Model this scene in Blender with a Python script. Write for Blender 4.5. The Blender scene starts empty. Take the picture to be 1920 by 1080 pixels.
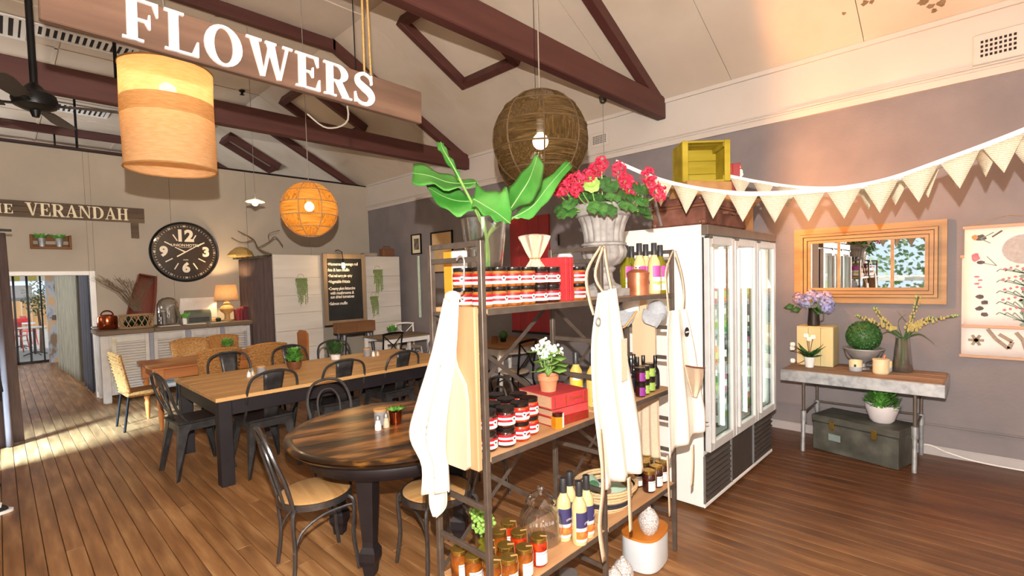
import bpy, math, random
from mathutils import Vector, Matrix
random.seed(7)
S = bpy.context.scene
COL = S.collection
PI = math.pi
sin, cos, rad = math.sin, math.cos, math.radians

# ------------------------------------------------------------------ camera
cam_d = bpy.data.cameras.new('camera')
cam = bpy.data.objects.new('camera', cam_d)
COL.objects.link(cam)
cam_d.sensor_width = 36
cam_d.lens = 17.432
cam_d.shift_y = 0.0104
cam_d.clip_start = 0.05
yaw, pit, rol = rad(46.0331), rad(-2.3801), rad(-1.4651)
fw = Vector((sin(yaw) * cos(pit), cos(yaw) * cos(pit), sin(pit)))
rt = Vector((cos(yaw), -sin(yaw), 0))
up = rt.cross(fw)
rt2 = rt * cos(rol) + up * sin(rol)
up2 = up * cos(rol) - rt * sin(rol)
m = Matrix((rt2, up2, -fw)).transposed().to_4x4()
m.translation = (0, 0, 1.7)
cam.matrix_world = m
S.camera = cam

# ------------------------------------------------------------------ colour management, world, large lights
S.view_settings.view_transform = 'Standard'
S.view_settings.look = 'None'
S.view_settings.exposure = 0.0
S.view_settings.gamma = 1
S.view_settings.use_curve_mapping = False
W = bpy.data.worlds.new('world')
S.world = W
W.use_nodes = True
W.node_tree.nodes['Background'].inputs[0].default_value = (0.72, 0.85, 1.0, 1)
W.node_tree.nodes['Background'].inputs[1].default_value = 1.3


def light(name, kind, loc, energy, col=(1, 1, 1), size=.1, size_y=None, look=None, spread=None):
    d = bpy.data.lights.new(name, kind)
    d.energy = energy
    d.color = col
    if kind == 'AREA':
        d.size = size
        if size_y:
            d.shape = 'RECTANGLE'
            d.size_y = size_y
        if spread:
            d.spread = spread
    elif kind == 'SUN':
        d.angle = size
    else:
        d.shadow_soft_size = size
    o = bpy.data.objects.new(name, d)
    COL.objects.link(o)
    o.location = loc
    if look:
        o.rotation_euler = Vector(look).to_track_quat('-Z', 'Y').to_euler()
    return o


# the photographer's flash, just above the lens (soft falloff, as the photograph's flattened exposure shows it)
fl_ = light('camera_flash', 'POINT', (-.01, 0.0, 1.93), 195, (1, .92, .84), .012)
fl_.data.use_nodes = True
_t = fl_.data.node_tree
_f = _t.nodes.new('ShaderNodeLightFalloff')
_f.inputs['Strength'].default_value = 1.0
_t.links.new(_f.outputs['Linear'], _t.nodes['Emission'].inputs['Strength'])
# daylight from the windows behind and to the left of the camera
light('window_daylight', 'AREA', (-2.9, -2.0, 1.9), 70, (1, .97, .93), 2.6, 1.7, (1, .3, .1))
light('window_daylight', 'AREA', (-2.9, 5.75, 2.2), 250, (.42, .70, 1), .7, .7, (3.0, 1.25, -2.2), rad(40))
light('window_daylight', 'AREA', (-2.9, 8.6, 2.2), 25, (1, .95, .88), 1.6, 1.4, (1, .0, .25))
light('window_daylight', 'AREA', (1.2, -3.85, 2.3), 75, (1, .93, .85), 4.5, 2.0, (.1, 1, .3))
light('window_daylight', 'AREA', (-2.9, 13.0, 1.9), 330, (.97, .98, 1), 3.2, 2.0, (1, .0, .35))
light('patio_sun', 'SUN', (0, 30, 12), 4.0, (1, .96, .88), .02, None, (-.25, .35, -.8))

# ------------------------------------------------------------------ materials
def hx(h):
    h = h.lstrip('#')
    r = []
    for i in (0, 2, 4):
        v = int(h[i:i + 2], 16) / 255
        r.append(v / 12.92 if v <= .04045 else ((v + .055) / 1.055) ** 2.4)
    return (r[0], r[1], r[2], 1)


def new_mat(name):
    mt = bpy.data.materials.new(name)
    mt.use_nodes = True
    nt = mt.node_tree
    return mt, nt, nt.nodes['Principled BSDF']


def tex_vec(nt, stretch=(1, 1, 1), coord='Object'):
    tc = nt.nodes.new('ShaderNodeTexCoord')
    mp = nt.nodes.new('ShaderNodeMapping')
    mp.inputs['Scale'].default_value = stretch
    nt.links.new(tc.outputs[coord], mp.inputs[0])
    return mp.outputs[0]


def ramp(nt, fac, stops, interp='LINEAR'):
    r = nt.nodes.new('ShaderNodeValToRGB')
    r.color_ramp.interpolation = interp
    e = r.color_ramp.elements
    while len(e) < len(stops):
        e.new(.5)
    for el, (p, c) in zip(e, stops):
        el.position = p
        el.color = c
    nt.links.new(fac, r.inputs[0])
    return r.outputs[0]


def M(name, c1, c2=None, scale=6, stretch=(1, 1, 1), rough=.6, metal=0, bump=0, detail=4, lo=.3, hi=.7, coat=0,
      rand=0, sss=0, c3=None, spec=.5, bscale=None):
    mt, nt, b = new_mat(name)
    b.inputs['Roughness'].default_value = rough
    b.inputs['Metallic'].default_value = metal
    b.inputs['Coat Weight'].default_value = coat
    b.inputs['Specular IOR Level'].default_value = spec
    c1 = hx(c1)
    c2 = hx(c2) if c2 else tuple(min(1, v * 1.12) for v in c1[:3]) + (1,)
    v = tex_vec(nt, stretch)
    n = nt.nodes.new('ShaderNodeTexNoise')
    n.inputs['Scale'].default_value = scale
    n.inputs['Detail'].default_value = detail
    nt.links.new(v, n.inputs['Vector'])
    st = [(lo, c1), (hi, c2)]
    if c3:
        st = [(lo, c1), ((lo + hi) / 2, c2), (hi, hx(c3))]
    c = ramp(nt, n.outputs['Fac'], st)
    if rand:
        oi = nt.nodes.new('ShaderNodeObjectInfo')
        mr = nt.nodes.new('ShaderNodeMapRange')
        mr.inputs[3].default_value = 1 - rand
        mr.inputs[4].default_value = 1 + rand
        nt.links.new(oi.outputs['Random'], mr.inputs[0])
        hs = nt.nodes.new('ShaderNodeHueSaturation')
        nt.links.new(c, hs.inputs['Color'])
        nt.links.new(mr.outputs[0], hs.inputs['Value'])
        c = hs.outputs[0]
        # shift the grain per object
        ad = nt.nodes.new('ShaderNodeVectorMath')
        mu = nt.nodes.new('ShaderNodeMath')
        mu.operation = 'MULTIPLY'
        mu.inputs[1].default_value = 37
        nt.links.new(oi.outputs['Random'], mu.inputs[0])
        nt.links.new(v, ad.inputs[0])
        nt.links.new(mu.outputs[0], ad.inputs[1])
        nt.links.new(ad.outputs[0], n.inputs['Vector'])
    nt.links.new(c, b.inputs['Base Color'])
    if bump:
        bp = nt.nodes.new('ShaderNodeBump')
        bp.inputs['Strength'].default_value = bump
        bp.inputs['Distance'].default_value = .01
        if bscale:
            n2 = nt.nodes.new('ShaderNodeTexNoise')
            n2.inputs['Scale'].default_value = bscale
            nt.links.new(v, n2.inputs['Vector'])
            nt.links.new(n2.outputs['Fac'], bp.inputs['Height'])
        else:
            nt.links.new(n.outputs['Fac'], bp.inputs['Height'])
        nt.links.new(bp.outputs[0], b.inputs['Normal'])
    return mt


def wood(name, c1, c2, axis='x', rough=.55, scale=9, bump=.15, rand=0, c3=None, coat=0, lo=.3, hi=.7):
    st = {'x': (.12, 1, 1), 'y': (1, .12, 1), 'z': (1, 1, .12)}[axis]
    return M(name, c1, c2, scale, st, rough, 0, bump, 6, lo, hi, coat, rand, c3=c3)


def emis(name, col, strength):
    mt, nt, b = new_mat(name)
    b.inputs['Base Color'].default_value = hx(col)
    b.inputs['Emission Color'].default_value = hx(col)
    b.inputs['Emission Strength'].default_value = strength
    return mt


def glass(name, tint=(1, 1, 1), refl=.12, rough=.02):
    """thin clear glass: mostly see-through, mirrors more at grazing angles"""
    mt, nt, b = new_mat(name)
    nt.nodes.remove(b)
    out = nt.nodes['Material Output']
    tr = nt.nodes.new('ShaderNodeBsdfTransparent')
    tr.inputs[0].default_value = (*tint, 1)
    gl = nt.nodes.new('ShaderNodeBsdfGlossy')
    gl.inputs['Roughness'].default_value = rough
    lw = nt.nodes.new('ShaderNodeLayerWeight')
    lw.inputs[0].default_value = .35
    mr = nt.nodes.new('ShaderNodeMapRange')
    mr.inputs[3].default_value = refl * .35
    mr.inputs[4].default_value = min(1, refl * 4)
    mx = nt.nodes.new('ShaderNodeMixShader')
    nt.links.new(lw.outputs['Facing'], mr.inputs[0])
    nt.links.new(mr.outputs[0], mx.inputs[0])
    nt.links.new(tr.outputs[0], mx.inputs[1])
    nt.links.new(gl.outputs[0], mx.inputs[2])
    nt.links.new(mx.outputs[0], out.inputs[0])
    return mt


def cloth_lamp(name, c1, c2, clear=.12, transl=.5, axis='z', scale=120, thr=None, stretch=None):
    """woven shade: diffuse + translucent, small gaps between the threads"""
    mt, nt, b = new_mat(name)
    nt.nodes.remove(b)
    out = nt.nodes['Material Output']
    st = stretch or {'z': (.15, .15, 1), 'x': (1, 1, .15)}[axis]
    v = tex_vec(nt, st)
    n = nt.nodes.new('ShaderNodeTexNoise')
    n.inputs['Scale'].default_value = scale
    nt.links.new(v, n.inputs['Vector'])
    c = ramp(nt, n.outputs['Fac'], [(.35, hx(c1)), (.65, hx(c2))])
    d = nt.nodes.new('ShaderNodeBsdfDiffuse')
    t = nt.nodes.new('ShaderNodeBsdfTranslucent')
    tr = nt.nodes.new('ShaderNodeBsdfTransparent')
    nt.links.new(c, d.inputs[0])
    nt.links.new(c, t.inputs[0])
    m1 = nt.nodes.new('ShaderNodeMixShader')
    m1.inputs[0].default_value = transl
    nt.links.new(d.outputs[0], m1.inputs[1])
    nt.links.new(t.outputs[0], m1.inputs[2])
    m2 = nt.nodes.new('ShaderNodeMixShader')
    if thr is None:
        m2.inputs[0].default_value = clear
    else:
        g = ramp(nt, n.outputs['Fac'], [(thr, (clear, clear, clear, 1)), (thr + .06, (.2, .2, .2, 1))])
        nt.links.new(g, m2.inputs[0])
    nt.links.new(m1.outputs[0], m2.inputs[1])
    nt.links.new(tr.outputs[0], m2.inputs[2])
    nt.links.new(m2.outputs[0], out.inputs[0])
    return mt


def bands(name, stops, zmax, rough=.5, coat=0, axis=2):
    """flat print: horizontal colour bands along the object's own height"""
    mt, nt, b = new_mat(name)
    b.inputs['Roughness'].default_value = rough
    tc = nt.nodes.new('ShaderNodeTexCoord')
    sp = nt.nodes.new('ShaderNodeSeparateXYZ')
    nt.links.new(tc.outputs['Object'], sp.inputs[0])
    mu = nt.nodes.new('ShaderNodeMath')
    mu.operation = 'DIVIDE'
    mu.inputs[1].default_value = zmax
    nt.links.new(sp.outputs[axis], mu.inputs[0])
    c = ramp(nt, mu.outputs[0], [(p, hx(h)) for p, h in stops], 'CONSTANT')
    nt.links.new(c, b.inputs['Base Color'])
    return mt


# ------------------------------------------------------------------ mesh building
class G:
    """collects shapes; build() links them as ONE mesh object"""

    def __init__(s):
        s.v, s.f, s.M = [], [], Matrix()

    def at(s, loc=(0, 0, 0), rz=0, rx=0, ry=0):
        s.M = Matrix.Translation(loc) @ Matrix.Rotation(rz, 4, 'Z') @ Matrix.Rotation(ry, 4, 'Y') @ Matrix.Rotation(rx, 4, 'X')
        return s

    def add(s, vs, fs):
        o = len(s.v)
        s.v += [tuple(s.M @ Vector(p)) for p in vs]
        s.f += [tuple(i + o for i in f) for f in fs]
        return s

    def box(s, a, b, ch=0):
        (x0, y0, z0), (x1, y1, z1) = [min(p, q) for p, q in zip(a, b)], [max(p, q) for p, q in zip(a, b)]
        if ch <= 0:
            return s.add([(x0, y0, z0), (x1, y0, z0), (x1, y1, z0), (x0, y1, z0), (x0, y0, z1), (x1, y0, z1), (x1, y1, z1), (x0, y1, z1)],
                         [(3, 2, 1, 0), (4, 5, 6, 7), (0, 1, 5, 4), (1, 2, 6, 5), (2, 3, 7, 6), (3, 0, 4, 7)])
        ch = min(ch, (x1 - x0) * .45, (y1 - y0) * .45, (z1 - z0) * .45)
        vs, idx = [], {}
        X, Y, Z = (x0, x1), (y0, y1), (z0, z1)
        sg = (1, -1)
        for i in (0, 1):
            for j in (0, 1):
                for k in (0, 1):
                    c = (X[i], Y[j], Z[k])
                    d = (sg[i] * ch, sg[j] * ch, sg[k] * ch)
                    for ax in range(3):
                        p = list(c)
                        for q in range(3):
                            if q != ax:
                                p[q] += d[q]
                        idx[(i, j, k, ax)] = len(vs)
                        vs.append(tuple(p))
        fs = []
        I = idx
        for k in (0, 1):
            q = [I[(0, 0, k, 2)], I[(1, 0, k, 2)], I[(1, 1, k, 2)], I[(0, 1, k, 2)]]
            fs.append(q if k else q[::-1])
            q = [I[(0, k, 0, 1)], I[(1, k, 0, 1)], I[(1, k, 1, 1)], I[(0, k, 1, 1)]]
            fs.append(q[::-1] if k else q)
            q = [I[(k, 0, 0, 0)], I[(k, 1, 0, 0)], I[(k, 1, 1, 0)], I[(k, 0, 1, 0)]]
            fs.append(q if k else q[::-1])
        for i in (0, 1):
            for j in (0, 1):
                fs.append([I[(i, j, 0, 0)], I[(i, j, 1, 0)], I[(i, j, 1, 1)], I[(i, j, 0, 1)]])
                fs.append([I[(i, 0, j, 0)], I[(i, 1, j, 0)], I[(i, 1, j, 2)], I[(i, 0, j, 2)]])
                fs.append([I[(0, i, j, 1)], I[(1, i, j, 1)], I[(1, i, j, 2)], I[(0, i, j, 2)]])
                for k in (0, 1):
                    fs.append([I[(i, j, k, 0)], I[(i, j, k, 1)], I[(i, j, k, 2)]])
        return s.add(vs, fs)

    def tube(s, pts, r, n=8, cap=True, closed=False):
        pts = [Vector(p) for p in pts]
        N = len(pts)
        rs = r if isinstance(r, (list, tuple)) else [r] * N
        vs, fs = [], []
        ref = None
        for i, p in enumerate(pts):
            a = pts[i - 1] if (i or closed) else p
            b = pts[(i + 1) % N] if (i < N - 1 or closed) else p
            t = (b - a).normalized() if (b - a).length > 1e-9 else Vector((0, 0, 1))
            if ref is None:
                ref = Vector((0, 0, 1)) if abs(t.z) < .9 else Vector((1, 0, 0))
            u = ref - t * ref.dot(t)
            if u.length < 1e-6:
                u = t.orthogonal()
            u.normalize()
            ref = u
            w = t.cross(u)
            for k in range(n):
                an = 2 * PI * k / n + PI / n
                vs.append(tuple(p + u * rs[i] * cos(an) + w * rs[i] * sin(an)))
        for i in range(N if closed else N - 1):
            j = (i + 1) % N
            for k in range(n):
                q = (k + 1) % n
                fs.append((i * n + k, i * n + q, j * n + q, j * n + k))
        if cap and not closed:
            fs.append(tuple(range(n))[::-1])
            fs.append(tuple((N - 1) * n + k for k in range(n)))
        return s.add(vs, fs)

    def lathe(s, prof, n=16, c=(0, 0, 0), a0=0, a1=2 * PI, wob=None, sx=1, sy=1):
        full = abs(a1 - a0 - 2 * PI) < 1e-6
        cols = n if full else n + 1
        vs, fs = [], []
        for (r, z) in prof:
            for k in range(cols):
                an = a0 + (a1 - a0) * k / n
                q = r * (1 + (wob(an, z) if wob else 0))
                vs.append((c[0] + q * cos(an) * sx, c[1] + q * sin(an) * sy, c[2] + z))
        for i in range(len(prof) - 1):
            for k in range(n):
                q = (k + 1) % cols
                fs.append((i * cols + k, i * cols + q, (i + 1) * cols + q, (i + 1) * cols + k))
        return s.add(vs, fs)

    def ball(s, c, r, n=12, m=8, sc=(1, 1, 1)):
        prof = [(r * sin(PI * i / m), -r * cos(PI * i / m)) for i in range(m + 1)]
        vs, fs = [], []
        for (q, z) in prof:
            for k in range(n):
                an = 2 * PI * k / n
                vs.append((c[0] + q * cos(an) * sc[0], c[1] + q * sin(an) * sc[1], c[2] + z * sc[2]))
        for i in range(m):
            for k in range(n):
                q = (k + 1) % n
                fs.append((i * n + k, i * n + q, (i + 1) * n + q, (i + 1) * n + k))
        return s.add(vs, fs)

    def prism(s, poly, h0, h1, plane='xy'):
        n = len(poly)
        mp = {'xy': lambda a, b, h: (a, b, h), 'xz': lambda a, b, h: (a, h, b), 'yz': lambda a, b, h: (h, a, b)}[plane]
        vs = [mp(a, b, h0) for a, b in poly] + [mp(a, b, h1) for a, b in poly]
        fs = [tuple(range(n))[::-1], tuple(range(n, 2 * n))]
        fs += [(k, (k + 1) % n, n + (k + 1) % n, n + k) for k in range(n)]
        return s.add(vs, fs)

    def grid(s, P, thick=0):
        """P[i][j] -> 3D points"""
        nu, nv = len(P), len(P[0])
        vs = [tuple(p) for row in P for p in row]
        fs = [(i * nv + j, i * nv + j + 1, (i + 1) * nv + j + 1, (i + 1) * nv + j) for i in range(nu - 1) for j in range(nv - 1)]
        return s.add(vs, fs)

    def build(s, name, mt, parent=None, smooth=True, solid=0, ang=38, sub=0):
        me = bpy.data.meshes.new(name)
        me.from_pydata(s.v, [], s.f)
        me.update()
        o = bpy.data.objects.new(name, me)
        COL.objects.link(o)
        me.materials.append(mt)
        if smooth:
            me.shade_smooth()
            me.set_sharp_from_angle(angle=rad(ang))
        if parent:
            o.parent = parent
        if sub:
            md = o.modifiers.new('sub', 'SUBSURF')
            md.levels = md.render_levels = sub
        if solid:
            md = o.modifiers.new('solid', 'SOLIDIFY')
            md.thickness = solid
            md.offset = 0
        return o


def tag(o, label=None, cat=None, group=None, kind=None):
    if label:
        o['label'] = label
    if cat:
        o['category'] = cat
    if group:
        o['group'] = group
    if kind:
        o['kind'] = kind
    return o


def thing(name, label, cat, loc=(0, 0, 0), rz=0, group=None):
    o = bpy.data.objects.new(name, None)
    o.empty_display_size = .05
    COL.objects.link(o)
    o.location = loc
    o.rotation_euler = (0, 0, rz)
    return tag(o, label, cat, group)


def dup(root, loc, rz=0, label=None, group=None, scale=None):
    def cp(o, par):
        c = o.copy()
        COL.objects.link(c)
        c.parent = par
        for ch in o.children:
            cp(ch, c)
        return c
    r = cp(root, None)
    r.location = loc
    r.rotation_euler = (0, 0, rz)
    if scale:
        r.scale = (scale,) * 3
    if label:
        r['label'] = label
    if group:
        r['group'] = group
    return r


def bez(pts, n=24, closed=False):
    """Catmull-Rom through points"""
    P = [Vector(p) for p in pts]
    N = len(P)
    out = []
    seg = N if closed else N - 1
    per = max(1, n // seg)
    for i in range(seg):
        g = lambda k: P[k % N] if closed else P[min(max(k, 0), N - 1)]
        a, b, c, d = g(i - 1), g(i), g(i + 1), g(i + 2)
        for t in range(per):
            u = t / per
            out.append(.5 * ((2 * b) + (c - a) * u + (2 * a - 5 * b + 4 * c - d) * u * u + (3 * b - a - 3 * c + d) * u ** 3))
    if not closed:
        out.append(P[-1])
    return out


def arc(cx, cz, r, a0, a1, n):
    return [(cx + r * cos(a0 + (a1 - a0) * i / n), cz + r * sin(a0 + (a1 - a0) * i / n)) for i in range(n + 1)]


def text(name, s, size, mt, parent, loc, rot, ext=.001, off=0, align='CENTER', shear=0, space=1):
    cu = bpy.data.curves.new(name, 'FONT')
    cu.body = s
    cu.size = size
    cu.extrude = ext
    cu.offset = off
    cu.shear = shear
    cu.align_x = align
    cu.align_y = 'CENTER'
    cu.space_character = space
    cu.resolution_u = 3
    t = bpy.data.objects.new(name, cu)
    COL.objects.link(t)
    bpy.context.view_layer.update()
    dg = bpy.context.evaluated_depsgraph_get()
    me = bpy.data.meshes.new_from_object(t.evaluated_get(dg))
    bpy.data.objects.remove(t)
    o = bpy.data.objects.new(name, me)
    COL.objects.link(o)
    me.materials.clear()
    me.materials.append(mt)
    o.parent = parent
    o.location = loc
    o.rotation_euler = rot
    return o


# serif capitals, drawn as polygons in a unit-high box: (list of polygons, advance width)
def R(x0, y0, x1, y1):
    return [(x0, y0), (x1, y0), (x1, y1), (x0, y1)]


def ring(cx, cy, ro, so, ri, si, a0=0, a1=2 * PI, n=24):
    out = []
    for i in range(n):
        a, b = a0 + (a1 - a0) * i / n, a0 + (a1 - a0) * (i + 1) / n
        out.append([(cx + ri * cos(a), cy + si * sin(a)), (cx + ro * cos(a), cy + so * sin(a)),
                    (cx + ro * cos(b), cy + so * sin(b)), (cx + ri * cos(b), cy + si * sin(b))])
    return out


def ribbon(pts, ws):
    P = [Vector((*p, 0)) for p in pts]
    L, Rr = [], []
    for i, p in enumerate(P):
        t = (P[min(i + 1, len(P) - 1)] - P[max(i - 1, 0)]).normalized()
        nrm = Vector((-t.y, t.x, 0)) * ws[i] / 2
        L.append(p + nrm)
        Rr.append(p - nrm)
    return [[tuple(Rr[i])[:2], tuple(Rr[i + 1])[:2], tuple(L[i + 1])[:2], tuple(L[i])[:2]] for i in range(len(P) - 1)]


GL = {}
GL['I'] = ([R(.09, 0, .29, 1), R(0, 0, .38, .06), R(0, .94, .38, 1)], .44)
GL['H'] = ([R(.09, 0, .29, 1), R(0, 0, .38, .06), R(0, .94, .38, 1), R(.61, 0, .81, 1), R(.52, 0, .9, .06), R(.52, .94, .9, 1), R(.29, .48, .61, .55)], .98)
GL['F'] = ([R(.09, 0, .3, 1), R(0, 0, .42, .06), R(0, .94, .72, 1), [(.72, 1), (.6, .94), (.68, .68), (.72, .68)], R(.3, .48, .5, .54), [(.5, .54), (.44, .48), (.52, .34), (.56, .34), (.56, .68), (.52, .68)]], .78)
GL['E'] = ([R(.09, 0, .3, 1), R(0, 0, .74, .06), R(0, .94, .7, 1), [(.7, 1), (.58, .94), (.66, .7), (.7, .7)], [(.74, 0), (.74, .34), (.7, .34), (.6, .06)], R(.3, .48, .48, .54), [(.48, .54), (.43, .48), (.5, .36), (.54, .36), (.54, .66), (.5, .66)]], .8)
GL['L'] = ([R(.09, 0, .3, 1), R(0, 0, .74, .06), R(0, .94, .42, 1), [(.74, 0), (.74, .38), (.7, .38), (.58, .06)]], .8)
GL['O'] = (ring(.46, .5, .46, .53, .23, .46), .96)
GL['W'] = ([[(.08, 1), (.3, 1), (.47, 0), (.36, 0)], [(.4, 0), (.47, 0), (.68, .95), (.6, .95)], [(.52, 1), (.74, 1), (.92, 0), (.81, 0)], [(.85, 0), (.92, 0), (1.16, 1), (1.08, 1)], R(0, .94, .4, 1), R(.5, .94, .8, 1), R(.98, .94, 1.26, 1)], 1.28)
GL['R'] = ([R(.09, 0, .3, 1), R(0, 0, .4, .06), R(0, .94, .45, 1), R(.3, .46, .45, .52)] + ring(.43, .73, .37, .27, .16, .21, -PI / 2, PI / 2, 12) + [[(.36, .5), (.58, .5), (.82, .06), (.6, .06)], R(.6, 0, .92, .06)], .92)
GL['D'] = ([R(.09, 0, .3, 1), R(0, 0, .45, .06), R(0, .94, .45, 1)] + ring(.42, .5, .46, .5, .24, .44, -PI / 2, PI / 2, 14), .94)
GL['A'] = ([[(.08, .03), (.16, .03), (.48, .93), (.42, 1)], [(.58, .03), (.82, .03), (.52, 1), (.4, 1)], R(.24, .3, .64, .37), R(0, 0, .28, .06), R(.5, 0, .92, .06)], .92)
GL['N'] = ([R(.1, 0, .18, 1), R(.74, 0, .82, 1), [(.08, 1), (.32, 1), (.82, 0), (.72, 0)], R(0, 0, .3, .06), R(0, .94, .28, 1), R(.64, .94, .92, 1)], .96)
GL['V'] = ([[(.08, 1), (.32, 1), (.54, 0), (.42, 0)], [(.46, 0), (.54, 0), (.8, 1), (.72, 1)], R(0, .94, .42, 1), R(.62, .94, .92, 1)], .92)
GL['T'] = ([R(.3, 0, .5, 1), R(.2, 0, .6, .06), R(0, .94, .8, 1), [(0, 1), (0, .68), (.04, .68), (.14, .94)], [(.8, 1), (.66, .94), (.76, .68), (.8, .68)]], .84)
sp = bez([(.66, .72, 0), (.6, .9, 0), (.38, .98, 0), (.17, .86, 0), (.17, .68, 0), (.36, .55, 0), (.58, .42, 0), (.66, .24, 0), (.52, .05, 0), (.3, .02, 0), (.12, .12, 0), (.06, .3, 0)], 44)
GL['S'] = (ribbon([(p.x, p.y) for p in sp], [.05 + .19 * math.exp(-((i / (len(sp) - 1) - .5) / .26) ** 2) for i in range(len(sp))]) + [R(.62, .68, .67, .98), R(.04, .02, .09, .34)], .78)


def serif(word, h, mt, parent, x, y, z, depth, sx=1, gap=.06):
    """raised serif letters on a board facing -Y, one part per letter"""
    for ch in word:
        if ch == ' ':
            x += .4 * h * sx
            continue
        polys, adv = GL[ch]
        g = G()
        for q, p in enumerate(polys):
            g.prism([(x + a * h * sx, z + b * h) for a, b in p], y - depth - .00012 * (q % 9), y, 'xz')
        g.build('letter', mt, parent, smooth=False)
        x += (adv + gap) * h * sx
    return x

# ------------------------------------------------------------------ shared materials
m_floor = wood('floor_wood', '#6d4a2c', '#94683f', 'y', .4, 16, .15, .12, c3='#b88e60', lo=.25, hi=.75)
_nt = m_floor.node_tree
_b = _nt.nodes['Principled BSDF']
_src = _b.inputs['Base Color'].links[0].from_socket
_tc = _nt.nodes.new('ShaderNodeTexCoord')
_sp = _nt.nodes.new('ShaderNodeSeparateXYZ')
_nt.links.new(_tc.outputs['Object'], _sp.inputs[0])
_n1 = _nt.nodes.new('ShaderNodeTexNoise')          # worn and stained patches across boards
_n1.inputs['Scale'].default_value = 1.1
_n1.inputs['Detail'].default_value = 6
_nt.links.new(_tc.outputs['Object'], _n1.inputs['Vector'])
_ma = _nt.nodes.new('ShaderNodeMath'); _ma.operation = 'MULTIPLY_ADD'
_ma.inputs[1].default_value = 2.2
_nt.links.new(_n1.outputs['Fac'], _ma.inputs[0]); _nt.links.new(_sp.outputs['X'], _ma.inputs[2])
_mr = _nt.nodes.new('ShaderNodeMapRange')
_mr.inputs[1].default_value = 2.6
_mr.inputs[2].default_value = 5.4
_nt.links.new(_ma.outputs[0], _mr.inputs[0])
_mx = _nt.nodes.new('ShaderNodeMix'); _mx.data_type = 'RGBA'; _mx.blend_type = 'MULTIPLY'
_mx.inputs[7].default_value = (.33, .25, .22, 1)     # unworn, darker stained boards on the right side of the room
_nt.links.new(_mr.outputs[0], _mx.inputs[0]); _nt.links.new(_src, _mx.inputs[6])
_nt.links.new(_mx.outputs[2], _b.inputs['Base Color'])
m_dark = M('dark_gap', '#1c1410', '#241a14', rough=.9)
m_grey = M('grey_wall_paint', '#777072', '#827a7b', 3, rough=.75, bump=.25, bscale=40)
m_greige = M('greige_wall_paint', '#a69b8c', '#b0a494', 1.5, rough=.8, bump=.05, bscale=60)
m_white = M('white_plaster', '#c2b7ad', '#c9c0b8', 1.2, rough=.75, bump=.08, bscale=30)
m_ceil = M('ceiling_paint', '#c4b5a4', '#cdbfae', .8, rough=.8, bump=.05, bscale=30, c3='#bfae99')
m_beam = wood('dark_beam_timber', '#47211d', '#573029', 'x', .6, 8, .2)
m_beam_d = wood('dark_rafter_timber', '#3a1d1a', '#482522', 'z', .6, 8, .2)
m_black = M('black_metal', '#141415', '#1d1d1f', rough=.4, metal=.6)
m_steel = M('gunmetal', '#5d534b', '#6f645b', 20, rough=.42, metal=.45)
m_tolix = M('worn_gunmetal_sheet', '#3a393a', '#4a494a', 14, rough=.4, metal=.5, c3='#656362', lo=.35, hi=.85)
m_tube = M('grey_steel_tube', '#5c5c5e', '#6c6c6e', 25, rough=.32, metal=.8)
m_pine = wood('light_oak', '#b98a52', '#cfa168', 'x', .5, 10, .1, c3='#dab47e')
m_seat = wood('honey_seat_wood', '#b98850', '#d2a66d', 'y', .45, 12, .1, c3='#a47340')
m_honey = wood('honey_table_wood', '#a05a26', '#bd7a3c', 'x', .4, 10, .1)
m_whitepaint = M('white_gloss_paint', '#e6e2dc', '#efece7', 5, rough=.4)
m_chalk = emis('unused', '#ffffff', 0)
m_chalk = M('chalk', '#e9e4da', '#f4f0e8', rough=.9)
m_gold = M('brass', '#a8893c', '#bb9c4d', 20, rough=.25, metal=.85)
m_green = M('leaf_green', '#3f7a2c', '#5c9c3e', 30, rough=.45, c3='#75b04f')
m_green_d = M('dark_leaf_green', '#22471d', '#35662b', 40, rough=.5)
m_green_l = M('lime_leaf_green', '#7fae4a', '#a3cc6a', 40, rough=.5)
m_stem = M('stem_green', '#6f9a4a', '#86b05c', 20, rough=.5)
m_glass = glass('clear_glass', (.97, .98, .98), .12)
m_glass_g = glass('green_tinted_glass', (.9, .95, .93), .16)
m_jar_glass = glass('jar_glass', (.96, .96, .95), .3)
m_terra = M('terracotta', '#c07a55', '#cd8b66', 15, rough=.8)
m_ceramic = M('white_ceramic', '#e9e6e2', '#f2f0ed', 4, rough=.25, coat=.3)
m_paper = M('off_white_paper', '#e9e2d4', '#f1ebdf', 8, rough=.85)
m_red_book = M('red_book_cloth', '#b3262c', '#c5353a', 60, rough=.7)
m_galv = M('galvanised_steel', '#8f9296', '#a9abae', 18, rough=.45, metal=.6, c3='#b9babb')
m_alu = M('aluminium', '#b9bbbd', '#c8cacb', 10, rough=.3, metal=.8)
m_fridge = M('white_fridge_enamel', '#e9e8e4', '#efeeea', 2, rough=.3)
m_bulb = emis('lit_bulb', '#ffe3b0', 30)
m_bulb_big = emis('lit_globe_bulb', '#fff0cf', 18)
m_dkplastic = M('black_lid_plastic', '#0d0d0e', '#171718', 30, rough=.25, coat=.3)
m_canvas = M('natural_canvas', '#eee8dc', '#f6f2e9', 90, rough=.9, bump=.1)
m_linen = M('beige_linen', '#cdb79d', '#d9c5ad', 120, rough=.9, bump=.15)


def struct(g, name, mt, parent=None, smooth=False, label=None):
    o = g.build(name, mt, parent, smooth)
    if not parent:
        o['kind'] = 'structure'
        if label:
            o['label'] = label
    return o


RX, BY = 5.83, 10.02
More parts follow.
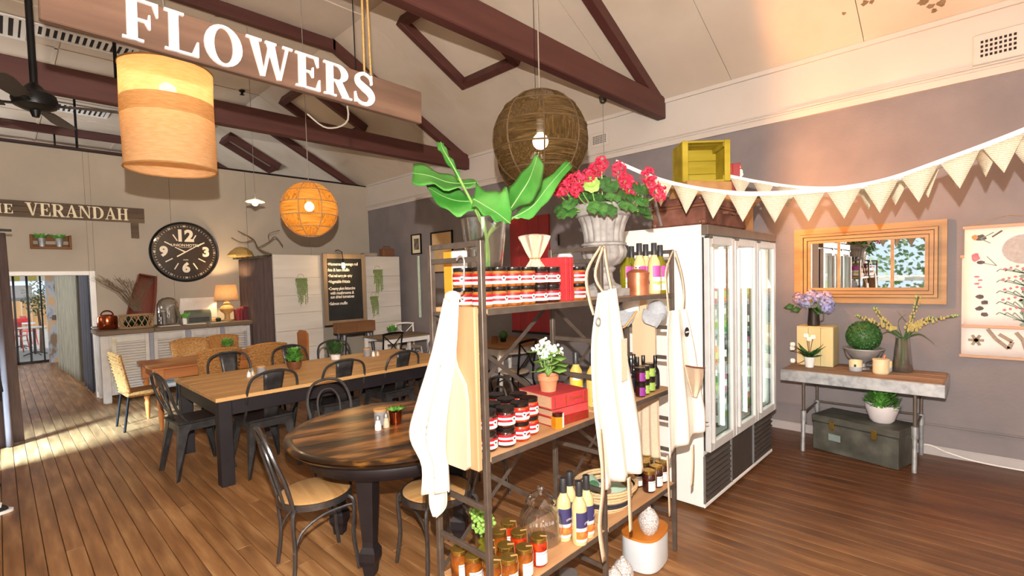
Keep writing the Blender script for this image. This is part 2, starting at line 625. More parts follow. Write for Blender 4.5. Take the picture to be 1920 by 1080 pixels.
# ------------------------------------------------------------------ floor and its boards
floor = struct(G().box((-3, -4, -.12), (RX, 16, -.025)), 'floor', m_dark)
bw = .0949
nb = int((RX + 3) / bw)
bmesh_cache = {}
for i in range(nb):
    x0 = -3 + i * (RX + 3) / nb
    cuts = [-4, random.uniform(2.2, 4.6), random.uniform(7.2, 9.6), 16] if x0 > -.6 else [-4, random.uniform(4, 8), 16]
    for a, b in zip(cuts[:-1], cuts[1:]):
        dz = random.uniform(-.0012, 0)
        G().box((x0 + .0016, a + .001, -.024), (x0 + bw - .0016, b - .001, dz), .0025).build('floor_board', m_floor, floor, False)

# ------------------------------------------------------------------ walls
wr = struct(G().box((RX, -4, 0), (RX + .14, 16, 3.9)), 'wall_right', m_grey)
G().box((RX - .012, -4, 3.30), (RX, 16, 3.9)).build('upper_plaster', m_white, wr, False)
t = struct(G().box((RX - .03, -4, 3.275), (RX, 16, 3.34)).box((RX - .045, -4, 3.335), (RX, 16, 3.35)), 'trim_1', m_white)
G().tube([(RX - .055, -4, 3.365), (RX - .055, 16, 3.365)], .009, 6).build('conduit', m_white, t)
struct(G().box((RX - .04, -4, 3.80), (RX, 16, 3.845)), 'trim_2', m_white)
m_skirt = M('skirting_paint', '#a59e9e', '#b0a9a8', 6, rough=.5)
b = struct(G().box((RX - .018, -4, 0), (RX, 16, .075)).box((RX - .012, -4, .075), (RX, 16, .085)), 'baseboard_right', m_skirt)
struct(G().box((RX - .012, -4, .255), (RX, 16, .265)).box((RX - .012, -4, .275), (RX, 16, .285)), 'trim_3', m_grey)

# the low partition with the doorway to the verandah
DX0, DX1, DZ = .05, 1.0, 1.91
wb = struct(G().box((-3, BY + .02, 0), (DX0, BY + .1, 3.8)).box((DX1, BY + .02, 0), (RX, BY + .1, 3.8))
            .box((DX0, BY + .02, DZ), (DX1, BY + .1, 3.8)), 'wall_back', m_greige)
for x0, x1, z0 in ((-3, -1.6, 0), (-1.6, -.4, 0), (-.4, DX0 - .07, 0), (DX0 - .07, DX1 + .0, DZ + .06), (DX1 + .0, 2.1, 0), (2.1, 3.3, 0), (3.3, 4.5, 0), (4.5, RX, 0)):
    zz = 0 if z0 == 0 else z0
    x0b = x0 if x0 != DX1 else DX1 + .07
    if x0 == DX1:
        G().box((x0 + .003, BY, DZ + .06), (x0b, BY + .02, 3.8)).build('wall_panel', m_greige, wb, False)
    G().box((x0b + .003, BY, zz), (x1 - .003, BY + .02, 3.8)).build('wall_panel', m_greige, wb, False)
struct(G().box((-3, BY - .015, 3.80), (RX, BY + .11, 3.822)), 'trim_4', m_black)
d1 = struct(G().box((DX1, BY - .02, 0), (DX1 + .07, BY + .12, DZ + .065), .006), 'door_1', m_whitepaint)
G().box((DX0 - .07, BY - .02, 0), (DX0, BY + .12, DZ + .065), .006).build('frame_side', m_whitepaint, d1, False)
G().box((DX0, BY - .02, DZ), (DX1, BY + .12, DZ + .065), .006).build('frame_head', m_whitepaint, d1, False)
struct(G().box((DX1 + .07, BY - .018, 0), (RX, BY, .12), .004).box((-3, BY - .018, 0), (DX0 - .07, BY, .12), .004), 'baseboard_back', m_whitepaint)

# left wall with its windows, wall behind the camera, far end of the hall
wl = struct(G().box((-3.14, -4, 0), (-3, 16, .85)).box((-3.14, -4, 2.55), (-3, 16, 3.9)).box((-3.14, -4, .85), (-3, .9, 2.55))
            .box((-3.14, 3.5, .85), (-3, 5.2, 2.55)).box((-3.14, 6.3, .85), (-3, 11.4, 2.55)).box((-3.14, 14.6, .85), (-3, 16, 2.55)), 'wall_left', m_greige)
struct(G().box((-.82, 3.6, 0), (-.74, 6.55, 3.82)), 'wall_shade_stub', m_greige)  # unseen stub wall, added to cut the edge of the floor's daylight patch
m_outside = M('garden_foliage_backdrop', '#3d5a33', '#dfe7e2', 5, rough=.9, detail=8, lo=.42, hi=.58)
k = 1
for y0, y1 in ((.9, 3.5), (5.2, 6.3), (11.4, 14.6)):
    w = struct(G().box((-3.1, y0, .85), (-3.0, y0 + .05, 2.55)).box((-3.1, y1 - .05, .85), (-3.0, y1, 2.55)).box((-3.1, y0, .85), (-3.0, y1, .91))
               .box((-3.1, y0, 2.49), (-3.0, y1, 2.55)).box((-3.08, (y0 + y1) / 2 - .02, .9), (-3.03, (y0 + y1) / 2 + .02, 2.5)).box((-3.08, y0, 1.5), (-3.03, y1, 1.53)), 'window_%d' % k, m_whitepaint)
    G().box((-3.062, y0 + .03, .88), (-3.058, y1 - .03, 2.52)).build('pane', m_glass, w, False)
    k += 1
struct(G().box((-3, -4.14, 0), (RX, -4, 5.1)), 'wall_front', m_greige)
wf = struct(G().box((-3, 15.95, 0), (-.9, 16.1, 5.1)).box((.98, 15.95, 0), (RX, 16.1, 5.1)).box((-.9, 15.95, 2.35), (.98, 16.1, 5.1)), 'wall_far', m_greige)

# ------------------------------------------------------------------ ceiling: two slopes and a flat top, in sheets
KX, KZ, EZ = 3.4, 5.07, 3.83
c = struct(G().box((-3.1, -4, KZ + .3), (RX + .1, 16, KZ + .34)), 'ceiling', m_ceil)
sl = math.atan2(KZ - EZ, RX - KX)
sheets_y = [-4 + 1.22 * i for i in range(17)]
LX = -.6


def sloped(x0, z0, x1, z1, y0, y1, th=.02):
    g = G()
    return g.add([(x0, y0, z0), (x1, y0, z1), (x1, y1, z1), (x0, y1, z0), (x0, y0, z0 + th), (x1, y0, z1 + th), (x1, y1, z1 + th), (x0, y1, z0 + th)],
                 [(0, 1, 2, 3), (7, 6, 5, 4), (0, 4, 5, 1), (1, 5, 6, 2), (2, 6, 7, 3), (3, 7, 4, 0)])


mid = ((RX + KX) / 2, (EZ + KZ) / 2)
for y0 in sheets_y:
    y1 = min(y0 + 1.22, 16)
    a, bb = y0 + .003, y1 - .003
    sloped(RX, EZ, KX, KZ, a, bb).build('ceiling_sheet', m_ceil, c, False)
    for q in range(3):
        xa = LX + (KX - LX) * q / 3
        xb = LX + (KX - LX) * (q + 1) / 3
        G().box((xa + .004, a, KZ), (xb - .004, bb, KZ + .02)).build('ceiling_sheet', m_ceil, c, False)
    sloped(LX, KZ, -3, EZ, a, bb).build('ceiling_sheet', m_ceil, c, False)
g = G()
for y0 in sheets_y[1:]:
    g.box((LX, y0 - .02, KZ - .012), (KX, y0 + .02, KZ))
for q in (1, 2):
    g.box((LX + (KX - LX) * q / 3 - .02, -4, KZ - .012), (LX + (KX - LX) * q / 3 + .02, 16, KZ))
g.build('cover_batten', m_ceil, c, False)
# backing above the sheets so the joints read dark
sloped(RX + .05, EZ + .03, KX, KZ + .06, -4, 16).build('backing', m_dark, c, False)
sloped(LX, KZ + .06, -3.05, EZ + .03, -4, 16).build('backing', m_dark, c, False)
G().box((LX - .05, -4, KZ + .03), (KX + .05, 16, KZ + .06)).build('backing', m_dark, c, False)

# ------------------------------------------------------------------ roof trusses
def slope_z(x):
    return EZ + (RX - x) * (KZ - EZ) / (RX - KX)


def truss(y, label):
    t = thing('roof_truss', label, 'roof truss', (0, y, 0), 0, 'dark timber roof trusses')
    G().box((-3, -.005, 3.61), (RX - .013, .11, 3.88), .01).build('tie_beam', m_beam, t, False)
    for sgn in (0, 1):
        f = (lambda x: x) if not sgn else (lambda x: 2 * (KX + LX) / 2 - x)
        g = G()
        x0, x1 = RX - .013, KX - .02
        w = .14 / cos(sl)
        pts = [(x0, slope_z(x0) - .012), (x1, slope_z(x1) - .012), (x1, slope_z(x1) - w), (x0, slope_z(x0) - w)]
        if sgn:
            pts = [(f(a), bz) for a, bz in pts][::-1]
        g.prism([(a, bz) for a, bz in pts], 0, .1, 'xz')
        g.build('rafter', m_beam, t, False)
    G().box((LX - .02, 0, KZ - .165), (KX + .02, .1, KZ - .013), .008).build('collar_beam', m_beam, t, False)
    for x in (.97, 1.86 + 0):
        if x < 1:
            G().tube([(x, .05, 3.87), (x, .05, KZ - .16)], .017, 8).build('tie_rod', m_black, t)
    return t


truss(2.9, 'dark brown roof truss nearest the camera, above the woven globe lamp')
truss(6.56, 'dark brown roof truss behind the flowers sign and the drum lampshade')
truss(10.22, 'dark brown roof truss just above the clock partition')
truss(13.88, 'dark brown roof truss seen far behind, over the top of the partition')
t = thing('roof_truss', 'last brown collar beam, low behind the partition at far left', 'roof truss', (0, 15.3, 0), 0, 'dark timber roof trusses')
G().box((LX, 0, 4.84), (2.5, .1, 4.99), .008).build('collar_beam', m_beam, t, False)

# framed roof lights on the right-hand slope
m_lin = M('pale_lining', '#8a7c68', '#94866f', 8, rough=.7)


def roof_light(yc, w, label):
    """four dark boards hanging below the slope; local x runs up the slope"""
    t = thing('roof_light', label, 'roof light', (0, yc, 0), 0, 'timber framed roof lights in the sloping ceiling')
    L = 1.17
    xc = (4.64 + 3.61) / 2
    base = Matrix.Translation((xc, 0, slope_z(xc))) @ Matrix.Rotation(sl, 4, 'Y')
    q = .09
    for a, bb in (((-L / 2, -w / 2, -.15), (L / 2, -w / 2 + q, -.005)), ((-L / 2, w / 2 - q, -.15), (L / 2, w / 2, -.005)),
                  ((-L / 2, -w / 2 + q, -.15), (-L / 2 + q, w / 2 - q, -.005)), ((L / 2 - q, -w / 2 + q, -.15), (L / 2, w / 2 - q, -.005))):
        g = G()
        g.M = base
        g.box(a, bb, .005).build('frame_board', m_beam, t, False)
    g = G()
    g.M = base
    g.box((-L / 2 + q, -w / 2 + q, -.03), (L / 2 - q, w / 2 - q, -.005)).build('panel', m_lin if w < .9 else m_ceil, t, False)
    return t


roof_light(4.73, 1.08, 'large brown framed roof light beyond the nearest truss')
roof_light(8.4, 1.07, 'brown framed roof light half hidden behind the flowers sign')
roof_light(11.97, .58, 'small brown framed roof light above the partition, left of the orange lamp')


# ------------------------------------------------------------------ vents
def grille(x0, y0, x1, y1, n, label):
    t = thing('ceiling_grille', label, 'vent', ((x0 + x1) / 2, (y0 + y1) / 2, KZ), 0, 'air grilles in the flat ceiling')
    hx_, hy = (x1 - x0) / 2, (y1 - y0) / 2
    f = .05
    G().box((-hx_, -hy, -.03), (hx_, -hy + f, -.013)).box((-hx_, hy - f, -.03), (hx_, hy, -.013)).box((-hx_, -hy + f, -.03), (-hx_ + f, hy - f, -.013)).box((hx_ - f, -hy + f, -.03), (hx_, hy - f, -.013)).build('frame', m_whitepaint, t, False)
    G().box((-hx_ + f, -hy + f, -.018), (hx_ - f, hy - f, -.013)).build('duct', m_dark, t, False)
    for i in range(n):
        x = -hx_ + f + (2 * hx_ - 2 * f) * (i + .5) / n
        wd = (2 * hx_ - 2 * f) / n * .25
        G().box((x - wd, -hy + f, -.028), (x + wd, hy - f, -.02)).build('slat', m_whitepaint, t, False)


grille(.42, 8.66, 1.55, 9.06, 14, 'long slatted ceiling grille behind the left end of the flowers sign')
grille(-.5, 8.62, .42, 9.36, 9, 'slatted ceiling grille at the upper left corner')
grille(.75, 12.05, 1.66, 12.6, 11, 'slatted ceiling grille beyond the fan blades')


def wall_vent(yc, zc, w, h, nx, nz, label):
    t = thing('wall_vent', label, 'vent', (RX - .012, yc, zc), 0, 'perforated air vents in the white upper wall')
    G().box((-.02, -w / 2, -h / 2), (-.0, w / 2, h / 2), .006).build('plate', m_white, t, False)
    g = G()
    for i in range(nx):
        for j in range(nz):
            y = (-.36 + .72 * (i + .5) / nx) * w
            z = (-.3 + .6 * (j + .5) / nz) * h
            g.box((-.0215, y - .3 * .72 * w / nx, z - .28 * .6 * h / nz), (-.0195, y + .3 * .72 * w / nx, z + .28 * .6 * h / nz))
    g.build('hole', m_dark, t, False)


wall_vent(-.03, 3.51, .31, .25, 8, 4, 'square-holed plaster vent at the upper right corner')
wall_vent(3.86, 3.56, .3, .19, 8, 5, 'square-holed plaster vent behind the woven globe lamp')

m_stain = M('water_stain', '#6e5a42', '#8d775b', 20, rough=.9)
for k, (x, y, r_s) in enumerate(((5.45, .981, .018), (5.42, .82, .03), (5.43, .77, .022), (5.58, .436, .04), (5.64, .388, .03), (5.69, .367, .022), (5.64, .319, .035))):
    rs = random.Random(k)
    g = G()
    g.add([(x + r_s * rs.uniform(.5, 1.2) * cos(a), y + r_s * rs.uniform(.5, 1.2) * sin(a), 0) for a in [2 * PI * q / 11 for q in range(11)]], [tuple(range(11))])
    g.v = [(px_, py_, slope_z(px_) - .0015) for px_, py_, _ in g.v]
    g.build('stain', m_stain, c, False)

# ------------------------------------------------------------------ beyond the doorway: passage and patio
t = thing('distressed_door', 'tall door leaf with peeling blue and brown paint, seen through the doorway', 'door', (.86, 15.6, 0))
m_peel = M('peeling_paint', '#6f5a44', '#8f9fae', 6, (1, 1, .4), rough=.8, c3='#b08f66', lo=.4, hi=.6)
G().box((-.1, -.05, .02), (.09, .05, 2.3), .01).build('stile', m_peel, t, False)
G().box((-.02, -.08, 1.0), (.05, -.05, 1.12), .006).build('lock_plate', m_steel, t, False)
G().tube([(.02, -.08, 1.06), (.02, -.13, 1.06), (-.06, -.13, 1.06)], .012, 8).build('handle', m_steel, t)
t = thing('door_strip', 'bright yellow door edge beside the peeling door leaf', 'door', (.98, 15.4, 0))
G().box((-.015, -.02, .02), (.02, .02, 2.3), .005).build('edge', M('yellow_paint', '#d8b92e', '#e6cf55', rough=.5), t, False)
w = struct(G().box((-.9, 15.97, 0), (-.85, 16.03, 2.35)).box((.1 + .14, 15.97, 0), (.1 + .18, 16.03, 2.35)).box((.46, 15.97, 0), (.5, 16.03, 2.35)).box((.69, 15.97, 0), (.72, 16.03, 2.35))
           .box((-.3, 15.97, 0), (-.26, 16.03, 2.35)).box((-.9, 15.97, 0), (.98, 16.03, .06)), 'window_4', m_black)
G().box((-.88, 15.998, .05), (.96, 16.002, 2.33)).build('pane', m_glass, w, False)
struct(G().box((-8, 16.1, -.1), (10, 34, -.01)), 'floor', M('patio_concrete', '#8d8780', '#a09a92', 4, rough=.9))
t = thing('patio_fence', 'tan board fence at the back of the patio', 'fence', (0, 30, 0))
m_tan = wood('tan_boards', '#b0824f', '#c79a66', 'z', .8, 5)
for i in range(16):
    G().box((-2 + i * .3, 0, 0), (-2 + i * .3 + .29, .04, 1.5), .006).build('board', m_tan, t, False)
t = thing('awning', 'yellow and white striped awning over the patio', 'awning', (.5, 17.2, 2.15))
m_ay, m_aw = M('yellow_canvas', '#c9b64a', '#d7c763', rough=.8), M('white_canvas', '#e9e6dc', '#f1eee6', rough=.8)
for i in range(22):
    x = -1.6 + i * .15
    G().add([(x, 0, 0), (x + .15, 0, 0), (x + .15, 1.6, .5), (x, 1.6, .5), (x, 0, -.22), (x + .15, 0, -.22)], [(0, 1, 2, 3), (4, 5, 1, 0)]).build('stripe', m_ay if i % 2 else m_aw, t, False, .006)
t = thing('wall_sign', 'dark grey panel on the patio wall under the awning', 'panel', (.45, 27, 1.6))
G().box((-.5, -.03, -.3), (.5, .03, .3), .01).build('board', M('slate', '#54565a', '#62646a', rough=.7), t, False)
t = thing('patio_tree', 'small leafy green tree growing on the patio', 'tree', (.76, 18.6, 0))
G().tube([(0, 0, 0), (.02, 0, .6), (-.02, .02, 1.2)], [.04, .035, .025], 8).build('trunk', M('bark', '#5b4632', '#6d563f', rough=.9), t)
rr = random.Random(3)
g = G()
for i in range(420):
    a, bq, q = rr.uniform(0, 2 * PI), rr.uniform(-1, 1), rr.random() ** .4
    p = Vector((.36 * q * cos(a) * math.sqrt(1 - bq * bq), .36 * q * sin(a) * math.sqrt(1 - bq * bq), 1.5 + .5 * q * bq))
    d = Vector((rr.uniform(-1, 1), rr.uniform(-1, 1), rr.uniform(-1, .4))).normalized() * .07
    n_ = d.orthogonal().normalized() * .025
    g.add([p, p + d * .5 + n_, p + d, p + d * .5 - n_], [(0, 1, 2, 3)])
g.build('foliage', m_green_d, t, False)


def patio_chair(x, y, rz, label):
    t = thing('patio_chair', label, 'chair', (x, y, 0), rz, 'red chairs on the patio')
    mr_ = M('red_enamel', '#b3161a', '#c22126', rough=.4)
    G().box((-.2, -.2, .43), (.2, .2, .46), .01).build('seat', mr_, t, False)
    G().box((-.2, .18, .62), (.2, .21, .84), .008).build('backrest', mr_, t, False)
    for sx in (-1, 1):
        for sy in (-1, 1):
            G().tube([(sx * .17, sy * .17, .43), (sx * .21, sy * .21, 0)], .014, 6).build('leg', mr_, t)
    for sx in (-1, 1):
        G().tube([(sx * .18, .19, .45), (sx * .18, .2, .84)], .012, 6).build('back_post', mr_, t)


patio_chair(.3, 19.4, 2.8, 'red metal patio chair nearest the curtain')
patio_chair(.55, 21.5, .3, 'red metal patio chair by the tree')
patio_chair(.75, 23.6, 1.9, 'red metal patio chair furthest out on the patio')


def patio_table(x, y, label, top):
    t = thing('patio_table', label, 'table', (x, y, 0), 0)
    G().lathe([(0, .72), (.32, .72), (.32, .745), (0, .745)], 20).build('table_top', top, t)
    G().tube([(0, 0, .72), (0, 0, .03)], .03, 8).build('pedestal', m_black, t)
    for k in range(4):
        a = k * PI / 2 + .4
        G().tube([(0, 0, .1), (.25 * cos(a), .25 * sin(a), .015)], .015, 6).build('foot', m_black, t)


patio_table(.42, 20.3, 'round pale blue patio table seen through the doorway', M('pale_blue_top', '#aebfd2', '#bccbdb', rough=.4))
patio_table(.62, 18.0, 'round patio table with black iron foot under the tree', m_whitepaint)


def drape(name, label, cat, path, z0, z1, mt, folds=9, amp=.035, group=None, flare=0, pinch=None, n=90):
    """hanging cloth along a plan path (list of xy), with folds"""
    P = bez([(x, y, 0) for x, y in path], n)
    rows = []
    for k in range(15):
        u = k / 14
        z = z1 + (z0 - z1) * u
        a = amp * (.55 + .6 * u)
        row = []
        for i, p in enumerate(P):
            s = i / (len(P) - 1)
            tq = (P[min(i + 1, len(P) - 1)] - P[max(i - 1, 0)]).normalized()
            nn = Vector((-tq.y, tq.x, 0))
            row.append(p + nn * a * sin(2 * PI * folds * s + .5 * sin(7 * s + u * 2)) + Vector((0, 0, z + .006 * sin(9 * s))) + tq * flare * u * (s - .5))
        rows.append(row)
    t = thing(name, label, cat, (0, 0, 0), 0, group)
    o = G().grid(rows).build('cloth', mt, t, True, .006, 80)
    return t


m_grey_cur = M('grey_curtain', '#6a675a', '#7d7a6b', 40, (1, 1, .1), rough=.9)
m_brown_cur = M('brown_curtain', '#4b3c38', '#5b4a45', 40, (1, 1, .1), rough=.9)
m_navy = M('charcoal_curtain', '#34343c', '#3e3e47', 40, (1, 1, .1), rough=.9)
drape('curtain', 'grey green curtain gathered inside the verandah doorway', 'curtain', [(1.0, 11.7), (.98, 12.6), (.93, 13.5), (.86, 14.1)], .03, 2.3, m_grey_cur, 9, .05)
drape('curtain', 'dark charcoal curtain edge along the right side of the doorway', 'curtain', [(1.02, 10.35), (1.01, 10.8), (1.0, 11.4)], .03, 2.3, m_navy, 4, .03)
t = drape('curtain', 'brown curtain gathered at the far left edge', 'curtain', [(-.2, 7.6), (-.1, 7.7), (-.01, 7.68), (.08, 7.8)], .01, 2.33, m_brown_cur, 4, .045, None, .1)
G().tube([(-.9, 7.66, 2.36), (.14, 7.72, 2.36)], .014, 8).build('rail', m_black, t)
# booth in the back corner: two white panels, the chalkboard, a brown curtain along its left side
m_wash = wood('whitewashed_board', '#c2bab0', '#d0c9bf', 'x', .7, 8, .12)
t = thing('screen_panel', 'whitewashed panel left of the chalkboard', 'screen', (3.58, 8.55, 0), 0, 'whitewashed panels of the corner booth')
zz = [0, .3, .6, .9, 1.2, 1.5, 1.8, 2.19]
for a, bb in zip(zz[:-1], zz[1:]):
    G().box((-.4, -.02, a + .0015), (.41, .02, bb - .0015), .003).build('plank', m_wash, t, False)
t = thing('screen_panel', 'whitewashed panel right of the chalkboard, in the corner', 'screen', (5.25, 8.6, 0), 0, 'whitewashed panels of the corner booth')
for a, bb in zip(zz[:-1], zz[1:]):
    G().box((-.4, -.02, a + .0015), (.4, .02, bb - .0015), .003).build('plank', m_wash, t, False)
t = drape('curtain', 'brown curtain hanging on rings beside the white panel', 'curtain', [(3.2, 8.62), (3.16, 9.0), (3.125, 9.5), (3.11, 9.95)], .02, 2.16, m_brown_cur, 9, .04)
G().tube([(3.2, 8.6, 2.18), (3.02, 9.96, 2.18)], .012, 8).build('rail', m_black, t)
for i in range(7):
    G().tube([(3.19 - .025 * i + .02 * cos(a), 8.68 + .19 * i, 2.18 + .02 * sin(a)) for a in [q * PI / 5 for q in range(10)]], .004, 5, False, True).build('ring', m_steel, t)
# chalkboard
t = thing('chalkboard', 'timber framed chalkboard with the handwritten menu', 'chalkboard', (4.42, 8.5, 1.58))
m_cbf = wood('driftwood', '#7a6650', '#96816a', 'z', .8, 8, .2)
w_, h_ = .415, .64
G().box((-w_ + .06, -.01, -h_ + .06), (w_ - .06, .0, h_ - .06)).build('slate', M('blackboard', '#1d1c1c', '#272625', 5, rough=.8), t, False)
for a, bb in (((-w_, -.03, -h_), (-w_ + .075, .01, h_)), ((w_ - .075, -.03, -h_), (w_, .01, h_)), ((-w_ + .075, -.03, h_ - .09), (w_ - .075, .01, h_)), ((-w_ + .075, -.03, -h_), (w_ - .075, .01, -h_ + .075))):
    G().box(a, bb, .006).build('frame_rail', m_cbf, t, False)
for i, (s, zz_) in enumerate(((u'\u2022Homemade sausage roll', .45), ('feta & ham muffin', .345), (u'\u2022Thai red curry pie -spicy', .24), (u'\u2022Vegetable frittata', .135),
                             (u'\u2022Creamy plum fettuccine', .01), ('  with mushrooms &', -.07), ('  sun dried tomatoes', -.14), (u'\u2022Salmon muffin', -.26))):
    o = text('writing', s, .078 if i != 2 else .07, m_chalk, t, (-.325, -.0115, zz_), (PI / 2, 0, 0), .0008, .0012, 'LEFT', .12, .92)
    o.scale = (.82 if i not in (2, 4) else .72, 1, 1)
t = thing('hanging_bulb', 'bare filament bulb hanging in front of the chalkboard', 'lamp', (4.3, 8.3, 2.0))
G().tube([(-.04, .19, .27), (-.04, .1, .28), (-.02, .0, .24), (0, 0, .08)], .008, 6).build('bracket', m_black, t)
G().tube([(0, 0, .12), (0, 0, .045)], .018, 8).build('socket', m_black, t)
G().lathe([(0, -.06), (.02, -.05), (.03, -.02), (.024, .02), (.014, .05)], 12).build('bulb', m_bulb, t)
light('lamp_light', 'POINT', (4.3, 8.2, 1.97), 8, (1, .62, .25), .03)
# trailing plants hung on the panels
def trailing(x, z, w, h, y, label, seed):
    t = thing('trailing_plant', label, 'plant', (x, y, z), 0, 'trailing green plants hung on the white panels')
    r_ = random.Random(seed)
    G().box((-w / 2, -.03, -.06), (w / 2, 0, .0), .006).build('holder', M('wire_holder', '#7b7a4a', '#8a8958', rough=.8), t, False)
    G().tube([(w * .3 * cos(a), -.01, .03 + .05 * sin(a)) for a in [q * PI / 7 for q in range(8)]], .003, 5).build('hook', m_steel, t)
    g = G()
    n = int(w / .009)
    for i in range(n):
        xx = -w / 2 + w * (i + .5) / n
        L = h * (r_.uniform(.55, 1) if i % 2 else r_.uniform(.3, .6))
        g.tube([(xx, -.03, .01), (xx + r_.uniform(-.01, .01), -.05, -L * .4), (xx + r_.uniform(-.015, .015), -.04, -L)], [.005, .006, .003], 4)
        for q in range(int(L / .03)):
            zc = -q * .03
            g.ball((xx + r_.uniform(-.01, .01), -.045 + r_.uniform(-.012, .012), zc), .011, 5, 3)
    g.build('strands', M('moss_green', '#6e7f49', '#84945c', 30, rough=.8), t)


trailing(3.62, 1.78, .18, .5, 8.52, 'trailing plant on the left whitewashed panel', 1)
trailing(5.13, 1.92, .18, .48, 8.57, 'upper trailing plant on the right whitewashed panel', 2)
trailing(5.03, 1.41, .15, .42, 8.57, 'lower trailing plant on the right whitewashed panel', 4)
t = thing('planter_box', 'rough brown planter box under the chalkboard', 'box', (4.5, 8.36, .79))
m_rough = wood('rough_brown_timber', '#6b4628', '#835a36', 'x', .85, 7, .3)
for a, bb in (((-.37, -.1, .0), (.0, -.08, .19)), ((.003, -.1, 0), (.37, -.08, .19)), ((-.37, .06, 0), (.37, .08, .19)), ((-.37, -.08, 0), (-.35, .06, .19)), ((.35, -.08, 0), (.37, .06, .19)), ((-.35, -.08, 0), (.35, .06, .015))):
    G().box(a, bb, .004).build('board', m_rough, t, False)
t = thing('metal_stool', 'dark metal stool holding the planter box under the chalkboard', 'stool', (4.5, 8.36, 0))
G().box((-.3, -.16, .765), (.3, .12, .789), .01).build('seat', m_tolix, t, False)
for sx in (-1, 1):
    for sy in (-1, 1):
        G().tube([(sx * .26, sy * .1 - .02, .77), (sx * .33, sy * .15 - .02, 0)], [.035, .022], 6).build('leg', m_tolix, t)
t = thing('basket', 'flat woven grey basket on top of the right panel', 'basket', (4.98, 8.6, 2.19))
G().box((-.14, -.08, 0), (.16, .08, .06), .02).build('body', M('grey_wicker', '#8b8176', '#a0968a', 60, rough=.9, bump=.5), t)
t = thing('basket', 'small dark brown cane basket on the right panel by the corner', 'basket', (5.38, 8.6, 2.19))
G().box((-.12, -.09, 0), (.12, .09, .15), .012).build('body', M('brown_cane', '#5d3a26', '#7c5238', 60, (1, 1, 3), rough=.8, bump=.6), t)
G().tube([(-.1, 0, .14), (-.06, 0, .2), (.06, 0, .2), (.1, 0, .14)], .01, 6).build('handle', m_rough, t)
t = thing('driftwood_branch', 'twisted bare branch lying on the top of the brown curtain', 'branch', (3.1, 9.1, 2.2))
m_twig = M('grey_twig', '#5b4a38', '#6e5b46', 20, rough=.9)
G().tube(bez([(.1, -.45, 0), (0, -.2, .1), (-.02, 0, .28), (-.22, .1, .42)], 14), [.016 - .0009 * i for i in range(13)], 6).build('stem', m_twig, t)
G().tube(bez([(0, -.15, .12), (.14, -.3, .22), (.2, -.4, .3), (.28, -.5, .14)], 14), .008, 5).build('twig', m_twig, t)
G().tube(bez([(-.02, 0, .26), (-.2, 0, .22), (-.32, .1, .3)], 10), .007, 5).build('twig', m_twig, t)
G().tube(bez([(.14, -.3, .22), (.1, -.4, .34), (.24, -.5, .4)], 10), .006, 5).build('twig', m_twig, t)
t = thing('straw_bundle', 'straw nest shaped bundle on top of the curtain rail', 'straw bundle', (3.04, 9.6, 2.2))
G().lathe([(0, 0), (.18, .0), (.2, .03), (.16, .1), (.09, .16), (0, .18)], 14, wob=lambda a, z: .12 * sin(5 * a + 20 * z)).build('body', M('straw', '#a9894a', '#c2a365', 60, rough=.9, bump=.6), t)

# ------------------------------------------------------------------ on the partition
m_oldboard = wood('old_brown_board', '#4f4034', '#6b5846', 'x', .85, 8, .3)
m_cream = M('cream_paint', '#e2d5b4', '#ebdfc3', 12, rough=.7)
t = thing('wall_sign', 'long weathered board reading THE VERANDAH in cream capitals', 'sign', (.0, BY - .02, 2.75))
for a, bb in ((-.44, 1.73),):
    G().box((a, -.022, -.0), (bb, 0, .072), .003).build('plank', m_oldboard, t, False)
    G().box((a, -.022, .0745), (bb, 0, .156), .003).build('plank', m_oldboard, t, False)
    G().box((a, -.022, .1585), (bb, 0, .236), .003).build('plank', m_oldboard, t, False)
serif('THE', .13, m_cream, t, -.12, -.022, .045, .006, .95, .05)
serif('VERANDAH', .185, m_cream, t, .335, -.022, .03, .006, .845, .04)
t = thing('wood_block', 'small brown timber block fixed under the right end of the sign', 'block', (1.595, BY - .02, 2.50))
G().box((-.05, -.03, 0), (.05, 0, .245), .005).build('block', m_oldboard, t, False)

t = thing('wall_planter', 'wooden wall box holding two small tin pots of herbs', 'planter', (.585, BY, 2.3))
for a, bb in (((-.225, -.12, 0), (.225, 0, .03)), ((-.225, -.12, .03), (-.195, 0, .205)), ((.195, -.12, .03), (.225, 0, .205)), ((-.195, -.015, .03), (.195, 0, .07)), ((-.195, -.015, .12), (.195, 0, .205))):
    G().box(a, bb, .004).build('board', m_rough, t, False)
for i, x in enumerate((-.1, .09)):
    p = thing('herb_pot', ('left' if i == 0 else 'right') + ' small tin pot of green herb in the wooden wall box', 'potted plant', (.585 + x, BY - .07, 2.331), 0, 'tin herb pots in the wall box')
    G().lathe([(0, 0), (.035, 0), (.047, .12), (.05, .125), (.044, .12), (.034, .01), (0, .01)], 14).build('pot', m_galv, p)
    g = G()
    r_ = random.Random(i)
    for q in range(60):
        a, e = r_.uniform(0, 2 * PI), r_.uniform(0, 1)
        b0 = Vector((.02 * cos(a), .02 * sin(a), .115))
        tip = b0 + Vector((.1 * cos(a) * e, .06 * sin(a) * e, r_.uniform(.02, .09)))
        n_ = Vector((-sin(a), cos(a), 0)) * .012
        g.add([b0, (b0 + tip) / 2 + n_ + Vector((0, 0, .01)), tip, (b0 + tip) / 2 - n_], [(0, 1, 2, 3)])
    g.build('leaves', m_green, p, False)

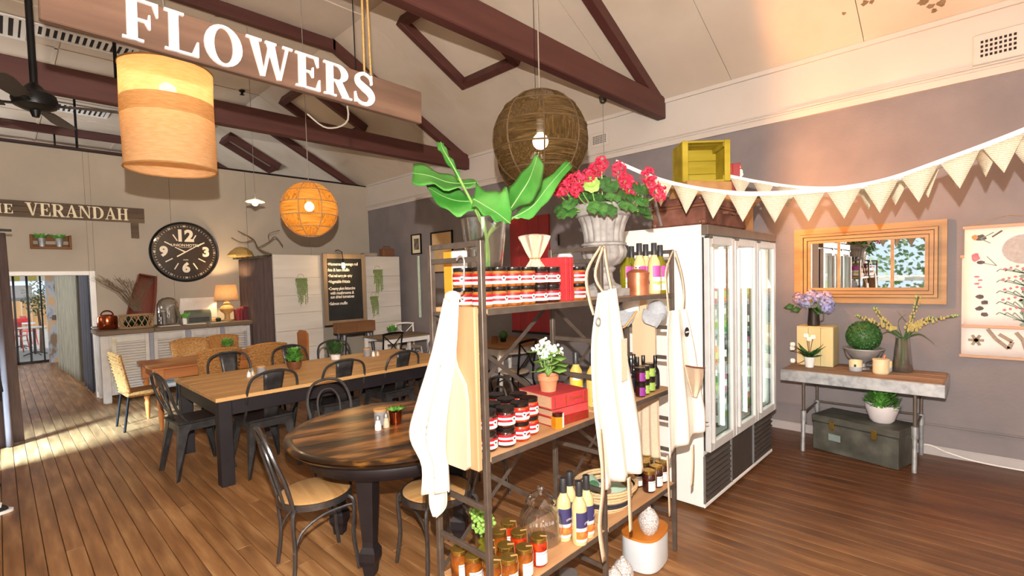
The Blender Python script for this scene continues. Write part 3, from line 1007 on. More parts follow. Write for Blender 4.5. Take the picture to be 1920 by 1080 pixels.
# clock
t = thing('wall_clock', 'large round black wall clock showing ten past ten', 'clock', (2.28, BY - .002, 2.29))
CR = .515
m_face = M('clock_face', '#2a211b', '#33281f', 6, rough=.3, coat=.3)
m_num = M('clock_cream', '#e3d8c2', '#ece2d0', 10, rough=.5)
g = G().at((0, 0, 0), 0, PI / 2)
g.lathe([(0, .03), (CR - .03, .03), (CR - .03, .03)], 64).build('face', m_face, t)
g = G().at((0, 0, 0), 0, PI / 2)
g.lathe([(CR - .035, .028), (CR - .03, .055), (CR - .012, .06), (CR, .045), (CR, 0), (0, 0)], 64).build('rim', m_black, t)
for s, x, z, sz in (('12', 0, .27, .27), ('3', .31, .0, .22), ('6', 0, -.275, .22), ('9', -.31, 0, .22)):
    text('numeral', s, sz, m_num, t, (x, -.0335, z), (PI / 2, 0, 0), .001, .012)
g = G()
for k in range(12):
    if k % 3:
        a = k * PI / 6
        d, n_ = Vector((sin(a), 0, cos(a))), Vector((cos(a), 0, -sin(a))) * .009
        p, q = d * .22, d * .34
        y = Vector((0, -.033, 0))
        g.add([p + y - n_, q + y - n_, q + y + n_, p + y + n_], [(0, 1, 2, 3)])
g.build('hour_mark', m_num, t, False)
g = G()
for k in range(60):
    a = k * PI / 30
    d, n_ = Vector((sin(a), 0, cos(a))), Vector((cos(a), 0, -sin(a))) * .003
    if k % 5:
        p, q = d * .425, d * .45
        y = Vector((0, -.033, 0))
        g.add([p + y - n_, q + y - n_, q + y + n_, p + y + n_], [(0, 1, 2, 3)])
g.build('minute_mark', m_num, t, False)
for k in range(12):
    a = k * PI / 6
    text('minute_numeral', '%d' % (k * 5 if k else 60), .045, m_num, t, (.44 * sin(a), -.0335, .44 * cos(a)), (PI / 2, a if k not in (4, 5, 6, 7, 8) else a + PI, 0), .0006, .001)
text('maker_name', 'UNION', .062, m_num, t, (-.1, -.0335, .115), (PI / 2, 0, 0), .0006, .001)
text('maker_name', 'HOTEL', .062, m_num, t, (.11, -.0335, .115), (PI / 2, 0, 0), .0006, .001)
text('small_print', 'ESTABLISHED LONDON', .018, m_num, t, (0, -.0335, .08), (PI / 2, 0, 0), .0006)
text('small_print', 'PARIS', .03, m_num, t, (0, -.0335, -.135), (PI / 2, 0, 0), .0006)
for a, L, tail, wd in ((rad(58), .29, .15, .011), (rad(-62), .17, 0, .013)):
    d, n_ = Vector((sin(a), 0, cos(a))), Vector((cos(a), 0, -sin(a))) * wd
    y0, y1 = Vector((0, -.044, 0)), Vector((0, -.040, 0))
    g = G()
    P = [-d * tail - n_ * .9, -d * tail + n_ * .9, d * L + n_ * .45, d * L - n_ * .45]
    g.add([p + y0 for p in P] + [p + y1 for p in P], [(0, 1, 2, 3), (7, 6, 5, 4), (0, 4, 5, 1), (1, 5, 6, 2), (2, 6, 7, 3), (3, 7, 4, 0)])
    g.build('hand', m_num, t, False)

# ------------------------------------------------------------------ sideboard and what stands on it
sx0, sx1, sy0, sy1 = 1.0, 3.03, 9.28, 9.97
t = thing('sideboard', 'long white shuttered sideboard with a rough timber top under the clock', 'sideboard', ((sx0 + sx1) / 2, sy0, 0))
L = (sx1 - sx0) / 2
m_shab = M('shabby_white_paint', '#b5aea6', '#c2bbb3', 4, rough=.6, c3='#aaa39a')
m_shab2 = M('shabby_yellowed_paint', '#b8b0a6', '#c6bfb5', 5, rough=.6, c3='#b09a40', lo=.35, hi=.8)
m_bluegrey = M('blue_grey_paint', '#84838f', '#92919b', 6, rough=.6)
for a, bb in zip((-L - .03, -.36, .36), (-.363, .357, L + .03)):
    G().box((a, -.05, 1.01), (bb, .69, 1.08), .012).build('top_board', wood('grey_top_timber', '#5a4a3c', '#77644f', 'x', .8, 8, .3), t, False)
G().box((-L, .02, .12), (L, .68, 1.005)).build('carcass', m_shab, t, False)
G().box((-L, .0, .02), (-L + .1, .05, 1.005), .004).build('corner_post', m_shab, t, False)
G().box((L - .1, .0, .02), (L, .05, 1.005), .004).build('corner_post', m_bluegrey, t, False)
for x in (-L + .02, L - .1):
    for y in (.03, .6):
        G().box((x, y, 0), (x + .08, y + .07, .12), .004).build('leg', m_shab, t, False)
ds = [(-L + .13, -L + .58), (-L + .64, -L + 1.06), (-L + 1.14, -L + 1.56), (-L + 1.63, -L + 2.02)]
for i, (a, bb) in enumerate(ds):
    fm = m_shab2 if i == 0 else m_shab
    d = G().box((a, -.005, .14), (a + .05, .018, .99), .003).box((bb - .05, -.005, .14), (bb, .018, .99), .003).box((a + .05, -.005, .14), (bb - .05, .018, .21), .003) \
        .box((a + .05, -.005, .9), (bb - .05, .018, .99), .003).build('louvre_door', fm, t, False)
    n = 17
    for q in range(n):
        z = .215 + (.68) * q / n
        g = G().at((0, .008, z + .018), 0, rad(-35))
        g.box((a + .052, -.012, -.003), (bb - .052, .012, .003 + .012)).build('slat', fm, d, False)
    G().ball(((bb - .025) if i % 2 == 0 else (a + .025), -.015, .55), .012, 8, 6).build('knob', m_black, d)
for a, bb in ((-L + .585, -L + .635), (-L + 1.065, -L + 1.135), (-L + 1.565, -L + 1.625)):
    G().box((a, 0, .12), (bb, .02, 1.005), .003).build('stile', m_bluegrey, t, False)
TZ = 1.081
m_copper = M('polished_copper', '#9c4a2a', '#b8613c', 6, rough=.2, metal=.95)
t = thing('copper_pot', 'shiny copper pot with a loop handle at the left end of the sideboard', 'pot', (1.13, 9.58, TZ))
G().lathe([(0, 0), (.11, 0), (.125, .02), (.125, .17), (.115, .2), (.06, .225), (0, .23)], 24).build('body', m_copper, t)
G().tube(arc(0, .2, .075, 0, PI, 10) and [(x, 0, z) for x, z in arc(0, .21, .075, 0, PI, 10)], .009, 6).build('handle', m_copper, t)
G().tube([(-.12, -.0, .05), (-.19, -.02, .05)], .012, 6).build('tap', m_galv, t)
t = thing('wire_basket', 'woven basket of green glass bottles on the sideboard', 'basket', (1.47, 9.48, TZ))
g = G()
for k in range(16):
    a = 2 * PI * k / 16
    g.tube([(.2 * cos(a), .13 * sin(a), 0), (.22 * cos(a + .25), .15 * sin(a + .25), .1), (.21 * cos(a + .5), .14 * sin(a + .5), .2)], .007, 4)
    g.tube([(.2 * cos(a), .13 * sin(a), 0), (.22 * cos(a - .25), .15 * sin(a - .25), .1), (.21 * cos(a - .5), .14 * sin(a - .5), .2)], .007, 4)
m_cane = M('pale_cane', '#8d6f4e', '#a98863', 40, rough=.8)
g.build('weave', m_cane, t)
for z in (0.01, .2):
    G().tube([(.21 * cos(a), .14 * sin(a), z) for a in [2 * PI * q / 24 for q in range(24)]], .012, 6, False, True).build('rim', m_cane, t)
m_bg = M('bottle_green_glass', '#0b1f12', '#10291a', 3, rough=.1, coat=.6)
for i, (x, y) in enumerate(((-.09, -.01), (.08, .0))):
    p = thing('glass_float', 'dark green glass ball, the ' + ('left' if i == 0 else 'right') + ' one in the woven basket', 'glass ball', (1.47 + x, 9.48 + y, TZ + .02), 0, 'green glass balls in the basket')
    G().ball((0, 0, .08), .08, 16, 10).build('ball', m_bg, p)
    G().lathe([(.02, .155), (.022, .17), (0, .172)], 10).build('seal', m_bg, p)
t = thing('wooden_trough', 'tall red brown hollowed timber trough leaning behind the basket', 'trough', (1.55, 9.78, TZ))
g = G().at((-.02, 0, 0), 0, rad(-8), rad(13))
P = []
for i in range(9):
    u = i / 8
    wv = .17 - .055 * u + .02 * sin(PI * u)
    row = []
    for j in range(9):
        a = PI * j / 8
        row.append((-wv * cos(a), -.02 + .11 * sin(a), .84 * u))
    P.append(row)
g.grid(P)
g.add([P[-1][j] for j in range(9)], [tuple(range(9))])
g.build('shell', wood('red_brown_timber', '#5a261a', '#7a3826', 'z', .7, 6, .3), t, True, .022)
t = thing('dried_twigs', 'bunch of thin dried twigs fanning out of the timber trough', 'twigs', (1.5, 9.62, TZ))
r_ = random.Random(9)
g = G()
for q in range(46):
    a = r_.uniform(-1.05, .5)
    L0 = r_.uniform(.35, .55)
    b0 = Vector((r_.uniform(-.03, .06), r_.uniform(-.02, .02), .25))
    p1 = b0 + Vector((sin(a) * .25, r_.uniform(-.05, .02), .3))
    p2 = p1 + Vector((sin(a * 1.3) * L0 * .7, r_.uniform(-.05, .03), L0 * .5))
    g.tube([b0, p1, p2], [.004, .003, .0015], 3)
    for w in range(2):
        p3 = p1.lerp(p2, r_.uniform(.2, .8))
        g.tube([p3, p3 + Vector((r_.uniform(-.1, .06), 0, r_.uniform(.03, .1)))], [.002, .001], 3)
g.build('twig_bundle', m_twig, t)
t['kind'] = 'stuff'
t = thing('glass_cloche', 'clear glass cloche dome over glass jars on the sideboard', 'cloche', (1.9, 9.55, TZ))
G().lathe([(.155, .012), (.155, .28), (.15, .34), (.12, .4), (.07, .44), (0, .455)], 28).build('dome', m_jar_glass, t)
G().lathe([(0, 0), (.165, 0), (.165, .011), (0, .011)], 28).build('base', m_rough, t)
for i, (x, y, h, r) in enumerate(((-.06, 0, .23, .055), (.06, .02, .32, .06))):
    p = thing('glass_jar', ('short' if i == 0 else 'tall') + ' glass jar standing under the cloche', 'jar', (1.9 + x, 9.55 + y, TZ + .012))
    G().lathe([(0, 0), (r, 0), (r, h * .75), (r * .7, h * .85), (r * .7, h * .95)], 18).build('body', m_jar_glass, p)
    G().lathe([(r * .76, h * .93), (r * .76, h), (0, h + .01)], 18).build('lid', m_galv, p)
t = thing('small_vase', 'small white vase with a green sprig between cloche and bread tin', 'vase', (2.1, 9.45, TZ))
G().lathe([(0, 0), (.03, 0), (.032, .08), (.022, .1), (.018, .1), (.0, .02)], 14).build('body', m_ceramic, t)
g = G()
for q in range(14):
    a = q * 2.4
    g.add([(0, 0, .09), (.05 * cos(a) + .02 * sin(a), .05 * sin(a), .15), (.09 * cos(a), .09 * sin(a), .17 + .02 * (q % 3)), (.05 * cos(a) - .02 * sin(a), .05 * sin(a), .14)], [(0, 1, 2, 3)])
g.build('sprig', m_green, t, False)
t = thing('glass_tumbler', 'small clear glass tumbler right of the cloche', 'glass', (2.03, 9.47, TZ))
G().lathe([(0, 0), (.035, 0), (.04, .15), (.036, .15), (.032, .01), (0, .01)], 16).build('body', m_jar_glass, t)
t = thing('bread_tin', 'grey green roll top bread tin on the sideboard', 'bread tin', (2.32, 9.6, TZ))
prof = [(-.1, 0), (.1, 0), (.1, .12)] + [(.1 * cos(a) , .12 + .1 * sin(a)) for a in [PI * q / 10 for q in range(1, 10)]] + [(-.1, .12)]
G().prism(prof, -.18, .18, 'yz').build('body', M('grey_green_enamel', '#5c5f52', '#6b6e60', 5, rough=.35), t)
G().box((-.15, -.112, .02), (.15, -.1, .1), .006).build('front_flap', M('dark_enamel', '#2d302f', '#3b3e3c', 20, rough=.4), t, False)
t = thing('paper_print', 'large crumpled paper print propped behind the bread tin', 'print', (2.4, 9.86, TZ))
P = [[(-.28 + .56 * i / 8, .02 * sin(i * 2.1 + j) + .03 - .02 * j, .0 + .42 * j / 5) for j in range(6)] for i in range(9)]
G().grid(P).build('sheet', M('blotched_paper', '#d8c9ba', '#e9dfd3', 4, rough=.9), t, True, .004)
t = thing('table_lamp', 'lit table lamp with a cream drum shade and turned base', 'lamp', (2.77, 9.6, TZ))
m_shade = cloth_lamp('linen_shade', '#e4c9a0', '#edd6b2', .0, .55)
G().lathe([(.19, .36), (.155, .63)], 32).build('lamp_shade', m_shade, t, True, .003)
G().lathe([(0, 0), (.08, 0), (.08, .02), (.045, .03), (.04, .1), (.05, .13), (.1, .17), (.11, .21), (.09, .25), (.05, .28), (.055, .31), (.03, .33), (.02, .4), (0, .4)], 22).build('base', wood('turned_pale_wood', '#b58a4c', '#cda266', 'z', .5, 8, .1), t)
G().ball((0, 0, .46), .035, 12, 8).build('bulb', m_bulb, t)
light('lamp_light', 'POINT', (2.77, 9.6, TZ + .50), 50, (1, .66, .32), .04)
for i, (x, h, col) in enumerate(((2.905, .19, '#8a2a30'), (2.955, .21, '#7a2028'), (3.01, .24, '#611c22'), (3.05, .24, '#5a1a20'))):
    t = thing('book', ('first', 'second', 'third', 'last')[i] + ' dark red book from the lamp, upright on the sideboard', 'book', (x, 9.55, TZ), 0, 'dark red books beside the table lamp')
    mb = M('book_cloth', col, None, 40, rough=.7)
    G().box((-.02, -.08, 0), (-.016, .08, h)).box((.016, -.08, 0), (.02, .08, h)).box((-.02, -.084, 0), (.02, -.08, h)).build('cover', mb, t, False)
    G().box((-.016, -.08, .004), (.016, .075, h - .005)).build('pages', m_paper, t, False)
for i, (x, rz) in enumerate(((1.86, .1), (2.22, -.05), (2.55, .12))):
    t = thing('magazine', ('left', 'middle', 'right')[i] + ' magazine lying at the front edge of the sideboard', 'magazine', (x, 9.32, TZ), rz, 'magazines at the front of the sideboard')
    G().box((-.14, -.06, 0), (.14, .07, .009), .002).build('cover', M('glossy_cover_%d' % i, ('#c9c4c8', '#d9d4ce', '#5a5450')[i], None, 4, rough=.3), t, False)
    G().box((-.138, -.062, .002), (.14, -.0595, .007)).build('pages', m_paper, t, False)
t = thing('small_pot', 'tiny dark green pot in front of the table lamp', 'pot', (2.58, 9.42, TZ + .0105))
G().lathe([(0, 0), (.035, 0), (.045, .05), (.04, .05), (0, .02)], 12).build('body', m_bg, t)
G().ball((0, 0, .055), .035, 8, 5, (1, 1, .6)).build('moss', m_green_d, t)
t = thing('wooden_tray', 'low wooden tray under the table lamp cord', 'tray', (2.66, 9.78, TZ))
G().box((-.14, -.08, 0), (.02, .08, .05), .008).build('body', m_pine, t, False)

# ------------------------------------------------------------------ hanging lamps
m_cord = M('lamp_cord', '#8c8478', None, 10, rough=.7)
x, y = .772, 3.589
t = thing('drum_pendant', 'lit fabric drum pendant lamp with a darker band', 'pendant lamp', (x, y, 2.735))
r = .238
m_dr1 = cloth_lamp('upper_linen', '#f0cf90', '#f6dca6', .05, .6)
m_dr2 = cloth_lamp('band_linen', '#b98a58', '#c99b69', .0, .35)
m_dr3 = cloth_lamp('lower_linen', '#dcae7c', '#e6bd8e', .0, .45)
wb_ = lambda a, z: .006 * sin(9 * a + 14 * z) + .005 * sin(5 * a - 9 * z)
G().lathe([(r, .07), (r, .13), (r, .2), (r, .268)], 48, wob=wb_).build('upper_fabric', m_dr1, t)
G().lathe([(r + .001, -.03), (r + .001, .02), (r + .001, .07)], 48, wob=wb_).build('band', m_dr2, t)
G().lathe([(r, -.325), (r, -.24), (r, -.16), (r, -.09), (r, -.03)], 48, wob=wb_).build('lower_fabric', m_dr3, t)
for z in (-.325, .268):
    G().tube([(r * cos(a), r * sin(a), z) for a in [2 * PI * q / 48 for q in range(48)]], .005, 5, False, True).build('ring', m_dr2, t)
g = G()
for k in range(3):
    a = k * 2 * PI / 3
    g.tube([(0, 0, .25), (r * cos(a), r * sin(a), .268)], .003, 5)
g.build('spider', m_steel, t)
G().tube([(0, 0, .2), (0, 0, KZ - 2.735 - .014)], .004, 6).build('cord', m_cord, t)
G().tube([(0, 0, .2), (0, 0, .28)], .02, 10).build('socket', m_black, t)
G().ball((0, 0, .15), .045, 14, 10).build('bulb', m_bulb_big, t)
light('lamp_light', 'POINT', (x, y, 2.735 + .15), 14, (1, .62, .27), .05)


def globe(name, label, loc, r, mt, ztop, watt, bulb_z, seedv, mt2=None):
    t = thing(name, label, 'pendant lamp', loc)
    nm, np_ = 8, 5
    lat = [-1.25, -.72, -.24, .24, .72, 1.25]
    for k in range(nm):
        for i in range(np_):
            a0, a1 = 2 * PI * k / nm, 2 * PI * (k + 1) / nm
            rows = []
            for u in range(5):
                la = lat[i] + (lat[i + 1] - lat[i]) * u / 4
                rows.append([(r * cos(la) * cos(a0 + (a1 - a0) * w / 4), r * cos(la) * sin(a0 + (a1 - a0) * w / 4), r * sin(la)) for w in range(5)])
            G().grid(rows).build('panel', mt if (k + i) % 2 or mt2 is None else mt2, t)
    g = G()
    for k in range(nm):
        a = 2 * PI * k / nm
        g.tube([(1.004 * r * cos(l) * cos(a), 1.004 * r * cos(l) * sin(a), 1.004 * r * sin(l)) for l in [-1.25 + 2.5 * q / 14 for q in range(15)]], .005, 5)
    for l in lat:
        g.tube([(1.004 * r * cos(l) * cos(a), 1.004 * r * cos(l) * sin(a), 1.004 * r * sin(l)) for a in [2 * PI * q / 32 for q in range(32)]], .005, 5, False, True)
    g.build('frame', M(name + '_rib', '#4a371f', '#5d4628', 20, rough=.7) if mt2 is None or watt < 20 else m_cane, t)
    G().tube([(0, 0, bulb_z + .05), (0, 0, ztop - loc[2])], .004 if seedv != 2 else .002, 6).build('cord', m_cord if seedv != 2 else m_black, t)
    G().tube([(0, 0, bulb_z + .05), (0, 0, bulb_z + .13)], .022, 10).build('socket', m_whitepaint, t)
    G().ball((0, 0, bulb_z), .048, 16, 10).build('bulb', m_bulb_big, t)
    light('lamp_light', 'POINT', (loc[0], loc[1], loc[2] + bulb_z), watt, (1, .64, .3), .05)
    return t


m_gd = cloth_lamp('dark_banana_fibre', '#3a2c1a', '#6e5634', .5, .3, scale=150, thr=.36, stretch=(1, 1, .06))
m_gd2 = cloth_lamp('dark_banana_fibre_across', '#3d2f1c', '#725a38', .5, .3, scale=150, thr=.36, stretch=(.06, .06, 1))
m_go = cloth_lamp('golden_fibre', '#d58c2c', '#eeb050', .5, .55, scale=60, thr=.33, stretch=(1, 1, .08))
m_go2 = cloth_lamp('golden_fibre_across', '#dd9a3a', '#f0b95e', .5, .55, scale=60, thr=.33, stretch=(.08, .08, 1))
globe('globe_pendant', 'large dark woven globe pendant lamp above the shelving', (2.32, 1.965, 2.53), .285, m_gd, slope_z(2.32) if 2.32 > KX else KZ - .014, 9, -.01, 1, m_gd2)
globe('globe_pendant', 'second dark woven globe lamp half hidden behind the first', (2.80, 2.41, 2.57), .285, m_gd, KZ - .014, 4, 0, 2, m_gd2)
globe('globe_pendant', 'orange glowing woven globe lamp in front of the partition', (2.313, 5.15, 2.47), .285, m_go, KZ - .014, 26, .03, 3, m_go2)
t = thing('disc_pendant', 'small flat white glass pendant lamp between clock and orange globe', 'pendant lamp', (2.40, 6.95, 2.78))
G().lathe([(.115, 0), (.1, .012), (.04, .03), (.02, .035)], 24).build('shade', cloth_lamp('opal_glass', '#f6e7cf', '#fff4e2', .2, .5), t, True, .004)
G().tube([(0, 0, .03), (0, 0, .1)], .014, 8).build('socket', m_galv, t)
G().tube([(0, 0, .1), (0, 0, KZ - 2.78 - .014)], .003, 6).build('cord', m_cord, t)
G().ball((0, 0, -.01), .038, 12, 8).build('bulb', m_bulb, t)
light('lamp_light', 'POINT', (2.40, 6.95, 2.74), 22, (1, .68, .36), .04)
t = thing('ceiling_rose', 'small dark cup with a thin cord hanging below the nearest truss', 'ceiling rose', (5.505, 3.6, slope_z(5.505) - .005))
G().lathe([(0, 0), (.055, 0), (.05, -.025), (.04, -.07), (.02, -.085), (0, -.085)], 16).build('cup', M('pewter', '#5a5248', '#6a6157', 10, rough=.35, metal=.8), t)
G().tube([(0, 0, -.08), (0, 0, -1.0)], .004, 6).build('cord', m_cord, t)
G().ball((0, 0, -1.03), .03, 8, 6).build('cord_end', m_black, t)
t = thing('sprinkler', 'small black sprinkler head on the ceiling beyond the drum lamp', 'sprinkler', (3.1, 9.35, KZ - .013))
G().lathe([(0, 0), (.05, 0), (.045, -.02), (.02, -.03), (.02, -.06), (.04, -.07), (0, -.075)], 14).build('head', m_black, t)

# ------------------------------------------------------------------ ceiling fan
t = thing('ceiling_fan', 'black ceiling fan with a long rod at the upper left', 'fan', (.255, 5.0, 3.07), .25)
G().tube([(0, 0, .08), (0, 0, KZ - 3.07 - .0)], .022, 10).build('rod', m_black, t)
G().lathe([(0, -.12), (.02, -.115), (.03, -.085), (.035, -.07), (.07, -.065), (.12, -.04), (.13, 0), (.12, .045), (.07, .07), (.05, .1), (.02, .13), (0, .13)], 24).build('motor', m_black, t)
m_blade = wood('dark_fan_blade', '#2b211c', '#3a2d26', 'x', .4, 10)
for k in range(4):
    a = k * PI / 2 - .62
    g = G().at((0, 0, 0), a)
    g.box((.1, -.02, -.03), (.2, .02, -.02), .003).build('bracket', m_black, t, False)
    g = G().at((0, 0, -.028), a, rad(10))
    pl = [(.18, -.05), (.5, -.075), (.585, -.06), (.61, -.02), (.61, .03), (.58, .065), (.5, .075), (.18, .05)]
    g.prism(pl, 0, .008).build('blade', m_blade, t, False)

# ------------------------------------------------------------------ FLOWERS sign on its ropes
m_sign = wood('weathered_sign_board', '#4a3728', '#63493a', 'x', .85, 7, .3, c3='#7d604d')
t = thing('hanging_sign', 'weathered hanging board reading FLOWERS in white capitals', 'sign', (0, 2.2, 2.572))
t.rotation_euler = (0, .02, 0)
G().box((.135, 0, 0), (1.622, .035, .168), .004).build('board', m_sign, t, False)
m_letter = M('white_letter_paint', '#e9e4e2', '#f2efee', 8, rough=.6)
serif('FLOWERS', .15, m_letter, t, .345, 0, .012, .012, .985, .065)
m_rope = M('jute_rope', '#9a7a45', '#b39259', 80, rough=.9, bump=.5)
for k, x in enumerate((1.295, 1.33)):
    G().tube([(x, .017, .165), (1.31 + (x - 1.315) * .6, .05, 1.1), (1.315, .7, 1.31)], .0055, 6).build('rope', m_rope, t)
for k, x in enumerate((.14, .165)):
    G().tube([(x, .017, .165), (x, .05, 1.1), (.155, .7, 1.31)], .008, 6).build('rope', m_rope, t)
for x in (1.3, 1.33, .155):
    G().tube([(x + .012 * cos(a), .017, .175 + .014 * sin(a)) for a in [2 * PI * q / 10 for q in range(10)]], .003, 5, False, True).build('eyelet', m_steel, t)
G().tube(bez([(1.19, .04, .1), (1.22, .05, -.06), (1.12, .06, -.12), (1.02, .05, -.08)], 16), .004, 5).build('loose_cord', m_cord, t)
G().tube([(1.25, .02, .165), (1.28, .1, .7), (1.3, .5, 1.33)], .003, 5).build('wire', m_black, t)

# ------------------------------------------------------------------ tables
m_tabletop = wood('long_table_oak', '#b98a52', '#cf9f63', 'x', .45, 9, .08, c3='#ddb47a')
m_tblack = M('black_worn_paint', '#19151a', '#221d22', 8, rough=.5)
t = thing('dining_table', 'long dining table with an oak top and thick black legs', 'table', (2.5, 5.29, 0))
for a, bb in zip((-.69, -.457, -.227, .0, .23, .46), (-.46, -.23, -.003, .227, .457, .69)):
    G().box((-1.29, a, .728), (1.29, bb, .762), .003).build('top_board', m_tabletop, t, False)
for sx in (-1, 1):
    for sy in (-1, 1):
        G().box((sx * 1.27, sy * .67, 0), (sx * 1.165, sy * .565, .728), .004).build('leg', m_tblack, t, False)
for sy in (-1, 1):
    G().box((-1.165, sy * .665, .6), (1.165, sy * .635, .728), .003).build('apron', m_tblack, t, False)
for sx in (-1, 1):
    G().box((sx * 1.265, -.565, .6), (sx * 1.235, .565, .728), .003).build('apron', m_tblack, t, False)

m_rt = M('worn_dark_table', '#1e120b', '#64401f', 6, (.35, 1.5, 1), .3, 0, .1, 9, .4, .6, .15, c3='#a87440')
t = thing('round_table', 'round dark rubbed timber table with carved legs nearest the camera', 'table', (1.78, 2.82, 0), -.3)
r = .672
yy = [-r, -.4, -.13, .14, .41, r]
for a, bb in zip(yy[:-1], yy[1:]):
    pl = []
    n = 14
    for i in range(n + 1):
        y = a + .0012 + (bb - a - .0024) * i / n
        pl.append((math.sqrt(max(0, (r - .05) ** 2 - min(abs(y), r - .05) ** 2)), y))
    for i in range(n, -1, -1):
        y = a + .0012 + (bb - a - .0024) * i / n
        pl.append((-math.sqrt(max(0, (r - .05) ** 2 - min(abs(y), r - .05) ** 2)), y))
    pl = [p for p in pl if abs(p[1]) <= r - .05]
    if len(pl) > 3:
        G().prism(pl, .722, .75).build('top_board', m_rt, t, False)
G().lathe([(r - .052, .715), (r - .052, .75), (r - .01, .75), (r, .743), (r - .002, .733), (r - .02, .728), (r - .008, .722), (r - .02, .708), (r - .1, .7), (r - .1, .715)], 72).build('rim', M('dark_rubbed_rim', '#1f140d', '#3a2413', 5, (1, 1, 3), .3, 0, .1, 5, .4, .62, .3, c3='#8d6128'), t)
for k in range(4):
    a = PI / 4 + k * PI / 2 + .12
    g = G().at((.42 * cos(a), .42 * sin(a), 0), a)
    s4 = lambda z, q: [(-q, -q, z), (q, -q, z), (q, q, z), (-q, q, z)]
    lv = [(.70, .055), (.58, .055), (.56, .05), (.2, .032), (.17, .034), (.14, .048), (.09, .048), (.06, .036), (0, .03)]
    vs = [p for z, q in lv for p in s4(z, q)]
    fs = [(i * 4 + j, i * 4 + (j + 1) % 4, i * 4 + 4 + (j + 1) % 4, i * 4 + 4 + j) for i in range(len(lv) - 1) for j in range(4)] + [(3, 2, 1, 0), tuple(len(vs) - 4 + j for j in range(4))]
    g.add([(x, y, z) for x, y, z in vs], [f[::-1] for f in fs])
    g.build('leg', m_tblack, t, False)
g = G()
g.lathe([(r - .13, .6), (r - .13, .7)], 48)
g.build('apron', m_tblack, t, True, .025)

t = thing('small_table', 'honey coloured table with turned legs by the sideboard', 'table', (1.95, 7.45, 0))
for a, bb in zip((-.46, -.15, .16), (-.153, .157, .46)):
    G().box((-.75, a, .725), (.75, bb, .75), .004).build('top_board', m_honey, t, False)
for sy in (-1, 1):
    G().box((-.64, sy * .38, .6), (.64, sy * .355, .725), .003).build('apron', m_honey, t, False)
    for sx in (-1, 1):
        G().lathe([(0, 0), (.018, 0), (.03, .18), (.034, .22), (.024, .25), (.034, .28), (.036, .36), (.02, .42), (.04, .48), (.02, .52), (.042, .54)], 14, (sx * .67, sy * .38, 0)).box((sx * .67 - .045, sy * .38 - .045, .54), (sx * .67 + .045, sy * .38 + .045, .725), .004).build('leg', m_honey, t)
for sx in (-1, 1):
    G().box((sx * .68, -.335, .6), (sx * .655, .335, .725), .003).build('apron', m_honey, t, False)

# white cabriole table by the right wall
t = thing('side_table', 'cream table with curved legs and a brown top by the red panel', 'table', (5.22, 5.2, 0))
m_ctop = wood('brown_table_top', '#8a6238', '#a77b4c', 'y', .5, 8)
m_cwhite = M('cream_paint_table', '#cfc8be', '#dad4ca', 6, rough=.5)
for a, bb in zip((-.55, -.18, .19), (-.183, .187, .55)):
    G().box((a, -.45, .73), (bb, .45, .755), .004).build('top_board', m_ctop, t, False)
for sy in (-1, 1):
    G().prism([(-.5, .725), (.5, .725), (.5, .6), (.36, .64), (0, .615), (-.36, .64), (-.5, .6)], sy * .42, sy * .4, 'xz').build('apron', m_cwhite, t, False)
for sx in (-1, 1):
    G().prism([(-.4, .725), (.4, .725), (.4, .6), (.3, .64), (0, .62), (-.3, .64), (-.4, .6)], sx * .52, sx * .5, 'yz').build('apron', m_cwhite, t, False)
    for sy in (-1, 1):
        G().tube([(sx * .49, sy * .39, .725), (sx * .5, sy * .4, .6), (sx * .515, sy * .415, .48), (sx * .49, sy * .39, .25), (sx * .475, sy * .375, .1), (sx * .49, sy * .39, .03), (sx * .505, sy * .405, 0)], [.05, .048, .042, .028, .02, .022, .026], 8).build('leg', m_cwhite, t)
# small white table in the corner
t = thing('corner_table', 'small white table by the booth with an open shelf', 'table', (4.82, 7.45, 0))
G().box((-.48, -.35, .735), (.48, .35, .76), .004).build('table_top', wood('grey_brown_top', '#6d5a48', '#85705b', 'x', .6, 8), t, False)
for sx in (-1, 1):
    for sy in (-1, 1):
        G().box((sx * .46, sy * .33, 0), (sx * .41, sy * .28, .735), .004).build('leg', m_whitepaint, t, False)
for sy in (-1, 1):
    G().box((-.41, sy * .325, .66), (.41, sy * .305, .735), .003).build('apron', m_whitepaint, t, False)

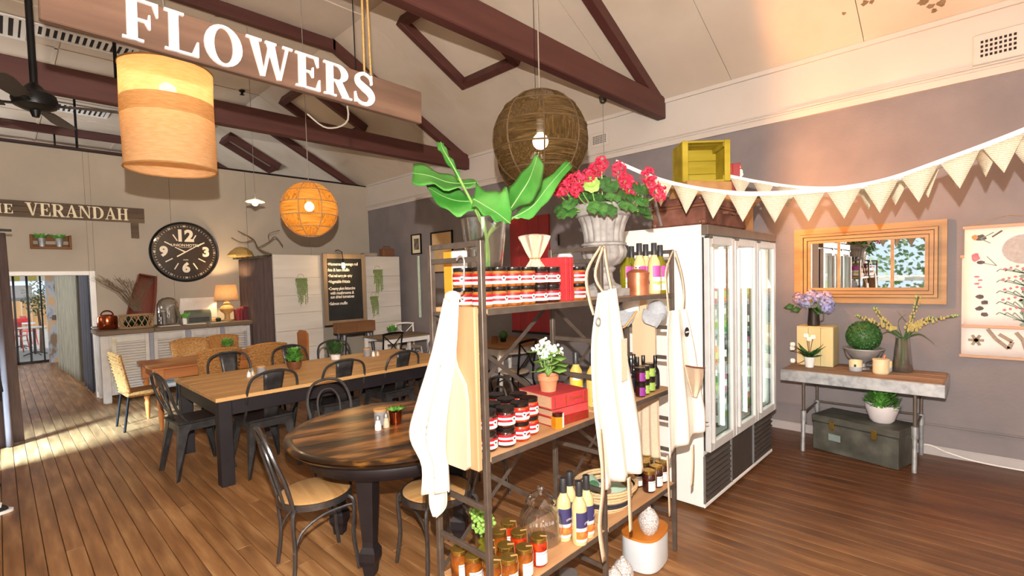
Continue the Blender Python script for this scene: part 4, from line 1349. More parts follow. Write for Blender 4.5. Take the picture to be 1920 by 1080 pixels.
# ------------------------------------------------------------------ chairs
def bistro_chair(label, loc, rz):
    """tubular steel cafe chair; sits facing local +X"""
    t = thing('bistro_chair', label, 'chair', loc, rz, 'grey tubular bistro chairs at the round table')
    G().lathe([(0, .445), (.185, .445), (.2, .452), (.2, .462), (.19, .468), (0, .468)], 36).build('seat', m_seat, t)
    G().lathe([(.203, .425), (.212, .425), (.212, .462), (.203, .462), (.203, .425)], 36).build('seat_ring', m_tube, t)
    hoop = bez([(-.16, -.15, .44), (-.2, -.17, .6), (-.25, -.175, .74), (-.285, -.12, .855), (-.295, 0, .89), (-.285, .12, .855), (-.25, .175, .74), (-.2, .17, .6), (-.16, .15, .44)], 40)
    G().tube(hoop, .0125, 8).build('back_hoop', m_tube, t)
    inner = bez([(-.19, -.075, .44), (-.23, -.09, .6), (-.262, -.09, .72), (-.28, -.05, .795), (-.283, 0, .81), (-.28, .05, .795), (-.262, .09, .72), (-.23, .09, .6), (-.19, .075, .44)], 40)
    G().tube(inner, .009, 8).build('inner_hoop', m_tube, t)
    for sx, sy in ((-1, -1), (-1, 1), (1, -1), (1, 1)):
        G().tube(bez([(sx * .135, sy * .135, .44), (sx * .165, sy * .165, .42), (sx * .172, sy * .172, .36), (sx * .165, sy * .165, .2), (sx * .185, sy * .185, .0)], 12), .0115, 8).build('leg', m_tube, t)
    for sy in (-1, 1):
        G().tube(bez([(-.17, sy * .17, .2), (-.12, sy * .15, .3), (0, sy * .14, .36), (.12, sy * .15, .38), (.165, sy * .165, .385)], 16), .008, 6).build('brace', m_tube, t)
    return t


b1 = bistro_chair('grey tubular bistro chair with round wooden seat, nearest the camera', (1.265, 2.9, 0), -.15)
dup(b1, (1.76, 2.36, 0), 1.45, 'grey tubular bistro chair half behind the white tea towel')
dup(b1, (1.86, 3.72, 0), -1.65, 'grey tubular bistro chair on the far side of the round table')
dup(b1, (2.55, 2.9, 0), 3.1, 'grey tubular bistro chair at the right of the round table, behind the shelving')


def tolix(label, loc, rz):
    """pressed steel cafe chair facing local +Y"""
    t = thing('metal_chair', label, 'chair', loc, rz, 'dark pressed metal chairs at the long table')
    G().box((-.18, -.18, .435), (.18, .18, .455), .012).build('seat', m_tolix, t, False)
    G().box((-.17, -.17, .38), (.17, -.15, .436)).box((-.17, .15, .38), (.17, .17, .436)).box((-.17, -.15, .38), (-.15, .15, .436)).box((.15, -.15, .38), (.17, .15, .436)).build('seat_skirt', m_tolix, t, False)
    for sx, sy in ((-1, -1), (-1, 1), (1, -1), (1, 1)):
        G().add([(sx * .165, sy * .165, .43), (sx * .075, sy * .17, .43), (sx * .19, sy * .195, .0), (sx * .22, sy * .22, .0), (sx * .17, sy * .075, .43), (sx * .195, sy * .19, .0),
                 (sx * .11, sy * .172, .36), (sx * .172, sy * .11, .36)],
                [(0, 1, 6, 3), (6, 2, 3), (0, 3, 7, 4), (7, 3, 5)]).build('leg', m_tolix, t, False, .006)
    hoop = bez([(-.185, -.1, .44), (-.195, -.18, .56), (-.2, -.225, .7), (-.17, -.25, .8), (-.08, -.262, .842), (0, -.265, .85), (.08, -.262, .842), (.17, -.25, .8), (.2, -.225, .7), (.195, -.18, .56), (.185, -.1, .44)], 40)
    G().tube(hoop, .011, 8).build('back_hoop', m_tolix, t)
    P = []
    for k in range(7):
        u = k / 6
        z = .45 + .39 * u
        w = .055 + .03 * u
        y = -.165 - .098 * u
        P.append([(w * a, y + .006 * abs(a), z) for a in (-1, -.6, 0, .6, 1)])
    sp_ = G().grid(P).build('back_splat', m_tolix, t, True, .004)
    arch = [(.035 * cos(a), 0, .035 * sin(a)) for a in [PI * q / 10 for q in range(11)]]
    pts = [(-.035, -.192, .56)] + [(x, -.165 - .098 * ((.7 + z - .45) / .39) - .004, .7 + z) for x, _, z in arch] + [(.035, -.192, .56)]
    G().tube(pts, .0035, 5).build('pressed_rib', m_tolix, t)
    return t


c1 = tolix('dark metal chair at the near left of the long table', (1.66, 4.86, 0), .05)
c1.scale = (1.1, 1.1, 1.1)
for p_, rz_, lb_ in (((2.36, 4.86, 0), -.04, 'dark metal chair in the middle of the near side of the long table'), ((3.02, 4.87, 0), .08, 'dark metal chair at the near right of the long table'),
                     ((1.22, 5.3, 0), -1.5, 'dark metal chair seen side on at the left end of the long table'), ((1.8, 6.0, 0), 3.14, 'dark metal chair on the far side of the long table, against the wicker chairs'),
                     ((2.5, 6.0, 0), 3.2, 'dark metal chair on the far side of the long table, behind the potted herb'), ((3.05, 6.0, 0), 3.1, 'dark metal chair on the far side of the long table, before the chalkboard'),
                     ((3.85, 5.35, 0), 1.6, 'dark metal chair at the right end of the long table')):
    dup(c1, p_, rz_, lb_)

m_wick = M('honey_wicker', '#7a4d20', '#a8753a', 55, (1, 1, 2.2), .75, 0, .8, 3, c3='#c79150')


def wicker(label, loc, rz):
    t = thing('wicker_chair', label, 'chair', loc, rz, 'honey wicker chairs around the small table')
    G().box((-.22, -.22, .4), (.22, .22, .455), .025).build('seat', m_wick, t, False)
    rows = []
    for k in range(9):
        u = k / 8
        z = .44 + .46 * u
        wv = .2 + .045 * u
        rows.append([(wv * s, -.2 - .09 * u - .02 * (1 - s * s) + .03 * s * s, z + .035 * (1 - s * s) * u) for s in (-1, -.75, -.5, -.25, 0, .25, .5, .75, 1)])
    G().grid(rows).build('backrest', m_wick, t, True, .028)
    g = rows[-1]
    G().tube(g, .019, 8).build('top_roll', m_wick, t)
    # woven strands across the back
    g2 = G()
    for k in range(11):
        u = (k + .5) / 11
        z = .46 + .43 * u
        wv = .2 + .045 * u
        g2.tube([(wv * s, -.2 - .09 * u - .02 * (1 - s * s) + .03 * s * s - .016 - .004 * ((i + k) % 2), z + .035 * (1 - s * s) * u) for i, s in enumerate([-1 + 2 * q / 16 for q in range(17)])], .008, 4)
    g2.build('weave', m_wick, t)['kind'] = 'stuff'
    for sx in (-1, 1):
        G().tube([(sx * .19, -.19, .42), (sx * .2, -.25, 0)], .013, 8).build('leg', m_black, t)
        G().tube([(sx * .19, .19, .42), (sx * .2, .2, 0)], .013, 8).build('leg', m_black, t)
    return t


w1 = wicker('wicker chair seen side on at the left end of the honey table', (1.2, 7.52, 0), -1.52)
dup(w1, (1.9, 8.12, 0), 3.1, 'wicker chair nearest the shuttered sideboard doors, far left')
dup(w1, (2.36, 8.2, 0), 3.2, 'wicker chair nearest the sideboard, behind the small tin plant')
dup(w1, (1.83, 7.0, 0), .03, 'wicker chair with its back to the long table, left one')
dup(w1, (2.4, 7.0, 0), -.05, 'wicker chair with its back to the long table, right one')


def cross_chair(label, loc, rz, mt, mseat):
    t = thing('cross_back_chair', label, 'chair', loc, rz, 'cross back chairs near the right wall')
    G().lathe([(0, .43), (.19, .43), (.205, .44), (.205, .452), (.19, .458), (0, .458)], 28, sx=1, sy=.95).build('seat', mseat, t)
    for sx in (-1, 1):
        G().tube(bez([(sx * .17, -.3, .0), (sx * .165, -.2, .3), (sx * .17, -.19, .5), (sx * .185, -.24, .86)], 14), .0135, 8).build('back_post', mt, t)
        G().tube(bez([(sx * .15, .14, .44), (sx * .17, .17, .2), (sx * .19, .2, 0)], 8), .0125, 8).build('leg', mt, t)
        G().tube(bez([(sx * .17, -.2, .22), (sx * .14, 0, .36), (sx * .16, .16, .3)], 10), .008, 6).build('brace', mt, t)
    G().tube(bez([(-.2, -.235, .86), (-.1, -.262, .875), (0, -.27, .88), (.1, -.262, .875), (.2, -.235, .86)], 12), .018, 8).build('top_rail', mt, t)
    G().tube(bez([(-.175, -.2, .5), (0, -.245, .68), (.18, -.24, .84)], 10), .008, 6).build('cross_bar', mt, t)
    G().tube(bez([(.175, -.2, .5), (0, -.235, .68), (-.18, -.24, .84)], 10), .008, 6).build('cross_bar', mt, t)
    return t


m_seat2 = M('pale_seat', '#a89a88', '#b8ab99', 20, rough=.7)
x1 = cross_chair('black cross back chair beside the cream table, behind the shelving', (4.78, 4.6, 0), .12, m_black, m_seat2)
dup(x1, (4.5, 5.1, 0), -1.4, 'black cross back chair at the left end of the cream table')
dup(x1, (4.3, 7.05, 0), .1, 'black cross back chair in front of the small white table')
cross_chair('pale cross back chair in the corner under the framed pictures', (5.42, 7.95, 0), 3.0, m_whitepaint, m_seat2)
t = thing('wooden_chair', 'brown wooden chair back standing between wicker chairs and booth', 'chair', (2.95, 7.4, 0), 1.5)
G().box((-.19, -.19, .42), (.19, .19, .45), .01).build('seat', m_honey, t, False)
G().prism([(-.18, .45), (.18, .45), (.2, .95), (.1, 1.0), (-.1, 1.0), (-.2, .95)], -.2, -.17, 'xz').build('backrest', m_honey, t, False)
for sx in (-1, 1):
    for sy in (-1, 1):
        G().tube([(sx * .16, sy * .16, .42), (sx * .18, sy * .19, 0)], .02, 8).build('leg', m_honey, t)

# ------------------------------------------------------------------ little things on the tables
def leafy(t, r, z0, h, n, mt, seed, w=.02, L=.05, name='leaves'):
    r_ = random.Random(seed)
    g = G()
    for q in range(n):
        a, e, u = r_.uniform(0, 2 * PI), r_.uniform(.0, 1) ** .6, r_.random()
        c = Vector((r * e * cos(a) * (1 - .4 * u), r * e * sin(a) * (1 - .4 * u), z0 + h * u))
        d = Vector((cos(a) * r_.uniform(.3, 1), sin(a) * r_.uniform(.3, 1), r_.uniform(.1, 1))).normalized() * L
        s = d.cross(Vector((0, 0, 1))).normalized() * w
        g.add([c, c + d * .5 + s, c + d, c + d * .5 - s], [(0, 1, 2, 3)])
    return g.build(name, mt, t, False)


def pot_plant(name, label, loc, pot_prof, pot_mat, r, h, n, leaf_mat, seed, w=.02, L=.05, group=None):
    t = thing(name, label, 'potted plant', loc, 0, group)
    G().lathe(pot_prof, 20).build('pot', pot_mat, t)
    top = max(z for _, z in pot_prof)
    G().lathe([(0, top - .012), (max(q for q, z in pot_prof) * .86, top - .012)], 16).build('soil', m_dark, t)
    leafy(t, r, top - .01, h, n, leaf_mat, seed, w, L)
    return t


TT = .763
pot_plant('herb_pot', 'bushy green herb in a copper pot on the long table', (2.22, 5.48, TT), [(0, 0), (.055, 0), (.075, .04), (.08, .09), (.074, .092), (.066, .08), (0, .08)], M('dull_copper', '#7a5138', '#926548', 8, rough=.4, metal=.5), .085, .13, 240, m_green, 5, .018, .05)
pot_plant('herb_pot', 'wispy green plant in a white pot on the long table', (2.83, 5.75, TT), [(0, 0), (.05, 0), (.06, .06), (.055, .06), (0, .05)], m_ceramic, .09, .12, 110, m_green_d, 6, .009, .1)
pot_plant('herb_pot', 'small grassy plant in a tin pot on the honey table', (2.15, 7.5, .751), [(0, 0), (.04, 0), (.045, .1), (.04, .1), (0, .09)], m_galv, .06, .1, 90, m_green, 8, .01, .08)
pot_plant('herb_pot', 'green succulent on the small white table by the booth', (4.75, 7.5, .761), [(0, 0), (.04, 0), (.05, .06), (.045, .06), (0, .05)], m_galv, .07, .07, 60, m_green, 9, .02, .09)


def shaker(x, y, z, mt, label, h=.075):
    t = thing('shaker', label, 'shaker', (x, y, z), 0, 'salt and pepper shakers')
    G().lathe([(0, 0), (.021, 0), (.021, h * .35), (.0155, h * .55), (.0155, h * .72)], 14).build('body', mt, t)
    G().lathe([(.0165, h * .7), (.0165, h * .9), (.01, h), (0, h)], 14).build('cap', m_alu, t)


m_salt = M('white_salt_glass', '#efece8', '#f6f4f1', 9, rough=.25, coat=.5)
m_pepper = M('sandy_pepper_glass', '#c9b79c', '#d6c5ab', 50, rough=.25, coat=.5)


def napkin_cup(x, y, z, label, h=.09):
    t = thing('sugar_cup', label, 'cup', (x, y, z), 0, 'grey cups with wooden lids on the tables')
    G().lathe([(0, 0), (.036, 0), (.042, .01), (.042, h), (.038, h), (.036, .012), (0, .012)], 20).build('cup', M('grey_stoneware', '#8f8f94', '#9c9ca0', 10, rough=.5), t)
    G().lathe([(0, h + .001), (.045, h + .001), (.045, h + .016), (0, h + .016)], 20).build('wooden_lid', m_pine, t)


# round table group (x, y from the photograph's table plane)
napkin_cup(1.725, 2.905, .751, 'grey cup with a wooden lid on the round table')
shaker(1.65, 2.812, .751, m_salt, 'white salt shaker on the round table', .09)
shaker(1.715, 2.82, .751, m_pepper, 'sandy pepper shaker on the round table', .09)
t = thing('succulent_pot', 'small green succulent in a copper pot on the round table', 'potted plant', (1.80, 2.84, .751))
G().lathe([(0, 0), (.034, 0), (.044, .085), (.041, .085), (.036, .07), (0, .07)], 20).build('pot', m_copper, t)
for k in range(14):
    a = k * 2.4
    e = .03 + .035 * (k / 14)
    c = Vector((0, 0, .08))
    d = Vector((cos(a), sin(a), .75 - .03 * k)).normalized() * (e + .02)
    s_ = Vector((-sin(a), cos(a), 0)) * .013
    G().add([c, c + d * .5 + s_, c + d, c + d * .5 - s_, c + d * .5 + Vector((0, 0, .008))], [(0, 1, 4), (1, 2, 4), (2, 3, 4), (3, 0, 4)]).build('leaf', m_green, t, True, .004)
t = thing('creamer', 'tiny wooden ring handled creamer beside the round table succulent', 'cup', (1.79, 2.935, .751))
G().lathe([(0, 0), (.02, 0), (.022, .04), (.018, .075), (.021, .085), (.017, .085), (0, .01)], 14).build('body', m_pine, t)
G().tube([(.02 + .014 * sin(a), 0, .05 + .022 * cos(a)) for a in [PI * q / 8 for q in range(9)]], .004, 6).build('handle', m_pine, t)
napkin_cup(1.84, 5.37, TT, 'grey cup on the left half of the long table')
shaker(1.735, 5.42, TT, m_salt, 'white salt shaker at the left of the long table', .075)
shaker(1.785, 5.46, TT, m_pepper, 'sandy pepper shaker at the left of the long table', .075)
napkin_cup(3.19, 5.63, TT, 'grey cup on the right half of the long table')
shaker(3.24, 5.57, TT, m_salt, 'white salt shaker at the right of the long table', .075)
shaker(3.29, 5.55, TT, m_pepper, 'sandy pepper shaker at the right of the long table', .075)
shaker(2.26, 7.42, .751, m_salt, 'white salt shaker on the honey table', .075)
t = thing('brown_mug', 'brown mug on the cream table by the red panel', 'mug', (5.0, 5.2, .756))
G().lathe([(0, 0), (.045, 0), (.05, .1), (.045, .1), (.04, .01), (0, .01)], 16).build('body', m_rough, t)
G().tube([(.045 + .025 * sin(a), 0, .05 + .03 * cos(a)) for a in [PI * q / 8 for q in range(9)]], .005, 6).build('handle', m_rough, t)
t = thing('clipped_plant', 'dark round clipped plant on the cream table', 'potted plant', (5.18, 5.2, .756))
G().lathe([(0, 0), (.04, 0), (.05, .05), (0, .05)], 14).build('pot', m_dkplastic, t)
G().ball((0, 0, .1), .07, 14, 10).build('foliage', m_green_d, t)
# person at the far left edge
m_jean = M('dark_trousers', '#22222a', '#2d2d36', 40, rough=.9)
m_skin = M('skin', '#b98465', '#c79374', 20, rough=.6)
t = thing('person', 'person in dark trousers and black sneakers, only one shoe in the frame', 'person', (-.17, 5.54, 0), 0)
me = bpy.data.meshes.new('body')
pts = [(0, 0, .95, .14), (0, 0, 1.2, .13), (0, 0, 1.42, .12), (0, 0, 1.52, .055), (0, 0, 1.62, .085), (0, 0, 1.72, .075),
       (.0, -.1, .88, .1), (.02, -.1, .5, .062), (-.02, -.1, .1, .045), (.0, .1, .88, .1), (.02, .14, .5, .062), (-.22, .16, .1, .045),
       (0, -.19, 1.4, .06), (-.03, -.24, 1.12, .043), (.02, -.24, .88, .032), (0, .19, 1.4, .06), (-.03, .24, 1.12, .043), (.02, .24, .88, .032)]
me.from_pydata([p[:3] for p in pts], [(0, 1), (1, 2), (2, 3), (3, 4), (4, 5), (0, 6), (6, 7), (7, 8), (0, 9), (9, 10), (10, 11), (2, 12), (12, 13), (13, 14), (2, 15), (15, 16), (16, 17)], [])
o = bpy.data.objects.new('body', me)
COL.objects.link(o)
o.parent = t
md = o.modifiers.new('skin', 'SKIN')
for sv, p in zip(me.skin_vertices[0].data, pts):
    sv.radius = (p[3], p[3])
me.skin_vertices[0].data[0].use_root = True
md = o.modifiers.new('sub', 'SUBSURF')
md.levels = md.render_levels = 2
me.materials.append(m_skin)
for sy in (-.1, .16):
    G().tube([(.0, sy * .95, .9), (.02, sy, .5), (.03 - .2 * (sy > 0), sy, .26), (.04 - .22 * (sy > 0), sy, .2)], [.115, .085, .075, .085], 14, False).build('trouser_leg', m_jean, t)
    sh = G().at((-.22 if sy > 0 else 0, 0, 0))
    ox = -.22 if sy > 0 else 0
    for z0, z1, gr in ((0.0, .022, 1.0),):
        sh.prism([(-.09 + .09 * cos(a) if cos(a) < 0 else .08 + .1 * cos(a), sy + .05 * sin(a)) for a in [2 * PI * q / 20 for q in range(20)]], 0, .022)
    sh.build('sole', m_ceramic, t)
    G().ball((.0 + ox, sy, .02), .1, 14, 8, (1.55, .48, .75)).build('shoe', M('black_canvas_shoe', '#1a1a1c', '#242428', 30, rough=.8), t)
    for q in range(3):
        G().tube([(ox + .05 + .028 * q, sy - .035, .078 - .01 * q), (ox + .055 + .028 * q, sy, .1 - .012 * q), (ox + .05 + .028 * q, sy + .035, .078 - .01 * q)], .008, 6).build('lace', m_ceramic, t)
G().tube([(0, 0, .92), (0, 0, 1.1), (0, 0, 1.4), (0, 0, 1.47)], [.17, .155, .16, .09], 16).build('shirt', M('dark_shirt', '#2b2d33', None, 20, rough=.9), t)
G().ball((-.02, 0, 1.69), .1, 16, 10, (1, .85, 1.05)).build('hair', M('brown_hair', '#3a281c', '#4a3526', 40, rough=.7), t)

# ------------------------------------------------------------------ shelving rack
FX, FY0, FY1, TOP = (1.268, 2.06, 2.82), 1.38, 1.69, 1.845
S1, S2, S3 = 1.585, 1.015, .43
t = thing('shelf_rack', 'two bay dark steel rack with three oak shelves of jars and bottles', 'shelving', (0, 0, 0))
hw = .0115
m_shelf = wood('oak_shelf', '#a9794a', '#c4966a', 'x', .5, 9, .08, c3='#d3aa7e')
for x in FX:
    for y in (FY0, FY1):
        G().box((x - hw, y - hw, 0), (x + hw, y + hw, TOP), .002).build('post', m_steel, t, False)
    for z in (TOP - .011, 1.775, 1.375, 1.19, .812, .62, .23):
        G().box((x - .008, FY0 + hw, z - .011), (x + .008, FY1 - hw, z + .011), .002).build('rail', m_steel, t, False)
    for z in (S1, S2, S3):
        G().box((x - .008, FY0 + hw, z - .034), (x + .008, FY1 - hw, z - .021), .002).build('shelf_bearer', m_steel, t, False)
for z in (S1, S2, S3):
    for a, bb in zip(FX[:-1], FX[1:]):
        G().box((a + hw + .001, FY0 - .012 + .0, z - .02), (bb - hw - .001, FY1 + .012, z), .003).build('shelf', m_shelf, t, False)
        G().box((a + hw + .001, FY0 - .016, z - .024), (bb - hw - .001, FY0 - .0125, z + .001), .0005).build('edge_strip', m_steel, t, False)
for a, bb in zip(FX[:-1], FX[1:]):
    for z0, z1 in ((S2, S1 - .03), (S3, S2 - .03)):
        for p, q in (((a + .02, z0 + .01), (bb - .02, z1 - .01)), ((a + .02, z1 - .01), (bb - .02, z0 + .01))):
            d = Vector((q[0] - p[0], q[1] - p[1])).normalized()
            n_ = Vector((-d.y, d.x)) * .011
            yo = FY1 + .0125 + (.004 if p[1] < q[1] else 0)
            G().prism([(p[0] - n_.x, p[1] - n_.y), (q[0] - n_.x, q[1] - n_.y), (q[0] + n_.x, q[1] + n_.y), (p[0] + n_.x, p[1] + n_.y)], yo, yo + .003, 'xz').build('brace', m_steel, t, False)

# ------------------------------------------------------------------ jars
RED, WHT = '#a80f1c', '#ece6e2'
lab_stops = [(0, WHT), (.2, RED), (.42, WHT), (.62, RED), (.84, WHT)]
m_label = bands('striped_label', [(0, WHT), (.3, RED), (.42, WHT), (.53, RED)], .08)
m_badge = M('badge_white', '#ece9e5', '#f4f1ee', 10, rough=.5)
m_chut = M('brown_chutney', '#6e3a14', '#9c5a24', 30, rough=.25, coat=.7, c3='#b3752f')
m_relish = M('red_relish', '#7a1205', '#a82a0c', 35, rough=.2, coat=.7, c3='#c24a1a')
m_marm = M('amber_marmalade', '#4f2508', '#84430f', 25, rough=.15, coat=.8, c3='#a0601f')
m_darkjam = M('dark_jam', '#2b0f0c', '#43170f', 20, rough=.15, coat=.8)
m_print = M('black_print', '#222024', None, 10, rough=.6)


def chutney(mt, d=.083, h=.08):
    t = thing('chutney_jar', 'x', 'jar', (0, 0, 0))
    r = d / 2
    G().lathe([(0, .001), (r * .9, .001), (r, .007), (r, .058), (r * .92, .064), (r * .86, .067), (0, .067)], 20).build('jar_body', mt, t)
    G().lathe([(r * .95, .064), (r * .97, .066), (r * .97, .0785), (r * .93, .08), (0, .08)], 20).build('lid', m_dkplastic, t)
    G().lathe([(r + .0008, .012), (r + .0008, .053)], 20, a0=-PI, a1=PI * .72).build('label', m_label, t)
    a = -PI / 2 + .15
    g = G().at(((r + .0012) * cos(a), (r + .0012) * sin(a), .035), a + PI / 2)
    g.prism([(.0105 * cos(q), .0105 * sin(q)) for q in [2 * PI * k / 16 for k in range(16)]], -.0012, .0004, 'xz')
    g.build('badge', m_badge, t, False)
    g = G().at(((r + .0018) * cos(a), (r + .0018) * sin(a), .035), a + PI / 2)
    g.prism([(0, -.005), (.005, .0), (.0045, .004), (.002, .0045), (0, .002), (-.002, .0045), (-.0045, .004), (-.005, .0)], -.0013, .0004, 'xz')
    g.build('heart_mark', m_print, t, False)
    return t


ORD = ['first', 'second', 'third', 'fourth', 'fifth', 'sixth', 'seventh', 'eighth', 'ninth', 'tenth', 'eleventh', 'twelfth', 'thirteenth', 'fourteenth', 'fifteenth', 'sixteenth']
jc, jr_ = chutney(m_chut), chutney(m_relish)
jd = chutney(m_darkjam)
GRP = 'striped label chutney jars on the top shelf'
uses = {id(jc): False, id(jr_): False, id(jd): False}


def put(proto, loc, rz, label, group):
    if not uses.get(id(proto)):
        uses[id(proto)] = True
        proto.location = loc
        proto.rotation_euler = (0, 0, rz)
        proto['label'] = label
        proto['group'] = group
        return proto
    return dup(proto, loc, rz, label, group)


xs = [(1.315, 1.545), (1.335, 1.45), (1.42, 1.45), (1.506, 1.45), (1.592, 1.45), (1.678, 1.45), (1.764, 1.45)]
for tier in (0, 1):
    for i, (x, y) in enumerate(xs):
        pr = jd if i >= 5 else jc
        put(pr, (x, y - .003 * (tier == 1), S1 + .0005 + .0805 * tier), random.uniform(-.2, .2) + (-.15 if i > 1 else -.9),
            '%s jar from the left in the %s tier of striped chutney jars, top shelf' % (ORD[i], ('lower', 'upper')[tier]), GRP)
for tier in (0, 1):
    for i, x in enumerate((1.975, 2.105 - .04)):
        put(jc, (x - .01, 1.45 + .0 * i, S1 + .0005 + .0805 * tier) if i == 0 else (2.007 + .05, 1.52, S1 + .0005 + .0805 * tier), .3 + .2 * i,
            '%s striped jar of the %s pair to the right of the red books, top shelf' % (('left', 'right')[i], ('lower', 'upper')[tier]), GRP)
# middle shelf: front row two high, back row
front = [(1.335, 1.445, 2, jd), (1.42, 1.425, 2, jd), (1.512, 1.43, 2, jr_), (1.598, 1.455, 2, jr_)]
for i, (x, y, n, pr) in enumerate(front):
    for tier in range(n):
        put(pr, (x, y, S2 + .0005 + .0805 * tier), (.1, .15, -.35, .1)[i] - .15,
            '%s striped jar from the left in the front row of the middle shelf, %s one' % (ORD[i], ('lower', 'upper')[tier]), 'striped label jars on the middle shelf')
back = [(1.345, 1.54, jd), (1.43, 1.515, jr_), (1.45, 1.605, jr_), (1.525, 1.525, jr_), (1.55, 1.615, jr_), (1.628, 1.545, jr_)]
for i, (x, y, pr) in enumerate(back):
    for tier in (0, 1):
        put(pr, (x, y, S2 + .0005 + .0805 * tier), .7,
            '%s striped jar behind the front row of the middle shelf, %s one' % (ORD[i], ('lower', 'upper')[tier]), 'striped label jars on the middle shelf')
# bottom shelf: tall jars with brass lids
m_lab2 = bands('white_blue_label', [(0, '#5a3d7a'), (.16, '#f1efec'), (.78, '#8fa6b8'), (.83, '#f1efec')], .075)
m_tape = M('kraft_seal', '#c39a63', '#cfa873', 30, rough=.8)


def brass_jar(mt, h=.125, r=.038):
    t = thing('marmalade_jar', 'x', 'jar', (0, 0, 0))
    G().lathe([(0, .001), (r * .9, .001), (r, .008), (r, h * .76), (r * .85, h * .83), (r * .85, h * .86), (0, h * .86)], 20).build('jar_body', mt, t)
    G().lathe([(r * .92, h * .85), (r * .95, h * .87), (r * .95, h * .985), (r * .9, h), (0, h)], 20).build('lid', m_gold, t)
    G().lathe([(r + .0008, .012), (r + .0008, .07)], 20, a0=-PI * .92, a1=PI * .5).build('label', m_lab2, t)
    a = -PI / 2 + .5
    p = lambda q, z: ((q) * cos(a), (q) * sin(a), z)
    w = Vector((-sin(a), cos(a), 0)) * .005
    L = [Vector(p(.008, h + .0012)), Vector(p(r * .97, h + .0008)), Vector(p(r * .985, h * .86)), Vector(p(r + .0015, h * .74)), Vector(p(r + .0015, .068))]
    G().grid([[q - w, q + w] for q in L]).build('seal_strip', m_tape, t, False, .0008)
    return t


ja, jo, jk = brass_jar(m_marm), brass_jar(m_relish), brass_jar(m_darkjam)
spots = [(1.612, 1.43, jo), (1.506, 1.42, ja), (1.408, 1.415, ja), (1.345, 1.45, ja), (1.465, 1.49, ja), (1.585, 1.525, jo), (1.62, 1.625, jo), (1.39, 1.53, ja), (1.315, 1.62, ja), (1.32, 1.535, ja), (1.43, 1.575, ja), (1.53, 1.6, ja)]
for i, (x, y, pr) in enumerate(spots):
    nm = ['tall jar of red relish with brass lid nearest the glass cookie jar', 'amber marmalade jar in front, just left of the red relish jar', 'amber marmalade jar at the front edge, left of the middle', 'amber marmalade jar close to the left front post',
          'amber marmalade jar behind the front pair', 'red relish jar with brass lid behind the front row', 'red relish jar half hidden by the green herb', 'amber jar against the left frame, second from the back',
          'amber jar at the left rear corner of the bottom shelf', 'amber jar seen through the left frame rails', 'amber jar under the green herb', 'amber jar beside the herb at the back of the bottom shelf'][i]
    put(pr, (x, y, S3 + .0005), .15 + .2 * (i % 3), nm, 'brass lidded jars at the left of the bottom shelf')
for i, (x, y) in enumerate(((2.60, 1.43), (2.69, 1.43), (2.772, 1.44), (2.62, 1.52), (2.705, 1.52), (2.772, 1.53), (2.66, 1.605), (2.75, 1.615))):
    put(jk, (x, y, S3 + .0005), .2 + .15 * (i % 3), '%s dark jam jar, %s row, at the right end of the bottom shelf' % (ORD[i % 3] if i < 6 else ORD[i - 6], ('front', 'middle', 'back')[i // 3]), 'dark jam jars at the right of the bottom shelf')


# ------------------------------------------------------------------ bottles
def bottle(name, h, r, body, cap, lab, z0, z1, neck=.3):
    t = thing(name, 'x', 'bottle', (0, 0, 0))
    s = h * (1 - neck)
    G().lathe([(0, .001), (r * .92, .001), (r, .008), (r, s * .82), (r * .9, s * .92), (r * .5, s * 1.05), (r * .4, s * 1.12), (r * .4, h * .93), (0, h * .93)], 20).build('bottle_body', body, t)
    G().lathe([(r * .42, h * .76), (r * .47, h * .765), (r * .47, h * .99), (r * .42, h), (0, h)], 16).build('cap', cap, t)
    G().lathe([(r + .0008, z0), (r + .0008, z1)], 20, a0=-PI * .95, a1=PI * .45).build('label', lab, t)
    return t


m_capk = M('charcoal_capsule', '#2a2a2e', '#36363a', 20, rough=.4)
m_creamy = M('creamy_dressing', '#d9c58c', '#e6d5a4', 8, rough=.2, coat=.7)
m_oil = M('green_olive_oil', '#6d6a0c', '#8c8414', 8, rough=.1, coat=.8)
m_curd = M('yellow_dressing', '#d8b75c', '#e6c877', 8, rough=.2, coat=.7)
m_lp = bands('pink_label', [(0, WHT), (.1, WHT), (.36, '#9fb556'), (.42, WHT), (.58, '#b94fa2'), (.97, WHT)], .17)
m_ln = bands('navy_label', [(0, WHT), (.12, WHT), (.2, '#e0762f'), (.42, WHT), (.52, '#3d3a68'), (.98, '#3d3a68')], .165)
m_ly = bands('yellow_label', [(0, WHT), (.16, '#c88a2a'), (.34, WHT), (.58, '#d9c23a'), (.8, WHT)], .165)
m_writing = M('label_writing', '#f2eff0', None, 5, rough=.6)
m_fruit = M('print_fruit', '#a8bb3e', '#d2dc6a', 60, rough=.6)
m_orange = M('print_orange', '#dd6a2c', '#eb9350', 60, rough=.6)


def dots(t, r, z, n, s, mt, a0, da, name='fruit_print', seed=1):
    r_ = random.Random(seed)
    g = G()
    for k in range(n):
        a = a0 + da * (k / max(1, n - 1)) + r_.uniform(-.05, .05)
        zz_ = z + r_.uniform(-.4, .4) * s * 2
        q = r + .0014
        c = Vector((q * cos(a), q * sin(a), zz_))
        tx = Vector((-sin(a), cos(a), 0))
        g.add([c + (tx * cos(b) + Vector((0, 0, sin(b)))) * s for b in [2 * PI * i / 8 for i in range(8)]], [tuple(range(8))])
    g.build(name, mt, t, False)


